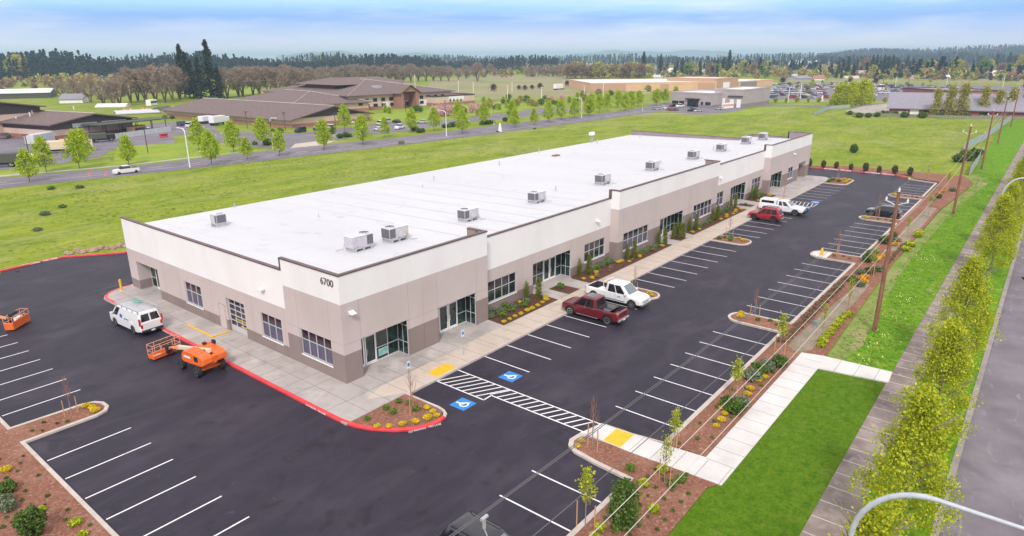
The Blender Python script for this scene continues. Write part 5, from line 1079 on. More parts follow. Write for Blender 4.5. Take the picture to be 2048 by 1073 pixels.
# utility poles ----------------------------------------------------
poles = [(-17.6, -27.5, 12.0), (33.8, -27.25, 11.9), (89.0, -26.6, 12.6), (139.8, -25.7, 11.6), (192, -24.8, 11.9), (246, -24.5, 12)]
def bell(mb, p, r=.09, m=0):
    p = Vector(p)
    for k in range(3): mb.cyl(p+Vector((0, 0, .09*k)), p+Vector((0, 0, .09*k+.07)), r, r*.75, n=10, m=m)
    mb.cyl(p+Vector((0, 0, .27)), p+Vector((0, 0, .36)), r*.6, r*.3, n=8, m=m)
plab = ['utility pole at the lower edge, mostly its white insulators in view', 'nearest full utility pole, reddish brown, standing in the verge grass', 'second utility pole from the front, beyond the black parked vehicle', 'third utility pole from the front, beside the chain fence', 'fourth utility pole from the front, thin against the far field', 'farthest utility pole at the end of the line']
ATT = []
for i, (x, y, h) in enumerate(poles):
    o = empty('utility_pole', (x, y, 0), 0, plab[i], 'utility pole', 'utility poles along the east verge')
    b = MB(); b.tube([(0, 0, -.2), (0, -.02, h*.5), (0, -.04, h)], [.19, .165, .12], 10); b.build('pole', M['wood_pole'], o)
    a = MB(); zt = h-.9
    for s in (-1, 1): a.tube([(0, 0, zt-.25), (0, s*.35, zt-.05), (0, s*.75, zt+.08)], .035, 6)
    a.build('bracket', M['white_metal'], o)
    for (py, pz) in ((.75, zt+.08), (-.75, zt+.08), (-.04, h)):
        ins = MB(); bell(ins, (0, py, pz), .085 if i else .11); ins.build('insulator', M['white_metal'], o)
    tcl = MB(); tcl.cyl((0, .12, 8.4), (0, .28, 8.4), .05); tcl.cyl((0, .12, 7.0), (0, .28, 7.0), .05); tcl.build('cable_clamp', M['galv'], o)
    ATT.append([Vector((x, y+.75, zt+.42)), Vector((x, y-.75, zt+.42)), Vector((x, y-.04, h+.34)), Vector((x, y+.2, 8.4)), Vector((x, y+.2, 7.0))])
ATT.insert(0, [p+Vector((-54, -.6, 0)) for p in ATT[0]])
wl = ['power line on the building side of the poles', 'power line on the road side of the poles', 'power line over the pole tops', 'upper pale communication cable', 'lower pale communication cable']
wire_m = mat('wire', (.12, .115, .12), .6); wire_w = mat('wire_pale', (.62, .56, .52), .6)
for w in range(5):
    pts = []
    for a, c in zip(ATT[:-1], ATT[1:]):
        for k in range(12):
            t = k/12; p = a[w].lerp(c[w], t); p = p.copy(); p.z -= (1.1 if w < 3 else .8)*4*t*(1-t)*.5; pts.append(p)
    pts.append(ATT[-1][w]); b = MB(); b.tube(pts, .013 if w < 3 else .014, 5, caps=False)
    tag(b.build('overhead_wire', wire_m if w < 3 else wire_w), wl[w]+' along the east side', 'wire')
b = MB(); p = ATT[1][0]; q = p+Vector((1.9, -.15, -.1)); b.cyl(q+Vector((-.1, 0, 0)), q+Vector((.12, 0, 0)), .05); b.cyl(q, q+Vector((0, 0, -.3)), .045); b.tube([q+Vector((0, 0, -.3)), q+Vector((.1, -.2, -1.0)), q+Vector((0, -.4, -1.9)), (poles[0][0]+.1, poles[0][1], 8.6)], .02, 5)
tag(b.build('wire_clamp', M['galv']), 'grey clamp with a hanging lead on the power line near the lower edge', 'wire clamp')
def lamp(x, y, h, label, reach=3.6, rise=1.6, dirn=-1, mm='lampsteel', r=.11, grp='street lamps with curved arms', name='street_lamp'):
    o = empty(name, (x, y, -.15), 0, label, 'street lamp', grp); pts = [(0, 0, 0), (0, 0, h-rise)]
    for k in range(1, 11): a = R(90*k/10); pts.append((0, dirn*reach*.42*(1-math.cos(a)), h-rise+rise*math.sin(a)))
    pts += [(0, dirn*reach*.8, h+.02), (0, dirn*reach, h+.05)]
    b = MB(); b.tube(pts, [r]+[r*.75]*(len(pts)-4)+[r*.6, r*.5, r*.45], 10); b.build('pole', M[mm], o, smooth=60)
    b = MB(); b.box(-.16, .16, min(dirn*reach, dirn*(reach+.7)), max(dirn*reach, dirn*(reach+.7)), h-.04, h+.13); b.build('lamp_head', M[mm], o, bevel=.04)
    b = MB(); b.cyl((0, 0, 0), (0, 0, .12), .24, n=12); b.build('base', M['concrete_new'], o); return o
lamp(-5.0, -33.3, 9.75, 'curved steel street lamp arm crossing the bottom right corner', 5.0, 2.3, r=.12)
lamp(61.0, -32.9, 10.1, 'curved steel street lamp beyond the nearer trees at the right edge', 3.8, 2.0, r=.13)
# chain fence in the far verge
def fence(pts, h, label, m, step=3.0, name='chain_fence', solid=True):
    o = empty(name, (pts[0][0], pts[0][1], -.15), 0, label, 'fence'); P0 = Vector((pts[0][0], pts[0][1], 0)); p = MB(); w = MB()
    for a, c in zip(pts[:-1], pts[1:]):
        a = Vector((a[0], a[1], 0))-P0; c = Vector((c[0], c[1], 0))-P0; L_ = (c-a).length; n_ = max(1, int(L_/step)); d = (c-a).normalized(); nn = Vector((-d.y, d.x, 0))*.012
        w.add([a-nn, c-nn, c-nn+Vector((0, 0, h)), a-nn+Vector((0, 0, h)), a+nn, c+nn, c+nn+Vector((0, 0, h)), a+nn+Vector((0, 0, h))], [(0, 1, 2, 3), (5, 4, 7, 6), (3, 2, 6, 7)])
        for k in range(n_+1):
            q = a.lerp(c, k/n_); b = MB(); b.cyl(q+Vector((0, 0, 0)), q+Vector((0, 0, h+.08)), .04, n=6)
            if k < 14: b.build('post', M['galv'], o)
    w.build('mesh_panel', M[m], o); return o
M['chain'] = mat('chain', (.30, .35, .40), .6, (.42, .47, .52), sc=6)
fence([(129.8, -24.6), (150, -24.2), (164, -23.6)], 1.9, 'grey-blue chain fence before the second pole, in the far verge', 'chain')
fence([(172, -19.2), (198, -21.0), (272, -22.9)], 1.9, 'long grey-blue chain fence running along the far field edge', 'chain', step=6)
M['wire_mesh'] = mat('wire_mesh', (.20, .20, .16), .9, (.28, .28, .20), sc=2)
# ------------------------------------------------------------------ far roads, lots and fields
def px_poly(pts, z=-.15): return [tuple(at(x, y, z)[:2]) for x, y in pts]
def far_sheet(name, pts, m, z=-.15): return sheet(name, px_poly(pts, z), z, M[m], z0=-.3)
road_near = [(-300, 400), (0, 377), (240, 353), (500, 325), (800, 291), (1000, 266), (1200, 240), (1340, 220), (1420, 208)]
road_far = [(1395, 206), (1330, 210), (1200, 228), (1000, 250), (800, 275), (500, 305), (240, 336), (0, 357), (-300, 378)]
far_sheet('far_road', road_near+road_far, 'old_asphalt', -.14)
mk = MB()
for (pa, pc) in zip(road_near[1:-2], road_near[2:-1]):
    for off, dash in ((.0, 0), (1, 1)):
        a, c = at(*pa, -.13), at(*pc, -.13)
        oa, oc = (4.6 if not off else 7.4), (4.6 if not off else 7.4); a.y += oa; c.y += oc
        L_ = (c-a).length; k = 0
        while k < L_:
            p, q = a.lerp(c, k/L_), a.lerp(c, min(1, (k+3)/L_)); line(p.x, p.y, q.x, q.y, .14, mk, -.134); k += 8 if dash else 3.0
tag(mk.build('far_road_lines', M['white_paint']), kind='structure')
far_sheet('far_pavement', [(-300, 375), (0, 354), (240, 333), (500, 302.5), (500, 301), (240, 331), (0, 351), (-300, 371)], 'concrete')
far_sheet('side_street', [(1395, 208), (1480, 213), (1700, 214), (1790, 209), (2048, 203), (2048, 200), (1790, 205), (1700, 211), (1480, 209), (1400, 206)], 'old_asphalt', -.16)
far_sheet('left_yard', [(-200, 262), (0, 262), (110, 283), (268, 256), (310, 246), (430, 243), (432, 262), (345, 272), (350, 286), (235, 294), (200, 314), (95, 332), (0, 340), (-200, 350)], 'old_asphalt', -.16)
far_sheet('middle_lot', [(345, 256), (430, 248), (430, 262), (590, 268), (760, 247), (900, 240), (1090, 216), (1180, 214), (1170, 222), (950, 243), (870, 254), (700, 276), (660, 284), (655, 292), (560, 303), (545, 298), (470, 290), (380, 276)], 'old_asphalt', -.155)
far_sheet('driveway_apron', [(575, 302), (590, 288), (640, 282), (672, 281), (640, 294)], 'concrete_warm', -.145)
far_sheet('store_lot', [(1530, 202), (1700, 203), (1900, 206), (2048, 201), (2048, 171), (1560, 166), (1540, 178)], 'old_asphalt', -.16)
far_sheet('office_lot', [(1298, 208), (1345, 205), (1440, 210), (1500, 214), (1470, 224), (1390, 229), (1330, 222), (1290, 218)], 'old_asphalt', -.15)
far_sheet('brick_building_lot', [(1690, 222), (1730, 212), (1790, 206), (1790, 224), (1780, 231), (1725, 236)], 'gravel', -.15)
far_sheet('dirt_path', [(1180, 236), (1300, 230), (1480, 229), (1480, 226), (1300, 226.5), (1190, 232)], 'brown_field', -.18)
far_sheet('grass_mound', [(1430, 229), (1480, 222), (1560, 209), (1640, 208), (1560, 221), (1500, 231)], 'bright_grass', -.165)
far_sheet('left_lawn', [(225, 330), (235, 296), (330, 283), (350, 288), (560, 303), (500, 306), (300, 327)], 'bright_grass', -.165)
far_sheet('school_lawn', [(745, 243), (745, 228), (905, 215), (1090, 205), (1140, 212), (1060, 216), (900, 237), (760, 246)], 'bright_grass', -.17)
far_sheet('left_lawn_front', [(-100, 352), (0, 344), (100, 335), (215, 316), (235, 332), (0, 354), (-100, 362)], 'bright_grass', -.166)
far_sheet('store_lawn', [(1515, 203), (1800, 207), (1790, 204), (1690, 202), (1530, 200)], 'bright_grass', -.158)
far_sheet('field_strip', [(-100, 200), (100, 190), (180, 190), (700, 185), (720, 170), (430, 163), (0, 176), (-100, 180)], 'bright_grass', -.19)
far_sheet('scrub_field', [(850, 205), (1000, 198), (1180, 190), (1180, 178), (1320, 160), (1000, 150), (860, 160)], 'brown_field', -.19)
far_sheet('plowed_field', [(-200, 172), (300, 156), (200, 150), (-200, 158)], 'brown_field', -.19)
far_sheet('plowed_field', [(1560, 164), (2100, 166), (2100, 158), (1560, 157)], 'brown_field', -.185)
far_sheet('gravel_yard', [(330, 214), (440, 204), (440, 216), (345, 226), (320, 222)], 'gravel', -.17)
# ------------------------------------------------------------------ buildings
def V2(a): return Vector((a[0], a[1], 0))
def building(name, label, P0, P1, depth, h, roof='flat', ridge=0, wallm='beige_wall', roofm='shingle', band=None, band_h=1.2, over=.8, cat='building', axis='across', wins=(), top=None, endm=None, away=1, dark=0):
    """P0->P1 is the wall facing the camera (left to right); depth goes away from it"""
    P0, P1 = V2(P0), V2(P1); u = (P1-P0).normalized(); n = Vector((-u.y, u.x, 0))*away; Lw = (P1-P0).length; o = empty(name, (P0.x, P0.y, -.15), 0, label, cat)
    W_ = lambda a, d, z: u*a+n*d+Vector((0, 0, z))
    def bx(mb, a0, a1, d0, d1, z0, z1, m=0):
        mb.add([W_(a, d, z) for z in (z0, z1) for d in (d0, d1) for a in (a0, a1)], [(0, 2, 3, 1), (4, 5, 7, 6), (0, 1, 5, 4), (2, 6, 7, 3), (0, 4, 6, 2), (1, 3, 7, 5)], m)
    b = MB(); bx(b, 0, Lw, 0, depth, -.3, h)
    if roof == 'gable':
        if axis == 'across':  # ridge runs away from the camera; gable faces it
            for d in (0, depth): b.add([W_(0, d, h), W_(Lw, d, h), W_(Lw/2, d, ridge)], [(0, 1, 2)], 1)
        else:
            for a in (0, Lw): b.add([W_(a, 0, h), W_(a, depth, h), W_(a, depth/2, ridge)], [(0, 1, 2)], 1)
    b.build('wall', [M[wallm], M[endm or 'fascia']], o)
    if band:
        b = MB(); bx(b, -.06, Lw+.06, -.06, depth+.06, -.3, band_h); b.build('brick_base', M[band], o)
    if dark: b = MB(); bx(b, -.04, Lw+.04, -.04, depth+.04, h-dark, h-.01); b.build('dark_cladding', M['fascia'], o)
    r = MB(); t = .35
    if roof == 'flat':
        bx(r, .4, Lw-.4, .4, depth-.4, h-.01, h+.06); r.build('roof', M[roofm], o)
        c = MB()
        for (a0, a1, d0, d1) in ((-.1, Lw+.1, -.1, .3), (-.1, Lw+.1, depth-.3, depth+.1), (-.1, .3, .3, depth-.3), (Lw-.3, Lw+.1, .3, depth-.3)): bx(c, a0, a1, d0, d1, h-.15, h+.5)
        c.build('parapet', M[top or wallm], o)
    else:
        if roof == 'gable' and axis == 'across':
            s = (ridge-h)/(Lw/2)
            for sd in (0, 1):
                a = -over if sd == 0 else Lw+over; z = h-over*s
                r.add([W_(a, -over, z), W_(Lw/2, -over, ridge), W_(Lw/2, depth+over, ridge), W_(a, depth+over, z)]+[W_(a, -over, z-t), W_(Lw/2, -over, ridge-t), W_(Lw/2, depth+over, ridge-t), W_(a, depth+over, z-t)], [(0, 1, 2, 3), (4, 5, 6, 7), (0, 1, 5, 4), (2, 3, 7, 6), (0, 3, 7, 4)])
        elif roof == 'gable':
            s = (ridge-h)/(depth/2)
            for sd in (0, 1):
                d = -over if sd == 0 else depth+over; z = h-over*s
                r.add([W_(-over, d, z), W_(Lw+over, d, z), W_(Lw+over, depth/2, ridge), W_(-over, depth/2, ridge)]+[W_(-over, d, z-t), W_(Lw+over, d, z-t), W_(Lw+over, depth/2, ridge-t), W_(-over, depth/2, ridge-t)], [(0, 1, 2, 3), (4, 5, 6, 7), (0, 1, 5, 4), (1, 2, 6, 5), (3, 0, 4, 7)])
        elif roof == 'hip':
            k = min(Lw, depth)/2; e = [W_(-over, -over, h), W_(Lw+over, -over, h), W_(Lw+over, depth+over, h), W_(-over, depth+over, h)]
            if Lw > depth: q = [W_(k, depth/2, ridge), W_(Lw-k, depth/2, ridge)]; fs = [(0, 1, 5, 4), (1, 2, 5), (2, 3, 4, 5), (3, 0, 4)]
            else: q = [W_(Lw/2, k, ridge), W_(Lw/2, depth-k, ridge)]; fs = [(0, 1, 4), (1, 2, 5, 4), (2, 3, 5), (3, 0, 4, 5)]
            r.add(e+q+[v-Vector((0, 0, t)) for v in e], fs+[(0, 1, 7, 6), (1, 2, 8, 7), (2, 3, 9, 8), (3, 0, 6, 9)])
        r.build('roof', M[roofm], o)
        if roofm == 'shingle':
            c = MB()
            if roof == 'gable': c.tube([W_(Lw/2, -over, ridge+.05), W_(Lw/2, depth+over, ridge+.05)], .22, 4)
            else:
                for i_, j_ in ((0, 4), (1, 5 if Lw > depth else 4), (4, 5)): c.tube([(e+q)[i_]+Vector((0, 0, .08)), (e+q)[j_]+Vector((0, 0, .08))], .2, 4)
            c.build('ridge_cap', M['gravel'], o)
    for (a0, a1, z0, z1, m) in wins:
        w = MB(); bx(w, a0, a1, -.07, -.01, z0, z1); w.build('window' if 'glass' in m else 'panel', M[m], o)
    return o, W_, bx
# left gabled halls
P0, P1 = at(108, 281), at(268, 264); e = hz(P0, 247); mid = (P0+P1)/2
A1, WA, bA = building('gabled_hall', 'tan hall with a dark gable and high window strip, at the left', P0, P1, 48, e, 'gable', hz(mid, 226), band='brick_band', over=1.3,
    wins=[(6, 13.5, e-1.7, e-.5, 'container'), (15, 23, e-1.7, e-.5, 'container')], endm='fascia', dark=1.9)
b = MB()
for a, d, h_ in ((6, 20, 1.3), (9, 24, 1.0), (3, 22, .6), (16, 14, .9)):
    z = e+(hz(mid, 226)-e)*(a/((P1-P0).length/2)); b.cyl(WA(a, d, z-.1), WA(a, d, z+h_), .18)
b.build('roof_vent', M['white_metal'], A1)
Q0 = P0+(P1-P0).normalized()*-14+Vector((-(P1-P0).y, (P1-P0).x, 0)).normalized()*24; Q1 = Q0+(P1-P0)*1.02
building('gabled_hall', 'second brown-roofed tan hall just behind the first, at the left edge', Q0, Q1, 46, hz(Q0, 222), 'gable', hz((Q0+Q1)/2, 202), band='brick_band', over=1.3, dark=2.0)
cz = hz((61, 186), 246); o = empty('carport', (54, 184, -.15), 0, 'dark olive flat carport roof on thin posts beside the left tan hall', 'carport')
b = MB(); u = Vector((.95, .30, 0)).normalized(); n = Vector((-u.y, u.x, 0))
b.add([u*a+n*d+Vector((0, 0, z)) for z in (cz, cz+.3) for a, d in ((-1, -1), (24, -1), (24, 7), (-1, 7))], [(3, 2, 1, 0), (4, 5, 6, 7), (0, 1, 5, 4), (1, 2, 6, 5), (2, 3, 7, 6), (3, 0, 4, 7)]); b.build('roof', M['olive_roof'], o)
for k in range(5):
    for d in (0, 6): b = MB(); q = u*(.5+5.6*k)+n*d; b.cyl(q, q+Vector((0, 0, cz)), .12); b.build('post', M['fascia'], o)
fence([(51.5, 176), (75, 186)], 1.6, 'grey screen fence below the carport at the left', 'container', step=5, name='screen_fence')
# centre hall
P0 = at(583.6, 257); P1 = at(739.6, 241.5); e = hz(P0, 238); 
building('gabled_hall', 'long low tan hall with a brown gable roof beyond the far road', P0, P1, 82, e, 'gable', hz((P0+P1)/2, 211), band='brick_band', over=1.4, wins=[])
# school
P0 = at(585, 231); P1 = at(738, 221); mid = (P0+P1)/2+Vector((-(P1-P0).y, (P1-P0).x, 0)).normalized()*30; building('school_wing', 'tan school wing with a hipped brown roof behind the long hall', P0, P1, 60, hz(P1, 203), 'hip', hz(mid, 181), over=1.2, band='brick_band', wins=[((P1-P0).length*.86, (P1-P0).length*.92, 2.2, 3.6, 'glass')])
P0 = at(700, 222); P1 = at(903, 208); L_ = (P1-P0).length; e = hz(P1, 181)
ws = []
for k in range(12): ws += [(L_*(.06+.075*k), L_*(.06+.075*k)+2.2, e-3.2, e-1.6, 'glass'), (L_*(.06+.075*k), L_*(.06+.075*k)+2.4, .9, 2.4, 'glass')]
ws += [(L_*.30, L_*.37, 0, e-3.5, 'white_wall'), (L_*.62, L_*.74, 0, e-3.6, 'white_wall')]
SC, WS, bS = building('school', 'large two-storey tan school with brown hipped roofs and a brick entrance gable', P0, P1, 78, e, 'hip', e+5.6, over=1.6, band='brick_band', wins=ws)
b = MB(); bS(b, L_*.16, L_*.84, 26, 52, e+1.4, e+4.0); b.build('clerestory', M['fascia'], SC)
b = MB(); q = [WS(L_*.12, 20, e+3.7), WS(L_*.88, 20, e+3.7), WS(L_*.88, 60, e+3.7), WS(L_*.12, 60, e+3.7), WS(L_*.26, 40, e+6.6), WS(L_*.74, 40, e+6.6)]; b.add(q, [(0, 1, 5, 4), (1, 2, 5), (2, 3, 4, 5), (3, 0, 4)]); b.build('upper_roof', M['shingle'], SC)
b = MB(); c = L_*.485; bS(b, c-5.2, c-3.6, -6, 0, -.2, e+.8); bS(b, c+3.6, c+5.2, -6, 0, -.2, e+.8); bS(b, c-3.6, c+3.6, -1.2, -.1, 3.4, e+1.5, 0); b.add([WS(c-5.2, -6, e+.8), WS(c+5.2, -6, e+.8), WS(c, -6, e+3.6)], [(0, 1, 2)]); b.build('entrance_gable', M['brick_band'], SC)
b = MB(); 
for s in (-1, 1): b.add([WS(c+s*6.4, -7, e+.1), WS(c, -7, e+3.9), WS(c, 14, e+3.9), WS(c+s*6.4, 14, e+.1)], [(0, 1, 2, 3)])
b.build('entrance_roof', M['shingle'], SC)
b = MB(); bS(b, L_*.36, L_*.42, 10, 14, e+1.8, e+3.2); b.build('roof_unit', M['galv'], SC)
P0 = at(871, 212.5); P1 = at(949, 206.5); L_ = (P1-P0).length
building('school_annex', 'flat-roofed tan annex with a white window panel at the right end of the school', P0, P1, 22, hz(P1, 189), 'flat', wallm='beige_wall', top='fascia', band='brick_band', band_h=1.3, wins=[(L_*.33, L_*.72, 2.2, 4.6, 'white_wall')]+[(L_*(.35+.09*k), L_*(.39+.09*k), 1.6, 2.9, 'glass') for k in range(4)])
o = empty('flagpole', at(832, 214), 0, 'tall white flagpole before the school entrance', 'flagpole'); h_ = hz(at(832, 214), 148)
b = MB(); b.cyl((0, 0, 0), (0, 0, h_), .14, .08); b.build('pole', M['white_metal'], o)
b = MB(); b.add([(0, 0, h_-3.2), (.5, -.2, h_-3.4), (.6, -.3, h_-1.0), (0, 0, h_-.4)], [(0, 1, 2, 3), (3, 2, 1, 0)]); b.build('flag', mat('flag', (.6, .25, .32), .8), o)
# light office building right of centre
P0 = at(1340, 211.5); P1 = at(1424, 216); L_ = (P1-P0).length; h_ = hz(P0, 185)
D1, WD1, bD = building('office', 'low grey-beige office with awning entrance and parked cars, right of centre', P0, P1, 26, h_, 'flat', wallm='greige', roofm='white_roof', band='greige_dark', band_h=1.1, wins=[(L_*.05, L_*.20, 1.0, 2.4, 'glass'), (L_*.22, L_*.34, 1.0, 2.4, 'glass'), (L_*.42, L_*.68, 0, 3.4, 'glass'), (L_*.74, L_*.79, 1, 2.4, 'glass'), (L_*.84, L_*.96, 1, 2.4, 'glass')])
b = MB(); bD(b, L_*.38, L_*.72, -1.2, -.1, 3.5, 3.8); b.build('awning', M['fascia'], D1)
P0 = at(1427, 213.5); P1 = at(1484, 216); L_ = (P1-P0).length; P2 = P1
D2, WD2, bD = building('warehouse', 'taller grey-beige warehouse block joined to the right of the low office', P0, P1, 34, hz(P1, 181), 'flat', wallm='greige', roofm='white_roof', band='greige_dark', band_h=1.6, wins=[(L_*.10, L_*.16, 4.6, 6, 'glass'), (L_*.20, L_*.26, 4.6, 6, 'glass'), (L_*.30, L_*.40, 0, 4.0, 'white_wall'), (L_*.56, L_*.70, 0, 3.6, 'white_wall'), (L_*.80, L_*.94, 0, 3.6, 'white_wall')])
b = MB(); bD(b, L_*.5, L_*1.0, -.8, -.1, 4.8, 5.2); b.build('awning', M['fascia'], D2)
# big store
P0 = at(1180, 184); P1 = at(1432, 181.5); L_ = (P1-P0).length; h_ = hz(P1, 165)
building('big_store', 'very long orange-tan store with a white flat roof beyond the green trees', P0, P1, 75, h_, 'flat', wallm='tan2', roofm='white_roof', top='tan2', wins=[(0, L_*.28, 0, h_+.2, 'tan3'), (L_*.55, L_*.62, 0, h_*.85, 'tan3'), (L_*.85, L_*.99, 0, h_*1.02, 'tan3')])
P0 = at(1432, 181.0); P1 = at(1475, 178); building('store_entrance_block', 'brown-tan entrance block with a raised tower at the big store', P0, P1, 40, hz(P1, 156), 'flat', wallm='tan3', roofm='white_roof', wins=[((P1-P0).length*.3, (P1-P0).length*.6, 0, 5, 'white_wall')])
P0 = at(1478, 177); P1 = at(1545, 172); building('store_front_wing', 'low grey and tan front wing of the big store beside its car park', P0, P1, 60, hz(P1, 160), 'flat', wallm='tan2', roofm='white_roof', wins=[(2, (P1-P0).length*.5, 0, 5, 'greige_dark')])
# brick building at right
P0 = at(1776, 226); P1 = Vector((300, -30, 0)); P1 = V2((286, -42)); P0 = at(1777, 230); e = hz(P0, 212.5)
L_ = (P1-V2(P0)).length
building('brick_building', 'long red-brick building with a grey pitched roof behind the columnar trees', P0, P1, 22, e, 'gable', e+5.0, wallm='brick_red', roofm='grey_roof', endm='brick_red', over=1.0, axis='along', wins=[(L_*.12, L_*.17, 0, 2.4, 'white_wall'), (L_*.05, L_*.11, 0, 1.6, 'concrete_warm'), (L_*.20, L_*.23, 1.2, 2.2, 'glass'), (L_*.34, L_*.38, 1, 2.4, 'glass'), (L_*.5, L_*.54, 1, 2.4, 'glass')])
P0 = at(1900, 198); P1 = at(1998, 197); building('brick_block', 'dark red flat-roofed block beyond the long red-brick building', P0, P1, 40, hz(P0, 183), 'flat', wallm='brick_red', roofm='grey_roof', top='fascia')
P0 = at(-60, 200); P1 = at(101, 196); building('long_shed', 'long low shed with a white roof in the fields at the left edge', P0, P1, 30, hz(P1, 184), 'gable', hz(P1, 178), wallm='olive_roof', roofm='white_roof', axis='along', over=.5)
P0 = at(119, 207); P1 = at(166, 206); building('farm_barn', 'small barn with a slate roof behind the left halls', P0, P1, 18, hz(P0, 198), 'gable', hz(P0, 189), wallm='white_wall', roofm='grey_roof', endm='tan2', axis='along', over=.4)
for (x0, y0, x1, y1, t, wm, rm, lb) in ((192, 217, 250, 216, 208, 'white_wall', 'white_roof', 'long white shed behind the bare trees at the left'), (236, 231, 318, 227, 222, 'beige_wall', 'container', 'low tan shed with a row of red equipment above it'), (330, 226, 352, 222, 214, 'gravel', 'olive_roof', 'small green-roofed shed near the white trailers'),
        (100, 158, 112, 158, 153, 'white_wall', 'grey_roof', 'tiny white farmhouse in the left distance'), (116, 156, 132, 156, 149, 'white_wall', 'white_roof', 'white roofed barn in the left distance'), (136, 155, 160, 155, 147, 'white_wall', 'white_roof', 'pale barn group before the left forest'), (1307, 157, 1332, 157, 150, 'white_wall', 'container', 'pale house behind the big store'),
        (1595, 161, 1625, 160, 152, 'greige', 'grey_roof', 'grey long house beyond the full car park'), (1628, 161, 1648, 161, 151, 'white_wall', 'brick_band', 'white house with a red roof beyond the car park'), (1690, 158, 1718, 158, 152, 'white_wall', 'beige_wall', 'low house with a pinkish roof in the right distance'),
        (1825, 158, 1845, 158, 151, 'white_wall', 'greige', 'white gabled house by the pink tree'), (1893, 158, 1920, 158, 150, 'tan2', 'white_roof', 'tan bungalow in the right distance'), (1938, 158, 1952, 158, 152, 'white_wall', 'grey_roof', 'small white house right of the tan bungalow'),
        (1984, 158, 2010, 157, 149, 'greige', 'beige_wall', 'low grey house near the right edge'), (2030, 158, 2060, 157, 150, 'container', 'container', 'pale blue-grey house cut by the right edge'), (1600, 130, 1662, 129, 122, 'white_wall', 'white_roof', 'long white warehouse in the right distance'), (1640, 138, 1668, 137, 130, 'beige_wall', 'brick_band', 'pink-roofed hall in the right distance')):
    P0, P1 = at(x0, y0), at(x1, y1); building('house' if 'house' in lb or 'bungalow' in lb else 'shed', lb, P0, P1, (P1-P0).length*.6, hz(P0, (y0+t)/2+.3), 'gable', hz(P0, t), wallm=wm, roofm=rm, axis='along', over=.4, endm=wm)
b = MB()
g = random.Random(2)
for k in range(26): x_ = k*1.3+g.uniform(-.3, .3); b.box(x_, x_+g.uniform(.5, 1.3), g.uniform(0, 1), 2.2, 0, g.uniform(.7, 1.7), g.choice((0, 1, 1)))
p = at(238, 225); tag(b.build('equipment_row', [M['red_paint'], M['orange_pale']], loc=(p.x, p.y, -.15)), 'row of red and orange equipment along the low tan shed', 'equipment', kind=None)
bpy.data.objects['equipment_row'].rotation_euler.z = R(-38)
# ------------------------------------------------------------------ small far vehicles
def car_mesh(kind, name):
    b = MB(); L_, w = (4.4, .88) if kind != 'truck' else (5.3, .95); hl = L_/2
    t = {'car': [(-hl, .85), (-1.5, .98), (.6, .98), (hl-.2, .78), (hl, .6)], 'truck': [(-hl, 1.15), (.8, 1.18), (hl-.3, 1.02), (hl, .8)], 'van': [(-hl, 1.1), (1.2, 1.1), (hl-.1, .85), (hl, .7)]}[kind]
    rings = []
    for x in [-hl, -hl+.15, -1.2, 0, 1.0, hl-.35, hl]:
        z1 = interp(t, x); h = w*(.86 if abs(x) == hl else 1); rings.append([(x, -h*.95, .25), (x, -h, .5), (x, -h*.95, z1), (x, h*.95, z1), (x, h, .5), (x, h*.95, .25)])
    loft(b, rings)
    c = {'car': (1.05, -1.75, .45, -1.15, .92, 1.42), 'truck': (1.3, -.7, .7, -.6, 1.12, 1.85), 'van': (1.9, -2.15, 1.1, -2.0, 1.05, 1.9)}[kind]
    f0, r0, f1, r1, z0, z1 = c; wb, wt = w*.93, w*.74
    b.add([(f0, -wb, z0), (r0, -wb, z0), (r0, wb, z0), (f0, wb, z0), (f1, -wt, z1-.12), (r1, -wt, z1-.12), (r1, wt, z1-.12), (f1, wt, z1-.12)], [(0, 1, 5, 4), (1, 2, 6, 5), (2, 3, 7, 6), (3, 0, 4, 7)], 1)
    b.add([(f1+.05, -wt-.03, z1-.12), (r1-.05, -wt-.03, z1-.12), (r1-.05, wt+.03, z1-.12), (f1+.05, wt+.03, z1-.12), (f1-.1, -wt+.1, z1), (r1+.1, -wt+.1, z1), (r1+.1, wt-.1, z1), (f1-.1, wt-.1, z1)], [(0, 1, 5, 4), (1, 2, 6, 5), (2, 3, 7, 6), (3, 0, 4, 7), (4, 5, 6, 7)], 0)
    if kind == 'truck': b.box(-hl+.2, -.8, -w*.8, w*.8, 1.08, 1.20, 1)
    for x in (-hl+.85, hl-.85):
        for s in (-1, 1): b.cyl((x, s*(w-.2), .33), (x, s*(w+.01), .33), .33, n=10, m=2)
    b.box(-hl-.01, -hl+.02, -w*.8, -w*.5, .6, .75, 3); b.box(-hl-.01, -hl+.02, w*.5, w*.8, .6, .75, 3)
    o = b.build(name, [M['paint_any'], M['car_glass'], M['rubber'], M['tail_red']]); me = o.data; bpy.data.objects.remove(o); return me
CM = {k: car_mesh(k, 'parked_'+k) for k in ('car', 'truck', 'van')}
CC = {'white': (.75, .75, .78), 'silver': (.42, .43, .46), 'black': (.02, .02, .03), 'red': (.42, .02, .03), 'blue': (.04, .08, .25), 'grey': (.14, .14, .16), 'green': (.04, .10, .06), 'tan': (.45, .36, .24)}
def car(p, ang, kind, colr, label, group=None, s=1):
    o = bpy.data.objects.new('parked_'+kind, CM[kind]); COL.objects.link(o); o.location = (p[0], p[1], -.15); o.rotation_euler = (0, 0, ang); o.scale = (s, s, s); o.color = (*CC[colr], 1)
    return tag(o, label, kind if kind != 'truck' else 'pickup', group)
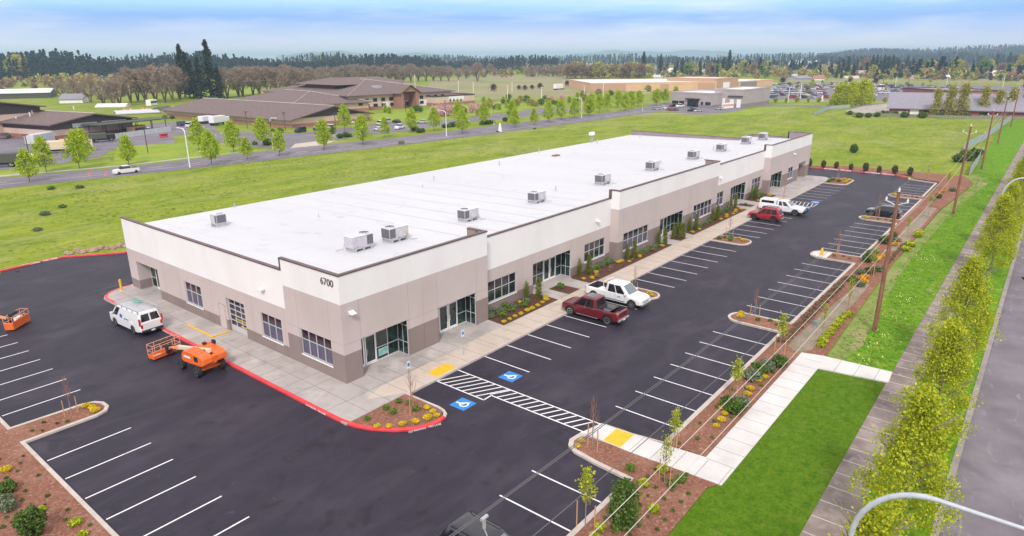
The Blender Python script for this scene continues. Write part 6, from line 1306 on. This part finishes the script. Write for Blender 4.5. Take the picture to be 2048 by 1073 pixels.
singles = [((253, 347), R(178), 'truck', 'white', 'white pickup with a ladder rack driving on the far road'), ((12, 277), R(60), 'truck', 'grey', 'dark grey pickup by the left tan hall'), ((296, 266), R(-20), 'truck', 'white', 'white pickup just right of the carport'),
           ((381, 254), R(30), 'van', 'white', 'white van parked left of the long hall'), ((364, 252), R(30), 'van', 'blue', 'dark blue van between the white vehicles left of the long hall'), ((601, 265), R(190), 'van', 'black', 'black minivan alone near the end of the long hall'),
           ((640, 262), R(100), 'truck', 'blue', 'dark blue pickup right of the black minivan'), ((658, 259), R(100), 'van', 'white', 'white van nose beside the dark blue pickup'), ((762, 251), R(80), 'van', 'white', 'white van in the middle lot behind the street trees'),
           ((757, 262), R(80), 'car', 'white', 'white car in the middle lot just before the white van'), ((800, 258), R(200), 'truck', 'white', 'white pickup in the middle lot near the school lawn'), ((773, 246), R(80), 'van', 'silver', 'silver van in the middle lot'),
           ((845, 247), R(120), 'car', 'silver', 'silver car at the right part of the middle lot'), ((793, 246), R(80), 'car', 'black', 'black car in the middle lot beside the silver van'), ((700, 247), R(80), 'car', 'white', 'white car half hidden by a street tree in the middle lot'),
           ((1310, 220), R(60), 'car', 'silver', 'leftmost silver car before the low grey office'), ((1318, 219), R(60), 'car', 'silver', 'second silver car before the low grey office'), ((1326, 218), R(60), 'car', 'white', 'white car third in the row before the low grey office'),
           ((1340, 221.5), R(60), 'car', 'red', 'red car before the low grey office'), ((1350, 221.5), R(60), 'car', 'grey', 'grey car right beside the red one'), ((1384, 223), R(170), 'truck', 'black', 'black pickup before the low grey office'),
           ((1396, 224), R(160), 'car', 'silver', 'silver car right beside the black pickup'), ((1345, 214), R(170), 'car', 'black', 'black car close to the office wall'), ((1360, 215), R(170), 'truck', 'white', 'white pickup close to the office wall'), ((1438, 220), R(80), 'car', 'silver', 'silver car by the warehouse doors'),
           ((1724, 207), R(175), 'car', 'white', 'white car at the foot of the yellow-green tree cluster'), ((1762, 182), R(5), 'van', 'white', 'white minibus in the far car park')]
for (p, a, k, c, lb) in singles:
    q = at(*p); s = .92 if p[0] > 1500 else .9; o_ = car(q, a, k, c, lb, s=s if lb.find('minibus') < 0 else 2.2)
b = MB(); 
for k in range(4): b.cyl((-1.8, -.7, 1.9+.0*k), (1.8, -.7, 1.9), .04)
# crowded store car park
g = random.Random(4); rows = []
for row in range(9):
    py = 168.5+3.1*row*(.7+.055*row)
    for k in range(40):
        if g.random() < .30+.02*row: continue
        px = 1530+k*9.6+g.uniform(-1, 1)+row*2
        if 1655 < px < 1745 and py > 180: continue
        if px > 1745 and (py < 172 or g.random() < .55): continue
        rows.append((px, min(py, 200.5)))
grp_n = {'white': 'white', 'silver': 'silver', 'grey': 'grey', 'black': 'black', 'red': 'red', 'blue': 'blue', 'tan': 'tan'}
cnt = 0
for px, py in rows[:290]:
    c = g.choices(['white', 'silver', 'grey', 'black', 'red', 'blue', 'tan'], [7, 7, 3, 3, 2, 2, 1])[0]
    q = at(px, py); car((q.x, q.y), R(70)+g.choice((0, math.pi))+g.uniform(-.05, .05), g.choice(['car', 'car', 'van', 'truck']), c, 'small '+c+' vehicle in the crowded car park of the big store', c+' vehicles in the crowded car park', s=.95)
# yard vehicles at left
def yard_truck(p, ang, lb, body, cabc, L_=7, h=2.6, rnd_tank=False, name='yard_truck'):
    q = at(*p); o = empty(name, (q.x, q.y, -.15), ang, lb, 'truck'); b = MB()
    if rnd_tank: b.cyl((-L_/2, 0, h*.62), (L_/2-2, 0, h*.62), h*.36, n=14)
    else: b.box(-L_/2, L_/2-2.1, -1.1, 1.1, .9, h)
    b.build('load_body', M[body], o, bevel=.12); b = MB(); b.box(L_/2-1.9, L_/2, -1.05, 1.05, .7, h*.85); b.build('cab', M[cabc], o, bevel=.15)
    b = MB(); b.box(L_/2-1.3, L_/2+.01, -.9, .9, h*.52, h*.76); b.build('windshield', M['car_glass'], o); b = MB(); b.box(-L_/2+.1, L_/2-.1, -.5, .5, .5, .9); b.build('frame', M['black'], o)
    for x in (-L_/2+.9, -L_/2+2.1, L_/2-1.1):
        for s in (-1, 1): put_wheel(o, x, s*.95, .5, 1.2)
    return o
yard_truck((118, 306), R(-20), 'sand-coloured tanker truck in the left yard', 'cream', 'cream', 8, 3.0)
yard_truck((156, 303), R(-20), 'truck with a coral-red covered load in the left yard', 'orange_pale', 'cream', 7, 3.2)
yard_truck((50, 325), R(150), 'sand-coloured truck low in the left yard, behind the street trees', 'cream', 'cream', 9, 2.0, True)
yard_truck((10, 334), R(150), 'dark green military truck at the left edge of the yard', 'olive_roof', 'olive_roof', 7, 2.9)
yard_truck((203, 284), R(-10), 'dark camouflaged truck beside the left tan hall', 'olive_roof', 'black', 7, 2.4)
yard_truck((440, 250), R(20), 'white box truck parked at the left end of the long hall', 'white_metal', 'white_metal', 8, 3.2)
yard_truck((416, 247), R(20), 'white bus-like truck left of the long hall', 'white_metal', 'white_metal', 7, 2.7)
yard_truck((1118, 180), R(0), 'white lorry with a yellow cab crossing the scrub field', 'white_metal', 'yellow_paint', 11, 4)
for i, (p, sz, m, lb) in enumerate((((82, 286), (9, 2.6, 2.6), 'container', 'pale grey shipping container in the left yard'), ((274, 266), (7, 2.5, 2.2), 'tan2', 'tan crate-like container under the carport'), ((304, 212), (6.5, 2.4, 3), 'white_metal', 'white camper trailer among the bare trees'), ((1455, 218), (9, .3, 2.6), 'white_wall', 'white banner fence panel with orange print by the warehouse'), ((328, 275), (2.2, 1.2, 1.2), 'red_paint', 'small red bin right of the screen fence'))):
    q = at(*p); b = MB(); L_, w_, h_ = sz; o = empty('container' if i < 2 else ('camper_trailer' if i == 2 else 'banner_fence' if i == 3 else 'bin'), (q.x, q.y, -.15), R(40) if i < 3 else R(-12), lb, ['container', 'container', 'trailer', 'banner', 'bin'][i])
    b.box(-L_/2, L_/2, -w_/2, w_/2, .15, h_); b.build('body', M[m], o, bevel=.05)
    b = MB(); b.box(-L_/2+.2, L_/2-.2, -w_/2-.03, -w_/2-.005, h_*.45, h_*.75); b.build('panel', M[['container', 'fascia', 'car_glass', 'orange_pale', 'black'][i]], o)
    b = MB(); 
    for x in (-L_/2+.3, L_/2-.3): b.cyl((x, 0, 0), (x, 0, .2), .12)
    b.build('foot', M['black'], o)
# lamps and signs along the far road and lots
for i, (px, b0, t0) in enumerate(((380, 335, 258), (546, 298, 236), (893, 273, 222), (988, 250, 206), (1163, 237, 197), (1285, 222, 185))):
    p = at(px, b0); lamp(p.x, p.y, hz(p, t0)+.15, 'white street lamp on the far road, '+ORD[i]+' from the left', 2.4, .9, dirn=(1 if i % 2 == 0 else -1), mm='white_metal', r=.13, grp='white street lamps on the far road')
for i, (px, b0, t0) in enumerate(((95, 322, 280), (60, 318, 270), (296, 306, 255), (495, 258, 224), (571, 262, 226), (672, 265, 228), (891, 238, 202), (812, 228, 196), (1015, 200, 172), (1083, 205, 175), (1206, 195, 168), (1168, 200, 172), (1576, 206, 175), (1600, 200, 168), (1740, 197, 160), (1763, 186, 158), (1814, 188, 157), (1790, 175, 155), (1893, 170, 148), (2005, 176, 152), (947, 192, 165), (1024, 185, 165), (1128, 178, 162), (917, 185, 163))):
    p = at(px, b0); h_ = hz(p, t0); o = empty('lot_lamp', (p.x, p.y, -.15), 0, 'slim lot lamp pole, '+ORD[i]+' of those beyond the far road', 'lamp', 'slim lamp poles of the far lots')
    b = MB(); b.cyl((0, 0, 0), (0, 0, h_), .11 if i < 8 else .16, n=6); b.build('pole', M['fascia' if i < 8 or i in (14, 15, 16) else 'white_metal'], o); b = MB(); b.box(-.6, .6, -.25, .25, h_, h_+.2); b.build('lamp_head', M['fascia' if i < 8 else 'white_metal'], o)
for (px, py, hh, lb) in ((1000, 264, 2.6, 'white pointed marker board standing at the near edge of the far road'), (1644, 203, 3, 'white marker board beside the side street')):
    p = at(px, py); b = MB(); b.add([(-.6, 0, 0), (.6, 0, 0), (.25, 0, hh), (-.25, 0, hh), (-.6, .5, 0), (.6, .5, 0), (.25, .25, hh), (-.25, .25, hh)], [(0, 1, 2, 3), (5, 4, 7, 6), (0, 3, 7, 4), (1, 5, 6, 2), (3, 2, 6, 7)])
    o = b.build('marker_board', M['white_metal'], loc=(p.x, p.y, -.15)); o.rotation_euler.z = R(-50); tag(o, lb, 'marker board')
b = MB(); b.box(-.7, .7, -.5, .5, 0, .9); p = at(803, 289); tag(b.build('utility_cabinet', M['lf_grey'], loc=(p.x, p.y, -.2), bevel=.05), 'small green utility cabinet beside the far road', 'utility cabinet')
for i, px in enumerate((180, 212)):
    p = at(px, 352); b = MB(); b.cyl((0, 0, 0), (0, 0, .75), .22, .05, n=10); b.box(-.3, .3, -.3, .3, 0, .04); tag(b.build('traffic_cone', M['orange'], loc=(p.x, p.y, -.14)), 'orange traffic cone on the far road, '+['left', 'right'][i]+' one of two', 'traffic cone')
p = at(1519, 118); h_ = hz(p, 90); o = empty('radio_mast', (p.x, p.y, 0), 0, 'thin lattice radio mast on the right horizon', 'mast'); b = MB(); w_ = 7
for k in range(3): a = 2.1*k; b.cyl((w_*math.cos(a), w_*math.sin(a), 0), (0, 0, h_), 1.1, .5, n=4)
b.build('lattice', M['galv'], o)
fence([tuple(at(x, y)[:2]) for x, y in ((1690, 229), (1740, 234), (1780, 233), (1880, 237), (2048, 240))], 1.1, 'low wire fence at the far end of the green field', 'wire_mesh', step=8)
fence([tuple(at(x, y)[:2]) for x, y in ((1628, 231), (1660, 219), (1700, 216))], 1.4, 'short slanting wire fence at the foot of the tree cluster', 'chain', step=8)
# ------------------------------------------------------------------ far trees
def prof_round(t): return 1.0*math.sin(math.pi*min(1, max(0, .12+t*.86)))**.7
def oak(seed, leaf='twig'):
    o = empty('bare_oak'); mb = MB(); g = random.Random(seed)
    for k in range(3): 
        a = 2.1*k+g.random(); mb.tube([(0, 0, -.3), (1.0*math.cos(a), 1.0*math.sin(a), 5), (2.6*math.cos(a), 2.6*math.sin(a), 11), (4.0*math.cos(a), 4*math.sin(a), 16)], [.45, .34, .22, .06], 6)
        for j in range(7):
            b_ = a+g.uniform(-1.3, 1.3); z = 5+j*1.4; q = Vector(((1.0+j*.25)*math.cos(a), (1.0+j*.25)*math.sin(a), z)); mb.tube([q, q+Vector((2.0*math.cos(b_), 2.0*math.sin(b_), 2.2)), q+Vector((3.4*math.cos(b_), 3.4*math.sin(b_), 5))], [.16, .11, .04], 4, caps=False)
    mb.build('trunk', M['bark'], o); p = clumps(2600, 110, .75, lambda t: 6.4*prof_round(t), 13.5, 6, seed)
    leaves('crown', p, 1.7, M[leaf], seed, o, aspect=.09, up=.2); return o
OAK = [oak(81), oak(82), oak(83)]
def conif(seed, H=30, r=5.2, bare=.12, ragged=.35):
    o = empty('conifer'); g = np.random.default_rng(seed); b = MB(); b.tube([(0, 0, -.5), (0, 0, H*.6), (0, 0, H)], [.5, .3, .04], 6); b.build('trunk', M['bark'], o)
    pts = []; nb = 190
    for k in range(nb):
        t = (k/nb)**.85; a = g.random()*6.283; R_ = r*(1-t)**.8*(1-ragged*g.random())+.25; z = H*(bare+(1-bare)*t); m = int(5+22*(1-t)); f = (np.arange(m)+g.random(m))/m
        x = R_*f; pts.append(np.stack([x*math.cos(a), x*math.sin(a), z-.28*x+.0*f], 1)+g.normal(size=(m, 3))*np.array([.3, .3, .16])*(.5+.5*(1-t)))
    leaves('crown', np.concatenate(pts), .95*(H/30)**.5, M['lf_dark'], seed, o, up=.35, aspect=.8); return o
CF = [conif(91), conif(92, 30, 6.2, .06, .45), conif(93, 30, 4.2, .1)]
def bushy(name, leaf, seed, H=12, r=4.6, n=1500, size=.75, z0=2.2, trunk='bark'):
    o = empty(name); b = MB(); limbs(b, H, .22, 6, 2.2, seed=seed); b.build('trunk', M[trunk], o); p = clumps(n, 70, .75, lambda t: r*prof_round(t), H-z0, z0, seed); leaves('crown', p, size, M[leaf], seed, o); return o
OLV = bushy('leafing_tree', 'lf_olive', 101); GRT = bushy('green_tree', 'lf_mid', 102, n=1700); PLM = bushy('plum_tree', 'lf_plum', 103, 5, 2.2, 700, .45, 1.2); PNK = bushy('blossom_tree', 'lf_pink', 104, 4.6, 2.4, 700, .42, 1.0)
MAG = bushy('magenta_tree', 'lf_magenta', 105, 5, 2.4, 500, .5, .8); DKT = bushy('dark_round_tree', 'lf_dark', 106, 12, 4.4, 1500, .8, 1.0); BRN = bushy('budding_tree', 'lf_brown', 107, 12, 4.8, 1500, .7, 2)
YCL = bushy('yellow_green_tree', 'lf_lime', 118, 12, 2.6, 1800, .5, 1)
YGT = bushy('yellow_green_tree', 'lf_street', 108, 12, 2.6, 1800, .6, 1)
def colm(seed): 
    o = empty('columnar_tree'); b = MB(); limbs(b, 14, .2, 8, 1.2, seed=seed, up=2.2); b.build('trunk', M['bark_pale'], o); p = clumps(2200, 110, .55, lambda t: 2.1*(min(1, .45+t*1.6))*(1-t)**.35, 12.6, 1.2, seed, flat=1.5); leaves('crown', p, .42, M['lf_olive'], seed, o); return o
CLM = colm(111)
H0 = {id(OLV): 12, id(GRT): 12, id(PLM): 5, id(PNK): 4.6, id(MAG): 5, id(DKT): 12, id(BRN): 12, id(YGT): 12, id(YCL): 12, id(CLM): 14}
for o_ in OAK: H0[id(o_)] = 19.5
for o_ in CF: H0[id(o_)] = 30
def far(protos, lst, label, cat, group, wide=1.0):
    protos = protos if isinstance(protos, list) else [protos]
    for k, (px, b0, t0) in enumerate(lst):
        pr = protos[k % len(protos)]; p = at(px, b0); s = hz(p, t0)/H0[id(pr)]
        place(pr, p.x, p.y, s*wide, sz=s, label=label.replace('#', ORD[k % 30]), cat=cat, group=group, z=-.2)
far([CF[1], CF[0], CF[0], CF[1], CF[2], CF[0]], [(424, 199, 79), (371, 195, 88), (388, 197, 118), (404, 198, 112), (441, 199, 128), (380, 196, 103)], 'tall dark conifer, # of the great pair of clumps left of centre', 'conifer', 'tall dark conifers left of centre', 1.25)
g = random.Random(8)
lst = [(125, 198, 163), (148, 203, 160), (165, 201, 166), (182, 206, 155), (208, 213, 163), (228, 214, 160), (240, 212, 150), (262, 206, 138), (276, 203, 140), (292, 205, 138), (312, 205, 134), (330, 206, 136), (345, 200, 130), (360, 199, 136)]
far(OAK, lst, 'bare brown oak, # from the left in the row behind the left halls', 'bare tree', 'bare oaks behind the left halls', 1.25)
lst = [(455, 196, 136), (478, 194, 138), (486, 192, 134), (506, 190, 134), (520, 192, 136), (538, 192, 134), (556, 192, 136), (572, 188, 132), (588, 189, 134), (603, 187, 137), (620, 186, 136), (640, 178, 136), (655, 176, 134)]
far(OAK, lst, 'bare brown oak, # from the left in the row right of the tall conifers', 'bare tree', 'bare oaks right of the tall conifers', 1.35)
lst = [(672+15*k, 168-.4*k+g.uniform(-1, 1), 131+g.uniform(-3, 4)) for k in range(16)]
far(OAK, lst, 'bare brown oak, # from the left behind the school roofs', 'bare tree', 'bare oaks behind the school', 1.5)
lst = [(917, 160, 140), (932, 158, 132), (955, 163, 126), (980, 150, 128), (1064, 155, 132), (1077, 153, 131), (1092, 152, 130), (1106, 154, 132), (1120, 153, 130), (1134, 157, 131), (1150, 157, 133)]
far(OAK, lst, 'bare brown tree, # from the left in the middle distance', 'bare tree', 'bare trees of the middle distance', 1.5)
lst = [(1140+11.5*k, 157+g.uniform(-1, 1), 129+g.uniform(-4, 4)) for k in range(14)]
far([BRN, OLV], lst, 'budding olive-brown tree, # from the left in the belt behind the big store', 'tree', 'budding trees behind the big store', 1.6)
far(CF[2:]+CF[:1], [(1286, 152, 103), (1320, 150, 108), (1353, 152, 121), (1364, 151, 115), (1400, 152, 128), (1348, 154, 128), (1445, 152, 118), (1456, 151, 100), (1471, 144, 120), (1558, 147, 133), (1573, 147, 136), (1548, 122, 112), (1620, 149, 133), (1635, 148, 136), (1660, 152, 138), (1676, 150, 122), (1684, 150, 118), (1694, 148, 112), (1712, 146, 116), (1672, 158, 138), (1682, 158, 140), (1742, 150, 110), (1750, 148, 109), (1765, 150, 109), (1775, 149, 112), (1782, 148, 110), (1795, 150, 119), (1811, 147, 112), (1833, 152, 118), (1848, 149, 125), (1860, 148, 116), (1885, 140, 114), (1920, 126, 101), (1928, 126, 100), (1958, 140, 112), (1972, 150, 136), (1990, 140, 106), (2015, 140, 104), (2030, 138, 108)],
    'dark conifer, # from the left among the far trees right of centre', 'conifer', 'dark conifers right of centre', 1.5)
far([OLV, BRN, GRT], [(1300, 156, 134), (1330, 152, 134), (1375, 153, 127), (1385, 151, 126), (1420, 154, 127), (1430, 153, 128), (1485, 153, 124), (1505, 154, 127), (1520, 154, 130), (1530, 148, 124), (1545, 152, 140), (1590, 148, 134), (1640, 143, 130), (1728, 149, 118), (1733, 145, 125), (1745, 156, 132), (1800, 150, 132), (1852, 150, 121), (1862, 150, 123), (1872, 155, 130), (1905, 150, 119), (1915, 152, 122), (1925, 150, 124), (1965, 152, 119), (1975, 150, 121), (2000, 150, 127), (2015, 148, 126), (2040, 146, 113)],
    'pale leafing tree, # from the left among the houses at right', 'tree', 'leafing trees at right', 1.15)
far([GRT, YGT, OLV, GRT, YGT], [(16, 158, 125), (30, 160, 118), (42, 160, 114), (55, 158, 118), (66, 157, 128), (80, 154, 124), (2, 157, 130), (175, 148, 132), (190, 150, 134), (205, 146, 127), (215, 148, 130), (250, 140, 127), (305, 138, 121), (330, 136, 117), (345, 135, 116), (358, 134, 118)], 'hazy green tree, # from the left before the left forest', 'tree', 'hazy green trees before the left forest', 1.3)
far([YGT, GRT], [(455, 138, 117), (470, 137, 116), (485, 137, 117), (515, 136, 119), (530, 135, 118), (635, 135, 112), (645, 135, 110), (655, 135, 111), (665, 136, 112), (673, 136, 114), (788, 150, 134), (800, 148, 131), (812, 148, 134)], 'pale green tree, # from the left between the conifers and the school', 'tree', 'pale green trees left of centre', 1.2)
far(YCL, [(1672, 213, 172), (1681, 214, 168), (1692, 214, 173), (1700, 213, 166), (1711, 211, 170), (1722, 211, 162), (1731, 209, 165), (1737, 208, 172), (1662, 210, 190)], 'tall yellow-green tree, # from the left in the dense cluster by the car park', 'tree', 'yellow-green cluster by the car park', 1.15)
far(CLM, [(1868, 235, 176), (1896, 235, 170), (1922, 235, 166), (1964, 235, 172), (1992, 235, 178), (2019, 235, 174), (2046, 235, 182), (2070, 235, 176)], 'tall pale columnar tree, # from the left before the long red-brick building', 'tree', 'columnar trees before the red-brick building', 1.25)
far(PLM, [(987, 183, 170), (1038, 180, 172), (1050, 181, 172), (1064, 179, 171), (1080, 178, 168), (1134, 172, 163), (1140, 173, 166), (1152, 175, 165), (1164, 174, 165), (1173, 174, 166), (1750, 168, 158), (1700, 166, 158), (1565, 168, 157), (2060, 182, 160)], 'dark plum-leaved tree, # from the left in the middle distance', 'tree', 'plum-leaved trees', 1.3)
far(PNK, [(872, 235, 215), (885, 233, 213), (897, 232, 213), (922, 224, 211), (944, 226, 210), (958, 224, 208), (1103, 204, 192), (1124, 203, 191), (85, 155, 139), (1925, 158, 147), (1978, 156, 146)], 'pink blossoming tree, # from the left in the distance', 'tree', 'pink blossoming trees', 1.2)
far(MAG, [(1815, 156, 146), (1730, 155, 148), (2026, 153, 144), (1830, 154, 147)], 'bright magenta blossoming tree, # from the left on the right horizon', 'tree', 'magenta trees', 1.2)
far(DKT, [(1380+0*k, 153, 140) for k in range(1)]+[(1755+11*k, 157, 146) for k in range(5)]+[(1540, 152, 142), (1600, 152, 143), (1858, 149, 140), (1888, 153, 142), (1940, 224, 212), (1955, 226, 214), (1985, 226, 210), (1765, 231, 221), (1785, 230, 222)], 'dark dense round tree, # from the left in the right distance', 'tree', 'dark round trees at right', 1.3)
# green lot trees between school and store
g = random.Random(12); lst = []
for k in range(46):
    px = g.uniform(965, 1330); b0 = 228-(px-965)*.055+g.uniform(-26, -6); lst.append((px, b0, b0-g.uniform(9, 15)))
for k in range(14): lst.append((g.uniform(750, 980), g.uniform(222, 232), 0)); lst[-1] = (lst[-1][0], lst[-1][1], lst[-1][1]-g.uniform(9, 16))
for k in range(16): px = 1550+k*22; lst.append((px, 205, 195)) if not 1655 < px < 1745 else 0
for k in range(26): px = g.uniform(1540, 1880); lst.append((px, g.uniform(165, 190), 0)); lst[-1] = (px, lst[-1][1], lst[-1][1]-8)
far([YGT, GRT, OLV], lst[:60], 'small fresh-green tree planted between the school and the big store', 'tree', 'small green trees between school and store', 1.7)
far([OLV, YGT], lst[60:], 'small pale tree planted around the crowded car park', 'tree', 'small trees around the car park', 1.6)
# shrubs of the middle lot
bl = [(x, y) for x, y in ((889, 256), (897, 255), (906, 254), (912, 253), (964, 250), (970, 249), (978, 249), (986, 247), (680, 277), (692, 275), (700, 274), (660, 268), (664, 262), (666, 268), (838, 266), (845, 265), (510, 290), (536, 291), (655, 281), (545, 264), (560, 266), (828, 262), (1180, 222), (1010, 243), (1210, 210), (330, 237), (345, 238), (210, 250))]
put([DRK, GRN[0], DRK], [tuple(at(x, y)[:2]) for x, y in bl], 'dark clipped shrub in the verges of the middle lot beyond the far road', 'shrub', 'clipped shrubs of the middle lot', s=(1.6, 2.4), z=-.2)
put([DRK, LIM], [tuple(at(1640+g.uniform(0, 400), 0)[:2]) if 0 else tuple(at(x, 232+g.uniform(-3, 5))[:2]) for x in range(1700, 2048, 9)], 'scrubby bush along the wire fence at the end of the green field', 'shrub', 'scrub along the far fence', s=(1.8, 3.2), z=-.2)
put([LIM, DRK], [(141+g.uniform(0, 30), -22+g.uniform(-1, 1.5)) for k in range(12)], 'yellow-green bush behind the chain fence', 'shrub', 'bushes behind the chain fence', s=(1.6, 2.8), z=-.2)
# forests --------------------------------------------------------
def forest(name, belts, label, seed, m='lf_forest', nl=34, rw=.15, size=3.0):
    g = np.random.default_rng(seed); P = []; 
    for (x0, x1, d0, d1, n, h0, h1, zoff) in belts:
        for k in range(n):
            px = g.uniform(x0, x1); d = d0+(d1-d0)*g.random()**1.2; v = FW*FPX+RT*(px-1024); v.z = 0; v.normalize(); h = g.uniform(h0, h1)*(.8+.2*math.sin(px*.02+d*.004)); z = zoff(px, d) if callable(zoff) else zoff
            c = np.array([CX+v.x*d, CY+v.y*d, z]); t = g.random(nl)**.8; a = g.random(nl)*6.283; r = h*rw*(1-t)**.8*(.5+.5*g.random(nl))
            if rw < .3: r[:3] = .1; t[:3] = (.97, .92, .86)
            else: t = .15+.85*t; r = h*rw*np.sqrt(np.maximum(.05, 1-(2*t-1.1)**2))*np.sqrt(g.random(nl))
            P.append(c+np.stack([r*np.cos(a), r*np.sin(a), h*(.05+.93*t)], 1))
    P = np.concatenate(P); o = leaves(name, P, size, M[m], seed, None, up=.2); return tag(o, label, 'forest', kind='stuff')
forest('forest', [(-150, 480, 960, 1250, 1300, 20, 36, -1), (480, 900, 1050, 1400, 700, 18, 31, -1), (-150, 900, 1400, 1800, 700, 24, 36, -1)], 'dark blue-green conifer forest along the left horizon', 1)
def hillz(px, d): t = max(0, min(1, (px-1580)/120)); return 34*t*t*(3-2*t)-1
forest('distant_forest', [(820, 2150, 2000, 2600, 1700, 22, 34, -1), (1100, 2150, 1500, 1900, 500, 12, 26, -1), (820, 1110, 1150, 1500, 420, 16, 28, -1), (1580, 2150, 3000, 3450, 2200, 26, 38, lambda p, d: hillz(p, d)*(d-2800)/700)], 'hazy conifer belts across the middle and right horizon', 2)
forest('town_trees', [(1200, 2100, 740, 1500, 420, 7, 13, -1), (900, 1200, 900, 1600, 90, 6, 12, -1), (0, 700, 700, 900, 80, 6, 12, -1)], 'low pale leafing trees scattered through the distant town', 3, 'lf_olive', 46, .42, 1.9)
forest('town_greenery', [(1200, 2100, 760, 1600, 360, 6, 12, -1), (900, 1200, 900, 1600, 90, 6, 12, -1)], 'green trees scattered among the distant houses', 4, 'lf_green', 46, .42, 1.9)
forest('brown_trees', [(1150, 2100, 740, 1600, 330, 7, 13, -1), (820, 1150, 800, 1500, 170, 8, 14, -1), (-100, 850, 640, 900, 110, 7, 12, -1)], 'brown budding trees scattered through the distant town', 5, 'lf_brown', 46, .42, 1.9)
forest('town_conifers', [(1300, 2100, 780, 1500, 240, 14, 24, -1), (-100, 800, 760, 940, 50, 12, 20, -1)], 'dark conifers scattered through the distant town', 6, 'lf_forest', 60, .22, 2.2)
def ridge(name, x0, x1, d, hf, thick=900):
    b = MB(); n = 60; vs = []
    for row, (dd, f) in enumerate(((d-thick, 0), (d, 1), (d+thick, 0))):
        for k in range(n+1):
            px = x0+(x1-x0)*k/n; v = FW*FPX+RT*(px-1024); v.z = 0; v.normalize(); vs.append((CX+v.x*dd, CY+v.y*dd, -2+f*hf(px, k)))
    b.add(vs, [(r*(n+1)+k, r*(n+1)+k+1, (r+1)*(n+1)+k+1, (r+1)*(n+1)+k) for r in range(2) for k in range(n)]); return tag(b.build(name, M['hill'], smooth=80), kind='structure')
ridge('hills', 600, 1750, 9500, lambda x, k: 70+28*math.sin(x*.011)+16*math.sin(x*.037+1)+8*math.sin(x*.09))
ridge('near_hill', 1560, 2200, 3500, lambda x, k: max(0, hillz(x, 0))+1, 700)
g = random.Random(3)
for k in range(70):
    px = g.uniform(900, 2040); py = g.uniform(124, 140) if px < 1200 or k % 2 else g.uniform(140, 154); p = at(px, py); w_ = g.uniform(10, 26)
    if k == 0 or True:
        o, _, _ = building('house', 'tiny pale house among the trees of the distant town', p, p+RT*w_ if 0 else Vector((p.x+w_*.7, p.y-w_*.7, 0)), w_*.6, 3.2, 'gable', 6.2, wallm=g.choice(['white_wall', 'beige_wall', 'greige']), roofm=g.choice(['grey_roof', 'white_roof', 'shingle', 'greige']), axis='along', over=.4, endm='white_wall'); o['group'] = 'tiny houses of the distant town'
# ------------------------------------------------------------------ air
hb = MB(); hb.box(-1100, 15100, -2100, 14100, -4, 125)
hm = bpy.data.materials.new('haze'); hm.use_nodes = True; t = hm.node_tree; t.nodes.remove(t.nodes['Principled BSDF'])
pv = nd(t, 'ShaderNodeVolumePrincipled'); pv.inputs['Color'].default_value = (.55, .73, 1, 1); pv.inputs['Density'].default_value = .00019; pv.inputs['Anisotropy'].default_value = .2
t.links.new(pv.outputs[0], [n for n in t.nodes if n.type == 'OUTPUT_MATERIAL'][0].inputs['Volume'])
hz_o = tag(hb.build('haze', hm), kind='stuff')
